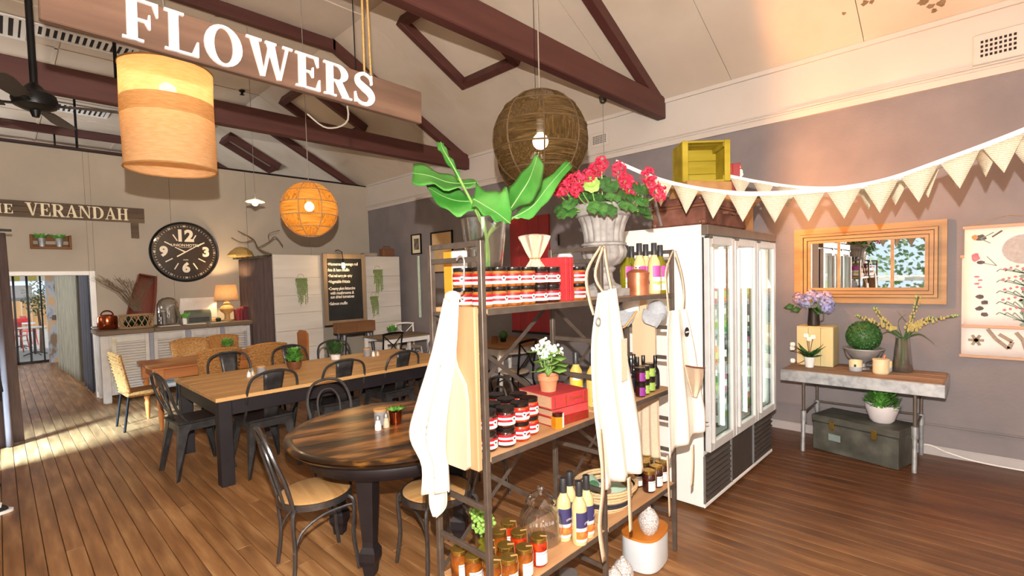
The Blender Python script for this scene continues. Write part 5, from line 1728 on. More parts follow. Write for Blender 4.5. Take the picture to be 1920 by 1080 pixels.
bp = bottle('dressing_bottle', .30, .036, m_creamy, m_capk, m_lp, .02, .165)
dots(bp, .036, .062, 9, .008, m_fruit, -PI * .8, 2.4)
bo = bottle('dressing_bottle', .29, .036, m_oil, m_capk, m_lp, .02, .165)
dots(bo, .036, .062, 9, .008, m_fruit, -PI * .8, 2.4)
for i, (x, y, pr, lb) in enumerate(((2.635, 1.49, bp, 'creamy dressing bottle behind the copper canister'), (2.70, 1.43, bp, 'creamy dressing bottle at the front with pink label'), (2.765, 1.52, bp, 'creamy dressing bottle second from the right'),
                                    (2.60, 1.56, bo, 'green olive oil bottle at the left of the pink labelled group'), (2.70, 1.58, bo, 'green olive oil bottle at the back of the pink labelled group'), (2.775, 1.43, bo, 'green olive oil bottle nearest the right post'))):
    put(pr, (x, y, S1 + .0005), .1 * i, lb, 'pink labelled bottles on the top shelf')
bn = bottle('vinegar_bottle', .30, .036, m_creamy, m_capk, m_ln, .02, .16)
dots(bn, .036, .052, 3, .013, m_orange, -PI * .7, .9)
text('label_lettering', 'CITRUS', .013, m_writing, bn, (.004, -.0374, .108), (PI / 2, 0, .1), .0002)
for i, (x, y, lb) in enumerate(((1.852, 1.475, 'left navy labelled dressing bottle beside the cookie jar'), (1.87, 1.395, 'front navy labelled dressing bottle on the bottom shelf'), (1.95, 1.41, 'right navy labelled dressing bottle, by the apron tie'), (1.935, 1.5, 'rear navy labelled dressing bottle of the four'))):
    put(bn, (x, y, S3 + .0005), -.2 + .25 * i, lb, 'navy labelled bottles on the bottom shelf')
by = bottle('dressing_bottle', .28, .036, m_curd, m_capk, m_ly, .02, .16)
dots(by, .036, .04, 8, .007, m_orange, -PI * .8, 2.0)
for i, (x, y, lb) in enumerate(((2.14, 1.6, 'yellow labelled dressing bottle beside the red books'), (2.155, 1.5, 'yellow labelled dressing bottle half behind the hanging apron'))):
    put(by, (x, y, S2 + .0005), .3 * i, lb, 'yellow labelled bottles on the middle shelf')


def spice(lab):
    t = thing('spice_jar', 'x', 'jar', (0, 0, 0))
    G().lathe([(0, .001), (.026, .001), (.028, .006), (.028, .062), (0, .062)], 16).build('jar_body', m_darkjam, t)
    G().lathe([(.029, .062), (.029, .082), (0, .083)], 16).build('lid', m_dkplastic, t)
    G().lathe([(.0288, .008), (.0288, .055)], 16, a0=-PI, a1=PI * .5).build('label', lab, t)
    return t


m_purple = M('purple_label', '#7d2a86', '#8d3a95', 20, rough=.5)
m_lime = M('lime_label', '#8fae4a', '#9dbb5a', 20, rough=.5)
sp1, sp2 = spice(m_purple), spice(m_lime)
for s_ in (sp1, sp2):
    text('label_lettering', 'Herb', .016, m_writing, s_, (0, -.0292, .036), (PI / 2, 0, 0), .0002, .0004)
for i, (x, pr) in enumerate(((2.485, sp1), (2.55, sp2), (2.635, sp2))):
    for tier in (0, 1):
        put(pr, (x, 1.41 + .01 * i, S2 + .0005 + .0835 * tier), .35, '%s small dark jar with %s label, %s of its stack, middle shelf' % (ORD[i], ('purple', 'lime', 'lime')[i], ('bottom', 'top')[tier]), 'small dark jars on the middle shelf')
bk = bottle('small_dark_bottle', .2, .024, M('dark_bottle_glass', '#140f12', '#221a1e', 5, rough=.12, coat=.7), m_dkplastic, m_print, .02, .09, .38)
k = 0
for y in (1.5, 1.57, 1.64):
    for x in (2.47, 2.54, 2.61, 2.68):
        put(bk, (x + .01 * (y > 1.55), y, S2 + .0005), 0, '%s small dark bottle, %s row behind the purple and lime jars' % (ORD[int(round((x - 2.47) / .07))], ('front', 'middle', 'back')[int(round((y - 1.5) / .07))]), 'small dark bottles on the middle shelf')
put(bk, (2.715, 1.44, S2 + .0005), 0, 'small dark bottle standing alone at the right front of the middle shelf', 'small dark bottles on the middle shelf')


# ------------------------------------------------------------------ books, plant, honey
def book(x, y, z, sx, sy, sz, rz, label, mt, spine, group, gold=True):
    """block book; spine is the side that carries the title: 'x+','y-' ..."""
    t = thing('book', label, 'book', (x, y, z), rz, group)
    c = .004
    if spine == 'flat':        # lying, spine towards -y
        G().box((-sx / 2, -sy / 2, 0), (sx / 2, sy / 2, c)).box((-sx / 2, -sy / 2, sz - c), (sx / 2, sy / 2, sz)).box((-sx / 2, -sy / 2 - .003, 0), (sx / 2, -sy / 2 + .002, sz), .002).build('cover', mt, t, False)
        G().box((-sx / 2 + .004, -sy / 2 + .002, c), (sx / 2 - .004, sy / 2 - .004, sz - c)).build('pages', M('aged_pages', '#b08a6a', '#c29c7c', 40, (1, 1, 12), .9), t, False)
        if gold:
            g = G()
            for a, bb in ((-.42, -.405), (-.12, -.105), (.405, .42)):
                g.box((sx * a, -sy / 2 - .0036, sz * .12), (sx * bb, -sy / 2 - .0029, sz * .88))
            g.build('gilt_line', m_gold, t, False)
            text('spine_title', 'COOKERY', sz * .3, m_gold, t, (sx * .15, -sy / 2 - .0034, sz * .5), (PI / 2, 0, 0), .0002)
    else:                      # upright, covers left and right, spine to the front
        G().box((-sx / 2, -sy / 2, 0), (-sx / 2 + c, sy / 2, sz)).box((sx / 2 - c, -sy / 2, 0), (sx / 2, sy / 2, sz)).box((-sx / 2, -sy / 2 - .003, 0), (sx / 2, -sy / 2 + .003, sz), .002).build('cover', mt, t, False)
        G().box((-sx / 2 + c, -sy / 2 + .003, .004), (sx / 2 - c, sy / 2 - .004, sz - .004)).build('pages', m_paper, t, False)
    return t


book(1.87, 1.515, S1 + .0005, .022, .15, .208, 0, 'left tall red cloth book standing between the jars on the top shelf', m_red_book, 'up', 'red books on the top shelf')
book(1.899, 1.51, S1 + .0005, .026, .15, .207, 0, 'right tall red cloth book standing between the jars on the top shelf', M('red_book_cloth_b', '#a8212a', '#ba2f36', 60, rough=.7), 'up', 'red books on the top shelf')
m_rb3 = M('dark_red_leather', '#8a2018', '#9c2d22', 40, rough=.5)
book(1.85, 1.505, S2 + .0005,   .235, .2, .042, -.1, 'dark red gilt book at the bottom of the stack under the potted plant', m_rb3, 'flat', 'stack of red books on the middle shelf')
book(1.85, 1.505, S2 + .043, .225, .2, .046, -.16, 'plain red book in the middle of the stack under the potted plant', M('faded_red_cloth', '#b93b3c', '#c54a49', 60, rough=.75), 'flat', 'stack of red books on the middle shelf', False)
book(1.825, 1.505, S2 + .0895, .235, .23, .062, -.13, 'thick red book on top of the stack under the potted plant', M('rose_red_cloth', '#a92c30', '#b8393b', 60, rough=.7), 'flat', 'stack of red books on the middle shelf')
bz = S2 + .152
t = thing('kalanchoe', 'white flowering plant in a terracotta pot on the red books', 'potted plant', (1.775, 1.49, bz))
G().lathe([(0, 0), (.036, 0), (.044, .052), (.049, .052), (.05, .075), (.045, .075), (.042, .06), (0, .06)], 22).build('pot', m_terra, t)
G().lathe([(.0447, .05), (.0497, .0515)], 22).build('pale_ring', m_ceramic, t)
r_ = random.Random(12)
for k in range(18):
    a = k * 2.4
    e = .045 + .03 * (k % 3) / 2
    z = .085 + .0065 * k
    c = Vector((.02 * cos(a), .02 * sin(a), z))
    d = Vector((cos(a), sin(a), -.1 + .25 * (k % 4) / 3)) * (e + .01)
    s_ = Vector((-sin(a), cos(a), .25)) * .034
    u_ = Vector((0, 0, .012))
    G().add([c, c + d * .3 + s_ * .8 + u_, c + d * .7 + s_ * .8, c + d, c + d * .7 - s_ * .8, c + d * .3 - s_ * .8 + u_, c + d * .5], [(0, 1, 6), (1, 2, 6), (2, 3, 6), (3, 4, 6), (4, 5, 6), (5, 0, 6)]).build('leaf', M('kalanchoe_leaf', '#5f8a3c', '#7ea552', 30, rough=.45), t, True, .002)
m_wpetal = M('white_petal', '#eef0e2', '#f8f9f0', 40, rough=.7)
for k, (dx, dy, dz) in enumerate(((-.04, .03, .2), (-.055, -.02, .185), (.005, .02, .225), (.0, -.03, .19), (.06, -.01, .19), (.075, .0, .165), (-.02, -.02, .2))):
    g = G()
    for q in range(16):
        p = Vector((r_.gauss(0, 1), r_.gauss(0, 1), r_.gauss(0, .6))).normalized() * .022
        g.ball((dx + p.x, dy + p.y, dz + p.z), .0075, 6, 4)
    g.build('flower_head', m_wpetal, t)
    G().tube([(0, 0, .07), (dx * .6, dy * .6, dz * .6), (dx, dy, dz)], .003, 5).build('stem', m_stem, t)
t = thing('honey_jar', 'small hexagonal jar of honey in front of the red books', 'jar', (1.735, 1.405, S2 + .0005), .35)
hexp = lambda r: [(r * cos(PI / 3 * k), r * sin(PI / 3 * k)) for k in range(6)]
G().prism(hexp(.03), .001, .055).build('jar_body', M('honey', '#b56a10', '#d48a22', 10, rough=.1, coat=.8), t, False)
G().lathe([(.025, .055), (.025, .07), (0, .071)], 16).build('lid', m_darkjam, t)
G().box((-.009, -.0275, .004), (.009, -.0262, .07)).build('label', m_paper, t, False)

# ------------------------------------------------------------------ top shelf: vase of leaves, urn of geraniums, canister, bundle
VX, VY = 1.47, 1.575
t = thing('glass_vase', 'tall flared clear glass vase holding big green leaves', 'vase', (VX, VY, S1 + .0005))
G().lathe([(.0, 0), (.055, 0), (.058, .01), (.1, .37), (.096, .372), (.054, .018), (0, .016)], 28).build('body', m_jar_glass, t)
LEAVES = {
    'pale upper leaf, spreading furthest left over the vase rim': [[(1.534, 1.679, 2.138), (1.576, 1.827, 2.185), (1.568, 1.937, 2.217), (1.54, 2.041, 2.268), (1.486, 2.1, 2.294)], [(1.512, 1.659, 2.129), (1.508, 1.75, 2.138), (1.483, 1.834, 2.155), (1.452, 1.926, 2.195), (1.41, 2.0, 2.214)], [(1.495, 1.647, 2.123), (1.438, 1.676, 2.098), (1.383, 1.733, 2.1), (1.361, 1.815, 2.13), (1.327, 1.894, 2.133)]],
    'leaf shaded under the pale one, drooping left of the vase': [[(1.483, 1.655, 2.057), (1.515, 1.77, 2.11), (1.503, 1.871, 2.143), (1.463, 1.972, 2.168)], [(1.463, 1.632, 2.039), (1.448, 1.72, 2.05), (1.438, 1.82, 2.086), (1.441, 1.935, 2.145)], [(1.453, 1.612, 2.008), (1.38, 1.613, 1.97), (1.366, 1.717, 2.008), (1.425, 1.907, 2.124)]],
    'bright green leaf hanging down over the front of the vase': [[(1.496, 1.646, 2.123), (1.491, 1.533, 2.065), (1.514, 1.481, 2.083), (1.492, 1.426, 1.978)], [(1.431, 1.593, 2.04), (1.426, 1.509, 1.998), (1.431, 1.444, 1.96), (1.448, 1.395, 1.918)], [(1.377, 1.547, 2.007), (1.373, 1.476, 1.964), (1.387, 1.43, 1.937), (1.41, 1.391, 1.917)]],
    'upright pointed green leaf right of the vase': [[(1.588, 1.544, 2.016), (1.597, 1.54, 2.101), (1.638, 1.501, 2.163), (1.723, 1.491, 2.252)], [(1.564, 1.511, 1.993), (1.569, 1.451, 2.055), (1.601, 1.422, 2.122), (1.73, 1.484, 2.254)], [(1.604, 1.527, 1.996), (1.653, 1.449, 2.04), (1.697, 1.438, 2.113), (1.748, 1.462, 2.214)]],
    'long green leaf rising right towards the red geraniums': [[(1.64, 1.561, 1.988), (1.745, 1.529, 2.066), (1.826, 1.523, 2.166), (1.94, 1.482, 2.254)], [(1.617, 1.54, 1.97), (1.702, 1.499, 2.022), (1.799, 1.476, 2.126), (1.951, 1.471, 2.251)], [(1.633, 1.523, 1.958), (1.712, 1.486, 1.986), (1.809, 1.463, 2.089), (1.961, 1.46, 2.24)]],
    'narrow rolled green leaf standing highest above the vase': [[(1.44, 1.705, 2.144), (1.443, 1.78, 2.231), (1.45, 1.848, 2.305), (1.48, 1.893, 2.351)], [(1.432, 1.685, 2.145), (1.435, 1.744, 2.223), (1.445, 1.81, 2.297), (1.491, 1.882, 2.353)], [(1.449, 1.697, 2.168), (1.465, 1.757, 2.23), (1.479, 1.818, 2.292), (1.501, 1.871, 2.348)]],
}
m_big = M('fresh_big_leaf', '#2c7424', '#418f36', 5, rough=.4, c3='#5fa64e', bump=.1)
m_vein = M('leaf_vein', '#7fb068', '#93c07c', 10, rough=.5)


def lerp_poly(P, u):
    Q = bez(P, 24)
    f = u * (len(Q) - 1)
    i = min(int(f), len(Q) - 2)
    return Q[i].lerp(Q[i + 1], f - i)


for i, (lb, (A, B, C_)) in enumerate(LEAVES.items()):
    base = Vector(B[0])
    t = thing('philodendron_leaf', lb, 'leaf', tuple(base), 0, 'big green leaves in the glass vase')
    rows = []
    N = 15
    for k in range(N):
        u = k / (N - 1)
        a, b_, c_ = lerp_poly(A, u), lerp_poly(B, u), lerp_poly(C_, u)
        row = []
        for q in range(9):
            v = q / 8
            p = a.lerp(b_, v * 2) if v <= .5 else b_.lerp(c_, v * 2 - 1)
            edge = abs(v - .5) * 2
            p = p + Vector((.2, .1, 1)) * .009 * edge * sin(u * 17 + v * 3 + i)
            row.append(p - base)
        rows.append(row)
    G().grid(rows).build('blade', m_big, t, True, .0025, 60)
    G().tube([r[4] + Vector((0, -.001, .001)) for r in rows], [.0035 * (1 - .7 * k / N) for k in range(N)], 6).build('midrib', m_vein, t)
    foot = Vector((VX + (-.015 + .008 * i), VY - .01 + .006 * i, S1 + .03)) - base
    ln = Vector((VX, VY - .02, S1 + .37)).lerp(base + foot, .25) - base
    G().tube(bez([(0, 0, 0), ln, foot], 12), .006, 7).build('stalk', m_stem, t)

UX, UY = 2.30, 1.515
t = thing('stone_urn', 'grey fluted stone urn on a square foot planted with red geraniums', 'urn', (UX, UY, S1 + .0005))
m_urn = M('weathered_grey_stone', '#7d7976', '#979390', 18, rough=.85, bump=.4, c3='#a5a19d')
fl = lambda n, d: (lambda a, z: -d * (.5 + .5 * cos(n * a)) ** 3)
G().box((-.1, -.1, 0), (.1, .1, .045), .006).build('plinth', m_urn, t, False)
G().lathe([(.095, .045), (.09, .06), (.06, .075), (.048, .1), (.045, .13), (.06, .145), (.063, .155), (.05, .165)], 32).build('foot', m_urn, t)
G().lathe([(.05, .163), (.09, .18), (.118, .215), (.125, .245), (.118, .265), (.112, .275)], 64, wob=fl(14, .07)).build('lower_bowl', m_urn, t)
G().lathe([(.108, .272), (.122, .276), (.122, .288), (.105, .295)], 48).build('collar', m_urn, t)
G().lathe([(.105, .293), (.108, .34), (.12, .39), (.138, .43)], 80, wob=fl(16, .09)).build('flute_band', m_urn, t)
G().lathe([(.138, .428), (.15, .435), (.15, .455), (.168, .475), (.172, .488), (.165, .492), (.15, .485), (.14, .45), (.0, .45)], 48).build('rim', m_urn, t)
t2 = thing('geranium', 'red flowering geranium growing out of the grey urn', 'flowering plant', (UX, UY, S1 + .4555))
FLW = [(2.063, 1.594, 2.161), (2.093, 1.522, 2.2), (2.132, 1.596, 2.202), (2.242, 1.515, 2.265), (2.246, 1.484, 2.288), (2.156, 1.501, 2.218), (2.307, 1.419, 2.258), (2.284, 1.367, 2.191), (2.274, 1.331, 2.147), (2.413, 1.307, 2.226), (2.379, 1.267, 2.168), (2.356, 1.215, 2.112), (2.047, 1.507, 2.13), (2.077, 1.651, 2.154)]
LVS = [(2.05, 1.383, 2.036), (2.184, 1.397, 2.165), (2.15, 1.355, 2.094), (2.241, 1.334, 2.108), (2.2, 1.301, 2.047), (2.296, 1.279, 2.142), (2.296, 1.275, 2.079), (2.349, 1.29, 2.039), (2.079, 1.573, 2.088), (2.18, 1.543, 2.13), (2.139, 1.473, 2.171), (2.087, 1.636, 2.063), (2.065, 1.584, 2.033), (2.082, 1.349, 2.024), (2.404, 1.304, 2.023), (2.232, 1.488, 2.108), (2.36, 1.6, 2.1), (2.42, 1.45, 2.1), (2.3, 1.66, 2.08), (2.45, 1.4, 2.05)]
o0 = Vector((UX, UY, S1 + .4555))
m_rpet = M('geranium_red', '#c4183c', '#d62a4c', 50, rough=.6, c3='#e04462')
r_ = random.Random(5)
for k, p in enumerate(FLW):
    c = Vector(p) - o0
    g = G()
    R0 = .036 if k not in (12, 13) else .028
    for q in range(54):
        n_ = Vector((r_.gauss(0, 1), r_.gauss(0, 1), r_.gauss(.25, 1))).normalized()
        x_ = n_.orthogonal().normalized()
        y_ = n_.cross(x_)
        b0 = c + n_ * R0 * r_.uniform(.75, 1.15)
        s = r_.uniform(.009, .014)
        ph = r_.uniform(0, 6)
        vs = [b0]
        for w in range(10):
            a = ph + w * PI / 5
            vs.append(b0 + (x_ * cos(a) + y_ * sin(a)) * s * (1 if w % 2 else .62) + n_ * .004)
        g.add(vs, [(0, 1 + w, 1 + (w + 1) % 10) for w in range(10)])
    h = g.build('flower_head', m_rpet, t2, False)
    G().tube(bez([(c.x * .3, c.y * .3, -.0), (c.x * .8, c.y * .8, c.z * .5), (c.x, c.y, c.z)], 8), .0035, 5).build('stem', m_stem, t2)
for k, p in enumerate(LVS):
    c = Vector(p) - o0
    a0 = math.atan2(c.y, c.x)
    n_ = Vector((cos(a0) * .55 - .35, sin(a0) * .55 - .45, .8 + .3 * r_.uniform(-1, 1))).normalized()
    x_ = n_.orthogonal().normalized()
    y_ = n_.cross(x_)
    Rl = r_.uniform(.04, .055)
    N = 36
    vs = [c - n_ * .012]
    for rr_ in (.5, 1):
        for w in range(N):
            a = 2 * PI * w / N
            q = Rl * rr_ * (1 + .07 * cos(9 * a)) * (1 if abs(a - PI) > .25 else .55)
            vs.append(c + (x_ * cos(a) + y_ * sin(a)) * q + n_ * (.004 * sin(3 * a) * rr_ + (.0 if rr_ < 1 else -.006)))
    fs = [(0, 1 + w, 1 + (w + 1) % N) for w in range(N)] + [(1 + w, 1 + N + w, 1 + N + (w + 1) % N, 1 + (w + 1) % N) for w in range(N)]
    G().add(vs, fs).build('leaf', m_green_l if k in (10,) else (m_green_d if k % 2 else M('geranium_leaf', '#2c5c26', '#477a38', 30, rough=.35)), t2, True)
    G().tube(bez([(c.x * .35, c.y * .35, 0), (c.x * .8, c.y * .8, c.z * .3), tuple(c - n_ * .012)], 8), .0028, 5).build('leaf_stalk', m_stem, t2)
t = thing('copper_canister', 'dull copper canister with a small lid knob on the top shelf', 'canister', (2.545, 1.45, S1 + .0005))
m_cop2 = M('aged_copper', '#a9603f', '#c27a58', 9, rough=.4, metal=.55, c3='#cf8d6c')
G().lathe([(0, 0), (.06, 0), (.06, .12), (.058, .122)], 28).build('body', m_cop2, t)
G().lathe([(.064, .118), (.064, .126), (.05, .138), (.02, .147), (0, .147)], 28).build('lid', m_cop2, t)
G().lathe([(.006, .146), (.006, .155), (.016, .16), (.016, .168), (0, .17)], 12).build('knob', m_ceramic, t)
text('lettering', 'Tea', .03, m_print, t, (.035, -.0515, .07), (PI / 2, 0, .6), .0004, 0, 'CENTER', .2)
t = thing('cloth_bundle', 'gathered cream cloth bundle behind the top shelf jars', 'cloth', (1.815, 1.59, S1 + .0005))
G().lathe([(.0, .0), (.055, .0), (.055, .11), (.04, .17), (.024, .195), (.022, .205), (.034, .235), (.048, .27), (.06, .3), (.062, .312), (.05, .318), (.03, .322), (.0, .325)], 48, wob=lambda a, z: (.1 if z < .22 else .22) * sin(7 * a + 8 * z) + .1 * sin(11 * a + 19 * z)).build('cloth', m_linen, t)
G().tube([(.024 * cos(a), .024 * sin(a), .207) for a in [2 * PI * q / 16 for q in range(16)]], .004, 5, False, True).build('string', m_rope, t)
t = thing('white_canister', 'small white lidded pot behind the urn on the top shelf', 'pot', (2.125, 1.645, S1 + .0005))
G().lathe([(0, 0), (.04, 0), (.052, .03), (.055, .15), (.045, .2), (.04, .215), (.043, .22), (.03, .25), (0, .255)], 22).build('body', m_ceramic, t)
t = thing('recipe_book', 'white and orange cookbook standing at the left end of the top shelf', 'book', (1.345, 1.635, S1 + .0005), .1)
G().box((-.011, -.07, 0), (.011, .0, .235), .002).build('white_cover', m_ceramic, t, False)
G().box((-.0115, .0005, 0), (.0115, .05, .235), .002).build('orange_cover', M('orange_cover', '#d98a22', '#e59a35', 20, rough=.5), t, False)

# ------------------------------------------------------------------ bottom shelf: herb, cookie jar, basket
m_lid_glass = glass('thick_glass', (.93, .93, .92), .6, .08)
t = thing('glass_cookie_jar', 'ribbed clear glass cookie jar with a domed lid on the bottom shelf', 'jar', (1.765, 1.545, S3 + .0005))
rib = lambda a, z: .015 * cos(28 * a)
G().lathe([(0, .004), (.085, .004), (.1, .02), (.108, .08), (.098, .14), (.062, .175), (.055, .19)], 112, wob=rib).build('body', m_jar_glass, t)
G().lathe([(.0, .0), (.083, .0), (.083, .003)], 24).build('base', m_jar_glass, t)
G().lathe([(.072, .19), (.074, .198), (.055, .222), (.025, .238), (.012, .242), (.012, .25), (.018, .258), (.014, .268), (0, .27)], 32).build('lid', m_lid_glass, t)
G().lathe([(.06, .186), (.073, .19), (.073, .194), (.06, .196)], 32).build('lid_rim', m_jar_glass, t)
t = thing('herb_bunch', 'bright green bushy herb in a small glass among the amber jars', 'potted plant', (1.475, 1.655, S3 + .0005))
G().lathe([(0, 0), (.028, 0), (.03, .11), (.027, .11), (.024, .01), (0, .01)], 16).build('pot', m_jar_glass, t)
r_ = random.Random(8)
g = G()
for q in range(9):
    a = q * 2.4
    c = Vector((.045 * cos(a) * (q / 9) ** .5, .045 * sin(a) * (q / 9) ** .5 - .01, .15 + .06 * r_.random()))
    for w in range(16):
        p = Vector((r_.gauss(0, 1), r_.gauss(0, 1), r_.gauss(0, 1))).normalized() * .024
        g.ball(c + p, .009, 6, 4)
g.build('foliage', m_green_l, t)
G().tube([(0, 0, .02), (0, 0, .14)], .006, 6).build('stem', m_stem, t)
t = thing('spoon', 'metal spoon handle standing beside the herb', 'spoon', (1.53, 1.668, S3 + .0005))
G().tube([(0, 0, 0), (.01, 0, .17)], .004, 6).build('handle', m_galv, t)
G().ball((.012, 0, .2), .022, 12, 8, (.8, .3, 1.5)).build('bowl', m_galv, t)
BX_, BY_ = 2.30, 1.53
t = thing('woven_basket', 'round coiled straw basket with a black band on the bottom shelf', 'basket', (BX_, BY_, S3 + .0005))
m_straw = M('coiled_straw', '#c9a97c', '#dcc097', 60, (1, 1, 3), .85, 0, .6)
g, g2 = G(), G()
for k in range(9):
    z = .008 + .0145 * k
    rr_ = .115 + .028 * math.sqrt(k / 8) + (.02 if k > 6 else 0)
    (g2 if k in (2, 3) else g).tube([(rr_ * cos(a) * 1.15, rr_ * sin(a), z) for a in [2 * PI * q / 36 for q in range(36)]], .0085, 6, False, True)
g.lathe([(0, .004), (.12, .004)], 24, sx=1.15)
g.build('coil', m_straw, t)
g2.build('black_coil', M('black_straw', '#26242a', '#34323a', 60, rough=.85), t)
for sx in (-1, 1):
    G().tube([(sx * (.185 + .03 * sin(a)), .05 * cos(a), .125 + .02 * sin(a)) for a in [PI * q / 8 for q in range(9)]], .009, 6).build('handle', m_straw, t)
m_pk = [M('mint_packet', '#9fc4ae', '#b4d3c1', 10, rough=.4), M('spotted_packet', '#e6e2e0', '#c97b6c', 14, rough=.4, lo=.55, hi=.62), M('green_packet', '#3d7a58', '#5a946f', 12, rough=.4), M('navy_packet', '#3a4250', '#485162', 10, rough=.4)]
for k, (dx, dy, rz, rx, mi) in enumerate(((-.06, -.045, .3, .25, 1), (.05, -.03, -.2, .3, 0), (-.05, .05, .1, .5, 2), (.06, .05, -.4, .5, 3), (0, 0, .6, .2, 1), (-.02, .07, .2, .8, 0))):
    p = thing('snack_packet', ['spotted packet at the front left of the straw basket', 'mint packet at the front right of the straw basket', 'green packet at the back left of the straw basket', 'navy packet at the right of the straw basket', 'spotted packet in the middle of the straw basket', 'mint packet standing at the back of the straw basket'][k],
              'packet', (BX_ + dx, BY_ + dy, S3 + .062 + .014 * (k % 3)), rz, 'snack packets in the straw basket')
    g = G().at((0, 0, .01), 0, rx)
    rows = [[(-.06 + .12 * i / 6, -.045 + .09 * j / 5, .014 * (1 - abs(i / 3 - 1) ** 2.5) * (1 - abs(j / 2.5 - 1) ** 2.5)) for j in range(6)] for i in range(7)]
    g.grid(rows)
    rows = [[(-.06 + .12 * i / 6, -.045 + .09 * j / 5, -.012 * (1 - abs(i / 3 - 1) ** 2.5) * (1 - abs(j / 2.5 - 1) ** 2.5)) for j in range(6)] for i in range(7)]
    g.grid(rows)
    g.build('packet', m_pk[mi], p)

# ------------------------------------------------------------------ on the floor under the rack
t = thing('bread_bin', 'white oval bin with an orange wooden lid on the floor under the rack', 'canister', (2.60, 1.46, .0))


def stad(rx, ry, n=40, e=2.8):
    out = []
    for k in range(n):
        a = 2 * PI * k / n
        c, s = cos(a), sin(a)
        out.append((rx * abs(c) ** (2 / e) * (1 if c >= 0 else -1), ry * abs(s) ** (2 / e) * (1 if s >= 0 else -1)))
    return out


g = G().at((0, 0, 0), .1)
A_, B_ = stad(.15, .115), stad(.145, .11)
g.add([(x, y, .004) for x, y in B_] + [(x, y, .02) for x, y in A_] + [(x, y, .185) for x, y in A_], [tuple(range(40))[::-1]] + [(r0 * 40 + k, r0 * 40 + (k + 1) % 40, r0 * 40 + 40 + (k + 1) % 40, r0 * 40 + 40 + k) for r0 in (0, 1) for k in range(40)])
g.build('body', M('pale_blue_white_enamel', '#d3dbe2', '#dde4ea', 3, rough=.3), t)
g = G().at((0, 0, 0), .1)
g.prism(stad(.152, .117), .186, .2)
g.build('lid', wood('orange_lid_wood', '#b9691f', '#d0832f', 'x', .45, 10), t, False)


def gourd(x, y, z, label, s=1):
    t = thing('white_vase', label, 'vase', (x, y, z), 0, 'crackled white bud vases')
    G().lathe([(0, 0), (.03 * s, 0), (.05 * s, .03 * s), (.06 * s, .07 * s), (.055 * s, .1 * s), (.035 * s, .135 * s), (.014 * s, .152 * s), (.013 * s, .162 * s), (.009 * s, .162 * s), (.008 * s, .15 * s)], 24).build('body', m_crack, t)


mt, nt, b_ = new_mat('crackle_glaze')
v_ = tex_vec(nt)
vo = nt.nodes.new('ShaderNodeTexVoronoi')
vo.feature = 'DISTANCE_TO_EDGE'
vo.inputs['Scale'].default_value = 75
nt.links.new(v_, vo.inputs['Vector'])
nt.links.new(ramp(nt, vo.outputs['Distance'], [(.03, hx('#9b9290')), (.14, hx('#d9d3d0'))]), b_.inputs['Base Color'])
b_.inputs['Roughness'].default_value = .5
m_crack = mt
gourd(2.555, 1.41, .2012, 'crackled white bud vase standing on the orange lid')
gourd(2.30, 1.43, .0, 'right crackled white bud vase on the floor beside the middle post', 1.0)
gourd(2.20, 1.42, .0, 'left crackled white bud vase on the floor behind the middle post', .95)
t = thing('preserve_jar', 'glass preserve jar with green contents and metal lid under the bottom shelf', 'jar', (2.0, 1.57, 0))
G().lathe([(0, .002), (.055, .002), (.06, .01), (.06, .11), (.045, .13), (.045, .14)], 22).build('body', m_jar_glass, t)
G().lathe([(0, .006), (.054, .006), (.054, .105), (0, .105)], 22).build('contents', m_green_l, t)
G().lathe([(.048, .13), (.048, .155), (0, .157)], 22).build('lid', m_alu, t)

# ------------------------------------------------------------------ cloth and boards hung on the rack
def cloth_sheet(t, name, rows, mt, th=.003):
    return G().grid(rows).build(name, mt, t, True, th, 80)


def hang(t, name, L, Rr, mt, amp=.02, folds=3, n=13, axis=(0, -1, 0), ph=0, grow=True, th=.003):
    """cloth between a left and a right edge polyline (top to bottom), folded along the axis"""
    rows = []
    for k in range(22):
        u = k / 21
        a, b = lerp_poly(L, u), lerp_poly(Rr, u)
        row = []
        for q in range(n * 2):
            v = q / (n * 2 - 1)
            d = amp * (.4 + .6 * u if grow else 1) * (sin(2 * PI * folds * v + ph + .8 * sin(u * 3)) + .3 * sin(4 * PI * folds * v + 1 + ph))
            row.append(a.lerp(b, v) + Vector(axis) * d)
        rows.append(row)
    return cloth_sheet(t, name, rows, mt, th)


t = thing('apron', 'white canvas apron hanging from the middle post of the rack', 'apron', (2.06, 1.34, 1.84))
O = Vector((2.06, 1.34, 1.84))
sh = lambda P: [tuple(Vector(p) - O) for p in P]
hang(t, 'cloth', sh([(1.93, 1.31, 1.62), (1.86, 1.31, 1.40), (1.855, 1.31, 1.15), (1.87, 1.3, .95), (1.92, 1.3, .7)]), sh([(2.07, 1.3, 1.64), (2.12, 1.28, 1.35), (2.19, 1.27, 1.1), (2.24, 1.27, .9), (2.25, 1.27, .70)]), m_canvas, .022, 2.5)
for P in ([(2.045, 1.362, 1.845), (1.9, 1.345, 1.72), (1.885, 1.325, 1.6), (1.9, 1.31, 1.52)], [(2.075, 1.362, 1.845), (2.06, 1.34, 1.75), (2.05, 1.31, 1.63)], [(2.06, 1.36, 1.84), (1.96, 1.34, 1.7), (2.02, 1.32, 1.6)]):
    Q = bez(sh(P), 12)
    G().grid([[q + Vector((-.012, 0, 0)), q + Vector((.012, 0, 0))] for q in Q]).build('neck_strap', m_linen, t, True, .002)
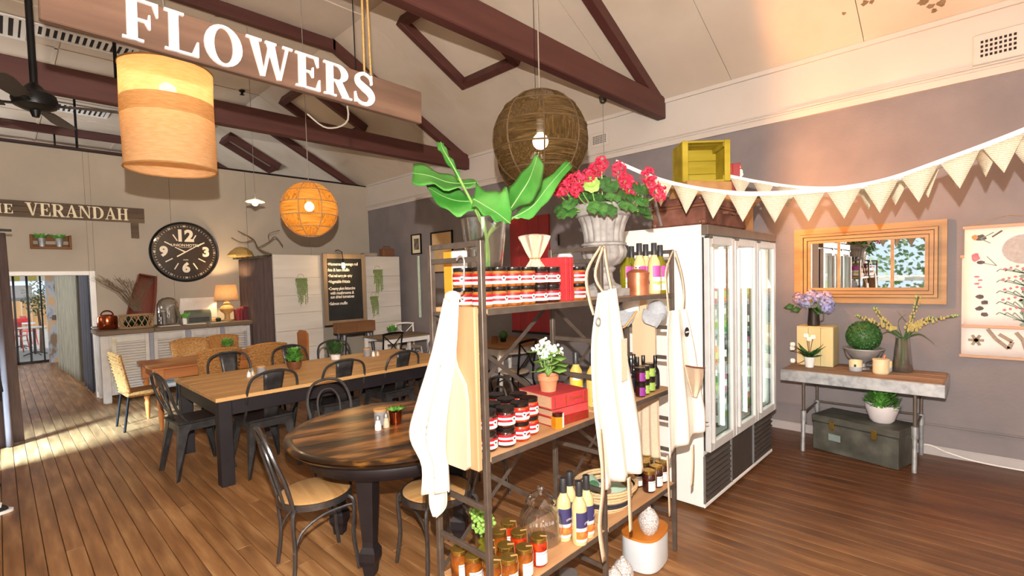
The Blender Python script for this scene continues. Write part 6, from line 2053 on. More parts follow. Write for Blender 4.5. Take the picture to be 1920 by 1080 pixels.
for P in ([(1.87, 1.27, 1.0), (1.875, 1.26, .75), (1.87, 1.28, .55), (1.915, 1.29, .36)], [(2.08, 1.25, .72), (2.085, 1.25, .58), (2.09, 1.25, .45)]):
    Q = bez(sh(P), 12)
    G().grid([[q + Vector((-.016, 0, 0)), q + Vector((.016, 0, 0))] for q in Q]).build('tie', m_linen, t, True, .002)
G().tube([(1.895 + .018 * cos(a) - O.x, 1.285 - O.y, 1.49 + .018 * sin(a) - O.z) for a in [2 * PI * q / 16 for q in range(16)]], .004, 6, False, True).build('eyelet', m_galv, t)
G().grid([[Vector((2.02 + .05 * i, 1.245 - .002 * i, 1.4 - .1 * j)) - O for i in range(2)] for j in range(3)]).build('strap_end', m_linen, t, False, .002)

t = thing('apron', 'white apron with a beige pocket and dark button hanging from the right post', 'apron', (2.82, 1.34, 1.84))
O = Vector((2.82, 1.34, 1.84))
hang(t, 'cloth', sh([(2.62, 1.31, 1.49), (2.58, 1.31, 1.3), (2.57, 1.3, 1.05), (2.56, 1.3, .86), (2.56, 1.3, .67)]), sh([(2.82, 1.3, 1.49), (2.9, 1.29, 1.25), (2.97, 1.29, 1.0), (3.0, 1.28, .85), (3.0, 1.28, .72)]), m_canvas, .018, 2, ph=1)
for P in ([(2.81, 1.363, 1.84), (2.69, 1.35, 1.72), (2.66, 1.33, 1.6), (2.64, 1.31, 1.48)], [(2.835, 1.363, 1.84), (2.87, 1.34, 1.7), (2.86, 1.32, 1.58), (2.8, 1.3, 1.49)]):
    Q = bez(sh(P), 12)
    G().grid([[q + Vector((-.012, 0, 0)), q + Vector((.012, 0, 0))] for q in Q]).build('neck_strap', m_linen, t, True, .002)
g = G().at(tuple(Vector((2.775, 1.27, 1.36)) - O))
g.prism([(.028 * cos(a), .028 * sin(a)) for a in [2 * PI * q / 20 for q in range(20)]], -.004, 0, 'xz')
g.build('button', m_print, t, False)
G().box(tuple(Vector((2.755, 1.2645, 1.356)) - O), tuple(Vector((2.795, 1.2658, 1.364)) - O)).build('button_writing', m_writing, t, False)
pk = hang(t, 'pocket', sh([(2.72, 1.262, 1.17), (2.75, 1.258, 1.08), (2.8, 1.255, .98)]), sh([(2.97, 1.255, 1.12), (2.96, 1.252, 1.05), (2.86, 1.25, .96)]), m_linen, .006, 1.5)
Q = bez(sh([(2.72, 1.252, 1.172), (2.84, 1.246, 1.145), (2.97, 1.246, 1.122)]), 10)
G().tube(Q, .005, 6).build('pocket_trim', M('brown_leather_trim', '#7a4a36', None, 20, rough=.6), t)
G().grid([[q + Vector((-.016, 0, 0)), q + Vector((.016, 0, 0))] for q in bez(sh([(2.80, 1.25, .69), (2.8, 1.25, .58), (2.8, 1.26, .44)]), 8)]).build('tie', m_linen, t, True, .002)
G().grid([[q + Vector((-.013, 0, 0)), q + Vector((.013, 0, 0))] for q in bez(sh([(2.6, 1.31, .67), (2.61, 1.31, .5), (2.64, 1.32, .3)]), 8)]).build('tie', m_linen, t, True, .002)
G().tube(bez(sh([(3.0, 1.27, .80), (3.04, 1.27, .765), (3.07, 1.27, .76)]), 6), .003, 5).build('hem_cord', M('brown_cord', '#7a4a36', None, 20, rough=.7), t)

t = thing('tea_towel', 'white tea towel with faint grey lettering on a hook left of the rack', 'towel', (1.22, 1.43, 1.76))
O = Vector((1.22, 1.43, 1.76))
hang(t, 'cloth', sh([(1.2, 1.52, 1.63), (1.19, 1.6, 1.4), (1.18, 1.69, 1.2), (1.18, 1.75, 1.05), (1.19, 1.68, .94), (1.2, 1.71, .80)]), sh([(1.2, 1.435, 1.63), (1.2, 1.46, 1.4), (1.19, 1.5, 1.2), (1.19, 1.52, 1.05), (1.19, 1.515, .97), (1.19, 1.515, .87)]), m_canvas, .014, 2, axis=(-1, 0, 0))
hang(t, 'lower_fold', sh([(1.205, 1.66, .9), (1.205, 1.665, .78), (1.205, 1.64, .73)]), sh([(1.205, 1.555, .9), (1.205, 1.55, .8), (1.205, 1.625, .725)]), m_canvas, .008, 1, axis=(-1, 0, 0))
G().ball(tuple(Vector((1.205, 1.478, 1.635)) - O), .03, 12, 8, (.7, 1.45, .75)).build('gathered_top', m_canvas, t)
G().tube([(1.213 - O.x, 1.435 + .022 * cos(a) - O.y, 1.765 + .022 * sin(a) - O.z) for a in [PI * .1 + PI * 1.0 * q / 12 for q in range(13)]] + [(1.213 - O.x, 1.42 - O.y, 1.66 - O.z), (1.213 - O.x, 1.44 - O.y, 1.645 - O.z)], .0035, 6).build('hook', m_galv, t)
m_faint = M('faint_grey_print', '#b9bdbb', '#c8cbc9', 20, rough=.9)
tw = [c for c in t.children if c.name.startswith('cloth')][0].data.vertices
twp = [v.co.copy() for v in tw]
for k, (s, y, z, sz, ro) in enumerate((('OSE', 1.635, 1.10, .05, -1.0), ('CO', 1.6, .93, .04, -.5), ('AS', 1.545, 1.36, .04, -1.2))):
    o = text('towel_print', s, sz, m_faint, t, (0, 0, 0), (0, 0, 0), 0, 0, 'CENTER', .2)
    for v in o.data.vertices:
        yy = y - O.y - (v.co.x * cos(ro) - v.co.y * sin(ro))
        zz_ = z - O.z + v.co.x * sin(ro) + v.co.y * cos(ro)
        nr = min(twp, key=lambda p: (p.y - yy) ** 2 + (p.z - zz_) ** 2)
        v.co = (nr.x - .0045, yy, zz_)
t = thing('bread_board', 'rectangular brown bread board hanging at the left end of the rack', 'board', (1.238, 1.475, 1.28))
G().box((-.012, -.095, -.31), (.012, .105, .315), .005).build('board', wood('pale_brown_board', '#a9835c', '#c6a27a', 'z', .6, 8, .1), t, False)
t = thing('paddle_board', 'pale paddle shaped serving board hanging before the bread board', 'board', (1.215, 1.515, 1.22))
pp = [(-.08, -.25), (.09, -.25), (.098, -.235), (.098, .02), (.085, .08), (.04, .14), (.028, .17), (.03, .27), (.02, .3), (-.02, .3), (-.03, .27), (-.028, .17), (-.04, .14), (-.085, .08), (-.095, .02), (-.095, -.235)]
G().prism(pp, -.009, .009, 'yz').build('board', wood('pale_maple', '#cdb59b', '#d8c4ae', 'z', .55, 7, .06), t, False)
t = thing('paddle_board', 'long pale paddle board hanging at the right end of the rack', 'board', (2.795, 1.555, 1.28))
pp = [(-.07, -.27), (.07, -.27), (.078, -.255), (.078, .12), (.05, .17), (.022, .2), (.022, .27), (-.022, .27), (-.022, .2), (-.05, .17), (-.078, .12), (-.078, -.255)]
G().prism(pp, -.009, .009, 'yz').build('board', wood('pale_maple_b', '#d9b894', '#e3c6a5', 'z', .55, 7, .06), t, False)
t = thing('linen_cloth', 'beige linen cloth hanging under the right end of the middle shelf', 'cloth', (2.8, 1.54, .98))
hang(t, 'cloth', [(-.01, .09, 0), (-.012, .09, -.2), (-.01, .1, -.42)], [(-.01, -.08, 0), (-.012, -.085, -.2), (-.01, -.09, -.42)], m_linen, .008, 3, axis=(-1, 0, 0))
t = thing('sun_cap', 'grey and white cap hanging under the top shelf at the right', 'cap', (2.8, 1.47, 1.47))
m_capg = M('pale_grey_cloth', '#a8adb5', '#b9bec5', 60, rough=.9)
G().ball((-.0, 0, 0), .085, 18, 10, (.5, .75, .85)).build('crown', m_capg, t)
hang(t, 'brim', [(-.03, .07, .02), (-.07, .06, -.03), (-.08, .04, -.06)], [(-.03, -.07, -.01), (-.07, -.06, -.06), (-.08, -.04, -.09)], m_capg, .006, 1, axis=(-1, 0, 0))
t = thing('sun_cap', 'white cap with a tan brim edge hanging left of the grey cap', 'cap', (2.78, 1.64, 1.47))
G().ball((0, 0, .02), .08, 18, 10, (.5, .75, .85)).build('crown', m_canvas, t)
hang(t, 'brim', [(-.03, .09, .03), (-.07, .07, -.04), (-.08, .04, -.08)], [(-.03, -.06, .0), (-.07, -.06, -.05), (-.08, -.03, -.09)], m_capg, .006, 1, axis=(-1, 0, 0))
G().tube(bez([(-.045, .1, .03), (-.09, .05, -.07), (-.095, 0, -.095), (-.09, -.04, -.06), (-.06, -.08, .01)], 14), .007, 6).build('brim_edge', m_tape, t)

# ------------------------------------------------------------------ drinks fridge
FX0, FX1, FYF, FYB, FZ = 3.41, 4.92, 1.45, 2.07, 2.04
t = thing('drinks_fridge', 'tall white three door glass fronted drinks fridge', 'fridge', (FX0, FYF, 0))
W_, D_ = FX1 - FX0, FYB - FYF
G().box((0, 0, .03), (.03, D_, FZ), .004).build('side_panel', m_fridge, t, False)
G().box((W_ - .03, 0, .03), (W_, D_, FZ), .004).build('side_panel', m_fridge, t, False)
G().box((.03, D_ - .03, .03), (W_ - .03, D_, FZ), .004).build('back_panel', m_fridge, t, False)
G().box((.03, .0, FZ - .05), (W_ - .03, D_ - .03, FZ), .004).build('top_panel', m_fridge, t, False)
G().box((.03, .01, .36), (W_ - .03, D_ - .03, .43), .004).build('floor_panel', m_fridge, t, False)
m_hdr = M('bronze_header', '#6d6157', '#7d7066', 10, rough=.4, metal=.3)
G().box((.0, -.05, FZ - .075), (W_, -.001, FZ - .005), .004).build('header', m_hdr, t, False)
G().box((.0, -.012, .03), (W_, -.001, .055), .003).build('plinth', m_fridge, t, False)
m_grl = M('dark_grille', '#39322e', '#453d38', 10, rough=.6)
for k in range(3):
    a, bb = .01 + W_ / 3 * k, W_ / 3 * (k + 1) - .01
    G().box((a, -.002, .06), (bb, .006, .40)).build('grille_back', m_grl, t, False)
    if k != 1:
        for q in range(8):
            g = G().at((0, -.012, .085 + q * .04), 0, rad(35))
            g.box((a + .02, -.012, -.004), (bb - .02, .012, .004))
            g.build('louvre', m_grl, t, False)
    G().box((a - .008, -.014, .06), (a + .004, .0, .40)).build('grille_post', m_alu, t, False)
m_dalu = M('pale_door_aluminium', '#cfd1d2', '#dadcdd', 10, rough=.4, metal=.25)
m_rub = M('black_rubber_seal', '#18181a', None, 10, rough=.7)
for k in range(3):
    a, bb = .012 + (W_ - .01) / 3 * k, (W_ - .01) / 3 * (k + 1)
    d = G().box((a, -.05, .435), (a + .06, -.012, FZ - .085), .004).box((bb - .055, -.05, .435), (bb, -.012, FZ - .085), .004).box((a + .06, -.05, .435), (bb - .055, -.012, .50), .004).box((a + .06, -.05, FZ - .14), (bb - .055, -.012, FZ - .085), .004).build('door', m_dalu, t, False)
    G().box((a + .058, -.036, .49), (bb - .053, -.03, FZ - .135)).build('door_glass', m_glass_g, d, False)
    G().box((a + .004, -.012, .44), (bb - .004, -.001, .5)).box((a + .004, -.012, FZ - .14), (bb - .004, -.001, FZ - .09)).box((a + .004, -.012, .5), (a + .05, -.001, FZ - .14)).box((bb - .05, -.012, .5), (bb - .004, -.001, FZ - .14)).build('seal', m_rub, d, False)
    G().box((a + .008, -.075, .5), (a + .038, -.051, FZ - .16), .006).build('handle', m_dalu, d, False)
    G().box((a + .0, -.06, FZ - .1), (a + .05, -.02, FZ - .08), .003).build('hinge', m_steel, d, False)
m_tubeL = emis('fluorescent_tube', '#f3fbf4', 4.5)
for x in (.06, W_ / 3, W_ / 3 * 2, W_ - .06):
    G().tube([(x, .05, .5), (x, .05, FZ - .14)], .013, 10).build('light_tube', m_tubeL, t)
    G().box((x - .025, .066, .5), (x + .025, .08, FZ - .14)).build('light_batten', m_fridge, t, False)
light('fridge_light', 'AREA', (FX0 + W_ / 2, FYF + .12, 1.2), 14, (.95, 1, .96), 1.3, 1.3, (0, 1, 0))
m_wire = M('white_wire', '#d5d6d4', None, 10, rough=.4)
for z in (.70, .95, 1.2, 1.45, 1.68):
    g = G()
    for q in range(12):
        x = .05 + (W_ - .1) * q / 11
        g.box((x - .003, .1, z - .004), (x + .003, D_ - .05, z))
    g.box((.035, .1, z - .012), (W_ - .035, .106, z)).box((.035, D_ - .06, z - .012), (W_ - .035, D_ - .054, z))
    g.build('wire_shelf', m_wire, t, False)
m_drk = [M('green_drink', '#3c7a33', '#4d8c42', 10, rough=.2, coat=.5), M('pink_drink', '#b85a7e', '#c66d8f', 10, rough=.2, coat=.5), M('orange_drink', '#c9662a', '#d87a3c', 10, rough=.2, coat=.5), M('dark_cola', '#2a1712', '#382019', 10, rough=.2, coat=.5), M('clear_water', '#a9c0bb', '#bed2cd', 10, rough=.2, coat=.5)]
proto_d = []
for k in range(5):
    p = bottle('drink_bottle', .2, .03, m_drk[k], m_capk if k % 2 else m_whitepaint, m_ceramic if k % 2 else m_lime, .04, .1, .38)
    proto_d.append(p)
cn = ('green', 'pink', 'orange', 'dark', 'clear')
for si, z in enumerate((.4305, .7005, .9505, 1.2005, 1.4505)):
    for q in range(15):
        x = .09 + (W_ - .18) * q / 14
        if abs(x - W_ / 3) < .045 or abs(x - 2 * W_ / 3) < .045:
            continue
        k = (q // 2 + si * 2) % 5
        put(proto_d[k], (FX0 + x, FYF + .17, z), 0, '%s drink bottle, %s from the left on the %s shelf inside the fridge' % (cn[k], ORD[q], ('lowest', 'second', 'third', 'fourth', 'fifth')[si]), 'bottles inside the drinks fridge')

# on top of the fridge
t = thing('suitcase', 'old brown leather suitcase lying on the near end of the fridge', 'suitcase', (3.83, 1.63, FZ + .0005))
m_lea = M('scuffed_brown_leather', '#4f2c22', '#6c4031', 9, rough=.6, bump=.2, c3='#85584a')
m_lea2 = M('tan_leather_edge', '#6a3f2a', '#7d5038', 12, rough=.6)
G().box((-.4, -.2, .0), (.4, .2, .135), .012).build('lower_shell', m_lea, t, False)
G().box((-.4, -.2, .14), (.4, .2, .205), .012).build('lid_shell', m_lea, t, False)
G().box((-.403, -.203, .128), (.403, .203, .146), .003).build('rim_strip', m_lea2, t, False)
for sx in (-1, 1):
    for sy in (-1, 1):
        for zz_ in (.02, .185):
            G().ball((sx * .385, sy * .185, zz_), .026, 8, 6).build('corner_cap', m_lea2, t)
            G().ball((sx * .404, sy * .17, zz_), .006, 6, 4).build('rivet', m_galv, t)
G().tube([(-.1, -.205, .1), (-.08, -.235, .1), (.08, -.235, .1), (.1, -.205, .1)], .01, 6).build('handle', m_lea2, t)
for x in (-.22, .22):
    G().box((x - .025, -.212, .11), (x + .025, -.2, .16), .003).build('latch', m_galv, t, False)
t = thing('carton', 'brown cardboard carton on the suitcase, under the yellow crate', 'carton', (3.98, 1.70, FZ + .2065), -.6)
m_card = M('cardboard', '#a87a4c', '#ba8d5e', 12, rough=.9)
G().box((-.2, -.15, 0), (.19, .12, .17), .004).build('body', m_card, t, False)
G().box((-.202, -.05, .08), (.192, -.02, .172)).build('tape', m_tape, t, False)
t = thing('carton', 'small torn cardboard box standing beside the suitcase on the fridge', 'carton', (4.345, 1.62, FZ + .0005))
G().box((-.11, -.17, 0), (.13, .15, .2), .004).build('body', m_card, t, False)
g = G().at((-.0, -.17, .2), 0, rad(-40))
g.box((-.1, -.09, 0), (.12, 0, .004))
g.build('flap', m_card, t, False)
m_yel = wood('yellow_painted_wood', '#94800f', '#ab961d', 'x', .7, 8, .15, c3='#b8a535')
t = thing('yellow_crate', 'yellow painted timber crate on its side on top of the cartons', 'crate', (4.0, 1.70, FZ + .377), -.84)
w_, d_, h_ = .185, .13, .32
for a, bb in zip((0, .108, .216), (.106, .214, .318)):
    G().box((-w_, d_ - .015, a), (w_, d_, bb), .003).build('slat', m_yel, t, False)
for a, bb in zip((-d_, -.05, .052), (-.052, .05, d_ - .016)):
    G().box((-w_, a, 0), (w_, bb, .015), .003).build('slat', m_yel, t, False)
    G().box((-w_, a, h_ - .015), (w_, bb, h_), .003).build('slat', m_yel, t, False)
for sx in (-1, 1):
    G().box((sx * w_, -d_, .016), (sx * (w_ - .02), d_ - .016, h_ - .016), .003).build('end_board', m_yel, t, False)
    for z in (.016, h_ - .05):
        G().box((sx * (w_ - .021), -d_ + .005, z), (sx * (w_ - .05), d_ - .02, z + .034), .003).build('corner_batten', m_yel, t, False)
    G().box((sx * (w_ + .0), -d_ - .012, .0), (sx * (w_ - .045), -d_ - .0005, h_), .003).build('front_batten', m_yel, t, False)
m_bulb_m = emis('lit_marquee_bulb', '#ffd9a0', 9)
MX, MY, MR = 4.62, 1.63, .3
t = thing('marquee_letter', 'red metal marquee letter with lit bulbs, seen edge on above the fridge', 'lamp', (MX, MY, FZ + .0005), MR)
m_mred = M('red_enamel_metal', '#8a0f16', '#9c1820', 8, rough=.35)
G().box((-.16, .03, 0), (.16, .05, .6), .004).build('back_plate', m_mred, t, False)
for a, bb in (((-.16, -.03, 0), (-.145, .029, .6)), ((.145, -.03, 0), (.16, .029, .6)), ((-.144, -.03, 0), (.144, .029, .015)), ((-.144, -.03, .585), (.144, .029, .6))):
    G().box(a, bb, .003).build('side_wall', m_mred, t, False)
for z in (.06, .14, .22, .3, .38, .46, .54):
    for x in (-.07, .07):
        G().ball((x, -.026, z), .019, 10, 7).build('bulb', m_bulb_m, t)
        G().tube([(x, .03, z), (x, -.02, z)], .012, 8).build('socket', m_galv, t)
for z in (.15, .48):
    light('lamp_light', 'POINT', (MX + .012 * sin(MR) + .1 * cos(MR), MY - .012 * cos(MR) + .1 * sin(MR), FZ + z), 80, (1, .42, .14), .012)

# ------------------------------------------------------------------ mirror, hanging charts, bunting
m_gilt = wood('waxed_pine_frame', '#7d5a2c', '#97713d', 'y', .5, 9, .15, c3='#a98350')
m_groove_shade = M('frame_groove_shade', '#4a3418', '#553d1e', 8, rough=.6)  # darker pine: shade of the moulding grooves put into the colour
t = thing('wall_mirror', 'wide mirror in a heavy stepped pine frame above the console', 'mirror', (RX - .002, .872, 1.745))
hw_, hh = .6, .375
steps = [(0, .056, .045), (.056, .061, .03), (.061, .084, .066), (.084, .09, .035), (.09, .118, .056), (.118, .124, .03), (.124, .15, .042)]
for i, (a, bb, dpt) in enumerate(steps):
    o1, o2 = hw_ - a, hw_ - bb
    p1, p2 = hh - a, hh - bb
    for nm, poly in (('top', [(-o1, p1), (o1, p1), (o2, p2), (-o2, p2)]), ('bottom', [(-o1, -p1), (-o2, -p2), (o2, -p2), (o1, -p1)]),
                     ('left', [(-o1, -p1), (-o1, p1), (-o2, p2), (-o2, -p2)]), ('right', [(o1, -p1), (o2, -p2), (o2, p2), (o1, p1)])):
        G().prism(poly, -dpt, 0, 'yz').build('moulding', m_groove_shade if i in (1, 3, 5) else m_gilt, t, False)
mm, nt, b_ = new_mat('silvered_glass')
b_.inputs['Base Color'].default_value = (.93, .95, .95, 1)
b_.inputs['Metallic'].default_value = 1
b_.inputs['Roughness'].default_value = .015
G().box((-.018, -.452, -.228), (-.012, .452, .228)).build('glass', mm, t, False)
for y in (.21, -.215):
    G().box((-.03, y - .012, -.228), (-.0185, y + .012, .228), .002).build('glazing_bar', m_gilt, t, False)


def chart(yc, w, ztop, zbot, x, label, motifs):
    t = thing('botanical_chart', label, 'poster', (x, yc, ztop), 0)
    h = ztop - zbot
    G().grid([[(-.0 - .004 * sin(3 * i / 8), -w / 2 + w * j / 8, -h * i / 8) for j in range(9)] for i in range(9)]).build('sheet', M('chart_paper', '#ddd3cf', '#e6dedb', 3, rough=.8), t, True, .001)
    for z in (0, -h):
        G().box((-.014, -w / 2 - .012, z - .012), (.008, w / 2 + .012, z + .012), .003).build('rail', wood('pale_rail', '#b98e70', '#cba285', 'y', .6, 9), t, False)
    for k, (mt, fn) in enumerate(motifs):
        g = G()
        fn(g)
        g.build('print', mt, t, False)['kind'] = 'stuff'
    return t


def blob(g, y, z, r, n=9, x=-.0055, s=1, seed=0):
    r_ = random.Random(seed)
    g.add([(x - .0008 * (seed % 3), y + r * s * cos(2 * PI * k / n) * r_.uniform(.7, 1.1), z + r * sin(2 * PI * k / n) * r_.uniform(.7, 1.1)) for k in range(n)], [tuple(range(n))])


def strokes(g, pts, w, x=-.006):
    for a, b_ in zip(pts[:-1], pts[1:]):
        d = Vector((b_[0] - a[0], b_[1] - a[1])).normalized()
        n_ = (-d.y * w, d.x * w)
        g.add([(x, a[0] - n_[0], a[1] - n_[1]), (x, b_[0] - n_[0], b_[1] - n_[1]), (x, b_[0] + n_[0], b_[1] + n_[1]), (x, a[0] + n_[0], a[1] + n_[1])], [(0, 1, 2, 3)])


m_pr, m_pg, m_pk_, m_po, m_pgy = (M('print_rose', '#b4606c', '#c87a84', 40, rough=.8), M('print_green', '#6b8377', '#83988c', 40, rough=.8), M('print_dark', '#4a4346', '#625a5c', 40, rough=.8),
                                  M('print_orange_chart', '#c07a4a', '#cc8d60', 40, rough=.8), M('print_grey', '#a39c9b', '#b3adab', 40, rough=.8))


def mot_red(g):
    r_ = random.Random(1)
    blob(g, .23, -.255, .04, 9, s=.8, seed=1)
    for j in range(5):
        for i in range(8):
            blob(g, .05 - .035 * i + .01 * (j % 2), -.36 - .085 * j + .01 * (i % 3), .012, 7, seed=i + 2)
    for j in range(4):
        blob(g, .22 - .02 * (j % 2), -.42 - .03 * j, .01, 6, s=2, seed=j)


def mot_green(g):
    for j in range(5):
        for i in range(7):
            strokes(g, [(-.07, -.4 - .1 * j), (.08 - .045 * i, -.36 - .09 * j), (.1 - .05 * i, -.38 - .09 * j)], .004)
        blob(g, -.07, -.42 - .1 * j, .022, 8, s=1.8, seed=j)
    strokes(g, [(.14, -.14), (.2, -.1), (.12, -.05)], .004)
    strokes(g, [(.2, -.3), (.1, -.33), (.16, -.25)], .003)


def mot_dark(g):
    blob(g, .2, -.09, .032, 9, s=1.2, seed=3)
    blob(g, .2, -.3, .02, 7, s=1.5, seed=4)
    for k in range(4):
        blob(g, .2 - .03 * (k % 2), -.59 - .05 * k, .022, 8, s=1.3, seed=k)
    strokes(g, [(.07, -.04), (.13, -.09)], .006)
    strokes(g, [(-.06, -.06), (-.065, -.3)], .004)
    strokes(g, [(.0, -.78), (-.32, -.78)], .002)


def mot_orange(g):
    blob(g, .235, -.085, .026, 8, seed=7)


def mot_grey(g):
    g.add([(-.0052, -.06 + .13 * cos(2 * PI * k / 28), -.2 + .12 * sin(2 * PI * k / 28)) for k in range(28)], [tuple(range(28))])


chart(-.14, .60, 2.03, 1.185, RX - .03, 'front botanical chart with red flowers hanging on the right wall', [(m_pgy, mot_grey), (m_pr, mot_red), (m_pg, mot_green), (m_pk_, mot_dark), (m_po, mot_orange)])


def mot_sea(g):
    for k in range(6):
        a = k * PI / 3
        strokes(g, [(.2, -.72), (.2 + .05 * cos(a), -.72 + .05 * sin(a))], .011)
    strokes(g, [(.13, -.62), (.08, -.7), (.0, -.78), (-.02, -.72), (.06, -.66)], .014)
    strokes(g, [(-.04, -.64), (-.08, -.7), (-.1, -.78)], .014)


chart(-.12, .59, 1.785, .925, RX - .012, 'lower chart with a starfish, hanging behind the flower chart', [(M('print_brown', '#8a7a6a', '#a09080', 40, rough=.8), mot_sea)])
g0 = bpy.data.objects['botanical_chart']
G().tube([(-.003, -.28, .01), (-.001, .03, .085), (-.003, .28, .01)], .002, 5).build('hanging_string', m_rope, g0)

mt, nt, b_ = new_mat('printed_page')
tc = nt.nodes.new('ShaderNodeTexCoord')
sp_ = nt.nodes.new('ShaderNodeSeparateXYZ')
nt.links.new(tc.outputs['Object'], sp_.inputs[0])
wv = nt.nodes.new('ShaderNodeMath'); wv.operation = 'MULTIPLY'; wv.inputs[1].default_value = 620
nt.links.new(sp_.outputs['Z'], wv.inputs[0])
sn = nt.nodes.new('ShaderNodeMath'); sn.operation = 'SINE'
nt.links.new(wv.outputs[0], sn.inputs[0])
ns = nt.nodes.new('ShaderNodeTexNoise'); ns.inputs['Scale'].default_value = 160
nt.links.new(tc.outputs['Object'], ns.inputs['Vector'])
ml = nt.nodes.new('ShaderNodeMath'); ml.operation = 'MULTIPLY'
nt.links.new(sn.outputs[0], ml.inputs[0]); nt.links.new(ns.outputs['Fac'], ml.inputs[1])
nt.links.new(ramp(nt, ml.outputs[0], [(.25, hx('#d3c8b1')), (.5, hx('#a09480'))]), b_.inputs['Base Color'])
b_.inputs['Roughness'].default_value = .9
m_page = mt
m_tapew = M('white_bunting_tape', '#f1efec', None, 10, rough=.8)


def bunting(label, pts, n, w, h, skip=0, u0=0, u1=1):
    t = thing('bunting', label, 'bunting', pts[0])
    O = Vector(pts[0])
    Q = [q - O for q in bez(pts, 120)]
    G().grid([[q + Vector((0, 0, .014)), q - Vector((0, 0, .012))] for q in Q]).build('tape', m_tapew, t, True, .003)
    Ls = [0]
    for a, b in zip(Q[:-1], Q[1:]):
        Ls.append(Ls[-1] + (b - a).length)
    tot = Ls[-1]

    def at_len(s):
        for i in range(len(Q) - 1):
            if Ls[i + 1] >= s:
                return Q[i].lerp(Q[i + 1], (s - Ls[i]) / max(1e-9, Ls[i + 1] - Ls[i]))
        return Q[-1]
    for k in range(n):
        s = tot * (u0 + (u1 - u0) * (k + .5) / n)
        a, b = at_len(s - w / 2), at_len(min(tot, s + w / 2))
        m_ = (a + b) / 2
        nn = (b - a).cross(Vector((0, 0, 1))).normalized()
        f = (k * 37 % 7 - 3) * .006
        dn = Vector((0, 0, -.008))
        rows = []
        for i in range(4):
            v = i / 3
            l_, r__ = a.lerp(m_, v) + dn - Vector((0, 0, h * v)), b.lerp(m_, v) + dn - Vector((0, 0, h * v))
            c_ = (l_ + r__) / 2 + nn * (.006 * sin(k) * (1 - v) + f * v)
            rows.append([l_ + nn * f * v, c_, r__ + nn * f * v])
        G().grid(rows).build('flag', m_page, t, True, .0012)
    return t


bunting('front string of book page bunting, crossing before the fridge', [(2.896, 1.8, 2.456), (3.029, 1.509, 2.295), (3.109, 1.13, 2.18), (3.226, 0.791, 2.152), (3.341, 0.457, 2.167), (3.427, 0.156, 2.257), (3.483, -0.112, 2.352), (3.55, -.4, 2.47), (3.66, -1.1, 2.76), (3.78, -2.0, 3.1)], 23, .165, .165, u0=.055)
bunting('rear string of book page bunting, nearer the wall', [(4.031, 1.489, 2.458), (4.079, 1.291, 2.388), (4.077, 0.999, 2.302), (4.043, 0.671, 2.251), (3.912, 0.375, 2.25), (3.738, 0.126, 2.30), (3.53, -0.112, 2.345), (3.57, -.35, 2.44), (3.69, -1.08, 2.73), (3.8, -1.95, 3.05)], 22, .15, .145)
t = thing('curtain_track', 'white metal track running behind the geraniums to the fridge', 'rail', (0, 0, 0))
G().tube([(3.12, 2.09, 2.42), (3.22, 1.72, 2.31)], .012, 8).build('rail', m_alu, t)
G().tube([(3.22, 1.72, 2.31), (3.36, 1.72, 2.05)], .012, 8).build('drop', m_alu, t)

# ------------------------------------------------------------------ console table by the right wall
t = thing('console_table', 'console with a worn timber top, galvanised edge and folding pipe legs', 'table', (5.5, .845, 0))
m_ct = wood('worn_grey_top', '#6a4f3c', '#8a6c54', 'y', .7, 8, .2, c3='#9d8069')
for a, bb in zip((-.3, -.1, .1), (-.102, .098, .3)):
    G().box((a, -.59, .73), (bb, .59, .765), .01).build('top_board', m_ct, t, False)
G().box((-.312, -.6, .652), (-.301, .6, .76), .004).build('metal_edge', m_galv, t, False)
for sy in (-1, 1):
    G().box((-.3, sy * .591, .652), (.3, sy * .602, .76), .004).build('metal_edge', m_galv, t, False)
G().box((-.3, -.59, .69), (.3, .59, .728)).build('under_frame', m_steel, t, False)
for sy in (-1, 1):
    for x in (-.27, .24):
        G().tube([(x, sy * .41, .69), (x, sy * .41, .34)], .014, 10).build('upper_leg', m_steel, t)
        G().tube([(x, sy * .41, .36), (x - (.03 if x < 0 else -.02), sy * .41, 0)], .018, 10).build('leg', m_galv, t)
        G().tube([(x, sy * .41, .28), (x, sy * .41, .38)], .025, 10).build('clamp', m_galv, t)
    G().tube([(-.27, sy * .41, .36), (.24, sy * .41, .36)], .009, 8).build('side_bar', m_steel, t)
G().tube([(.24, -.41, .37), (.24, .41, .37)], .01, 8).build('long_bar', m_steel, t)
CZ = .7655
t = thing('wooden_box', 'pale pine wine box standing upright on the left of the console', 'box', (5.66, 1.23, CZ))
m_pb = wood('pale_pine', '#c2b483', '#d3c696', 'z', .7, 6, .1)
for a, bb in zip((-.155, -.05, .055), (-.052, .053, .155)):
    G().box((-.135, a, 0), (-.12, bb, .37), .002).build('front_board', m_pb, t, False)
G().box((-.119, -.155, 0), (.13, -.14, .37), .002).build('side_board', m_pb, t, False)
G().box((-.119, .14, 0), (.13, .155, .37), .002).build('side_board', m_pb, t, False)
G().box((-.135, -.155, .3705), (.13, .155, .384), .002).build('top_board', m_pb, t, False)
G().box((.115, -.139, 0), (.13, .139, .37), .002).build('back_board', m_pb, t, False)
t = thing('hydrangeas', 'blue and pink hydrangeas in a dark metal jug on the pine box', 'flowers in jug', (5.63, 1.26, CZ + .3845))
G().lathe([(0, 0), (.052, 0), (.055, .02), (.045, .16), (.05, .175), (.045, .175), (.04, .16), (0, .02)], 22).build('jug', M('dark_pewter', '#3b3633', '#4b4541', 8, rough=.4, metal=.7), t)
G().tube([(-.0, -.045, .15), (0, -.085, .13), (0, -.085, .06), (0, -.05, .04)], .007, 6).build('handle', m_steel, t)
r_ = random.Random(4)
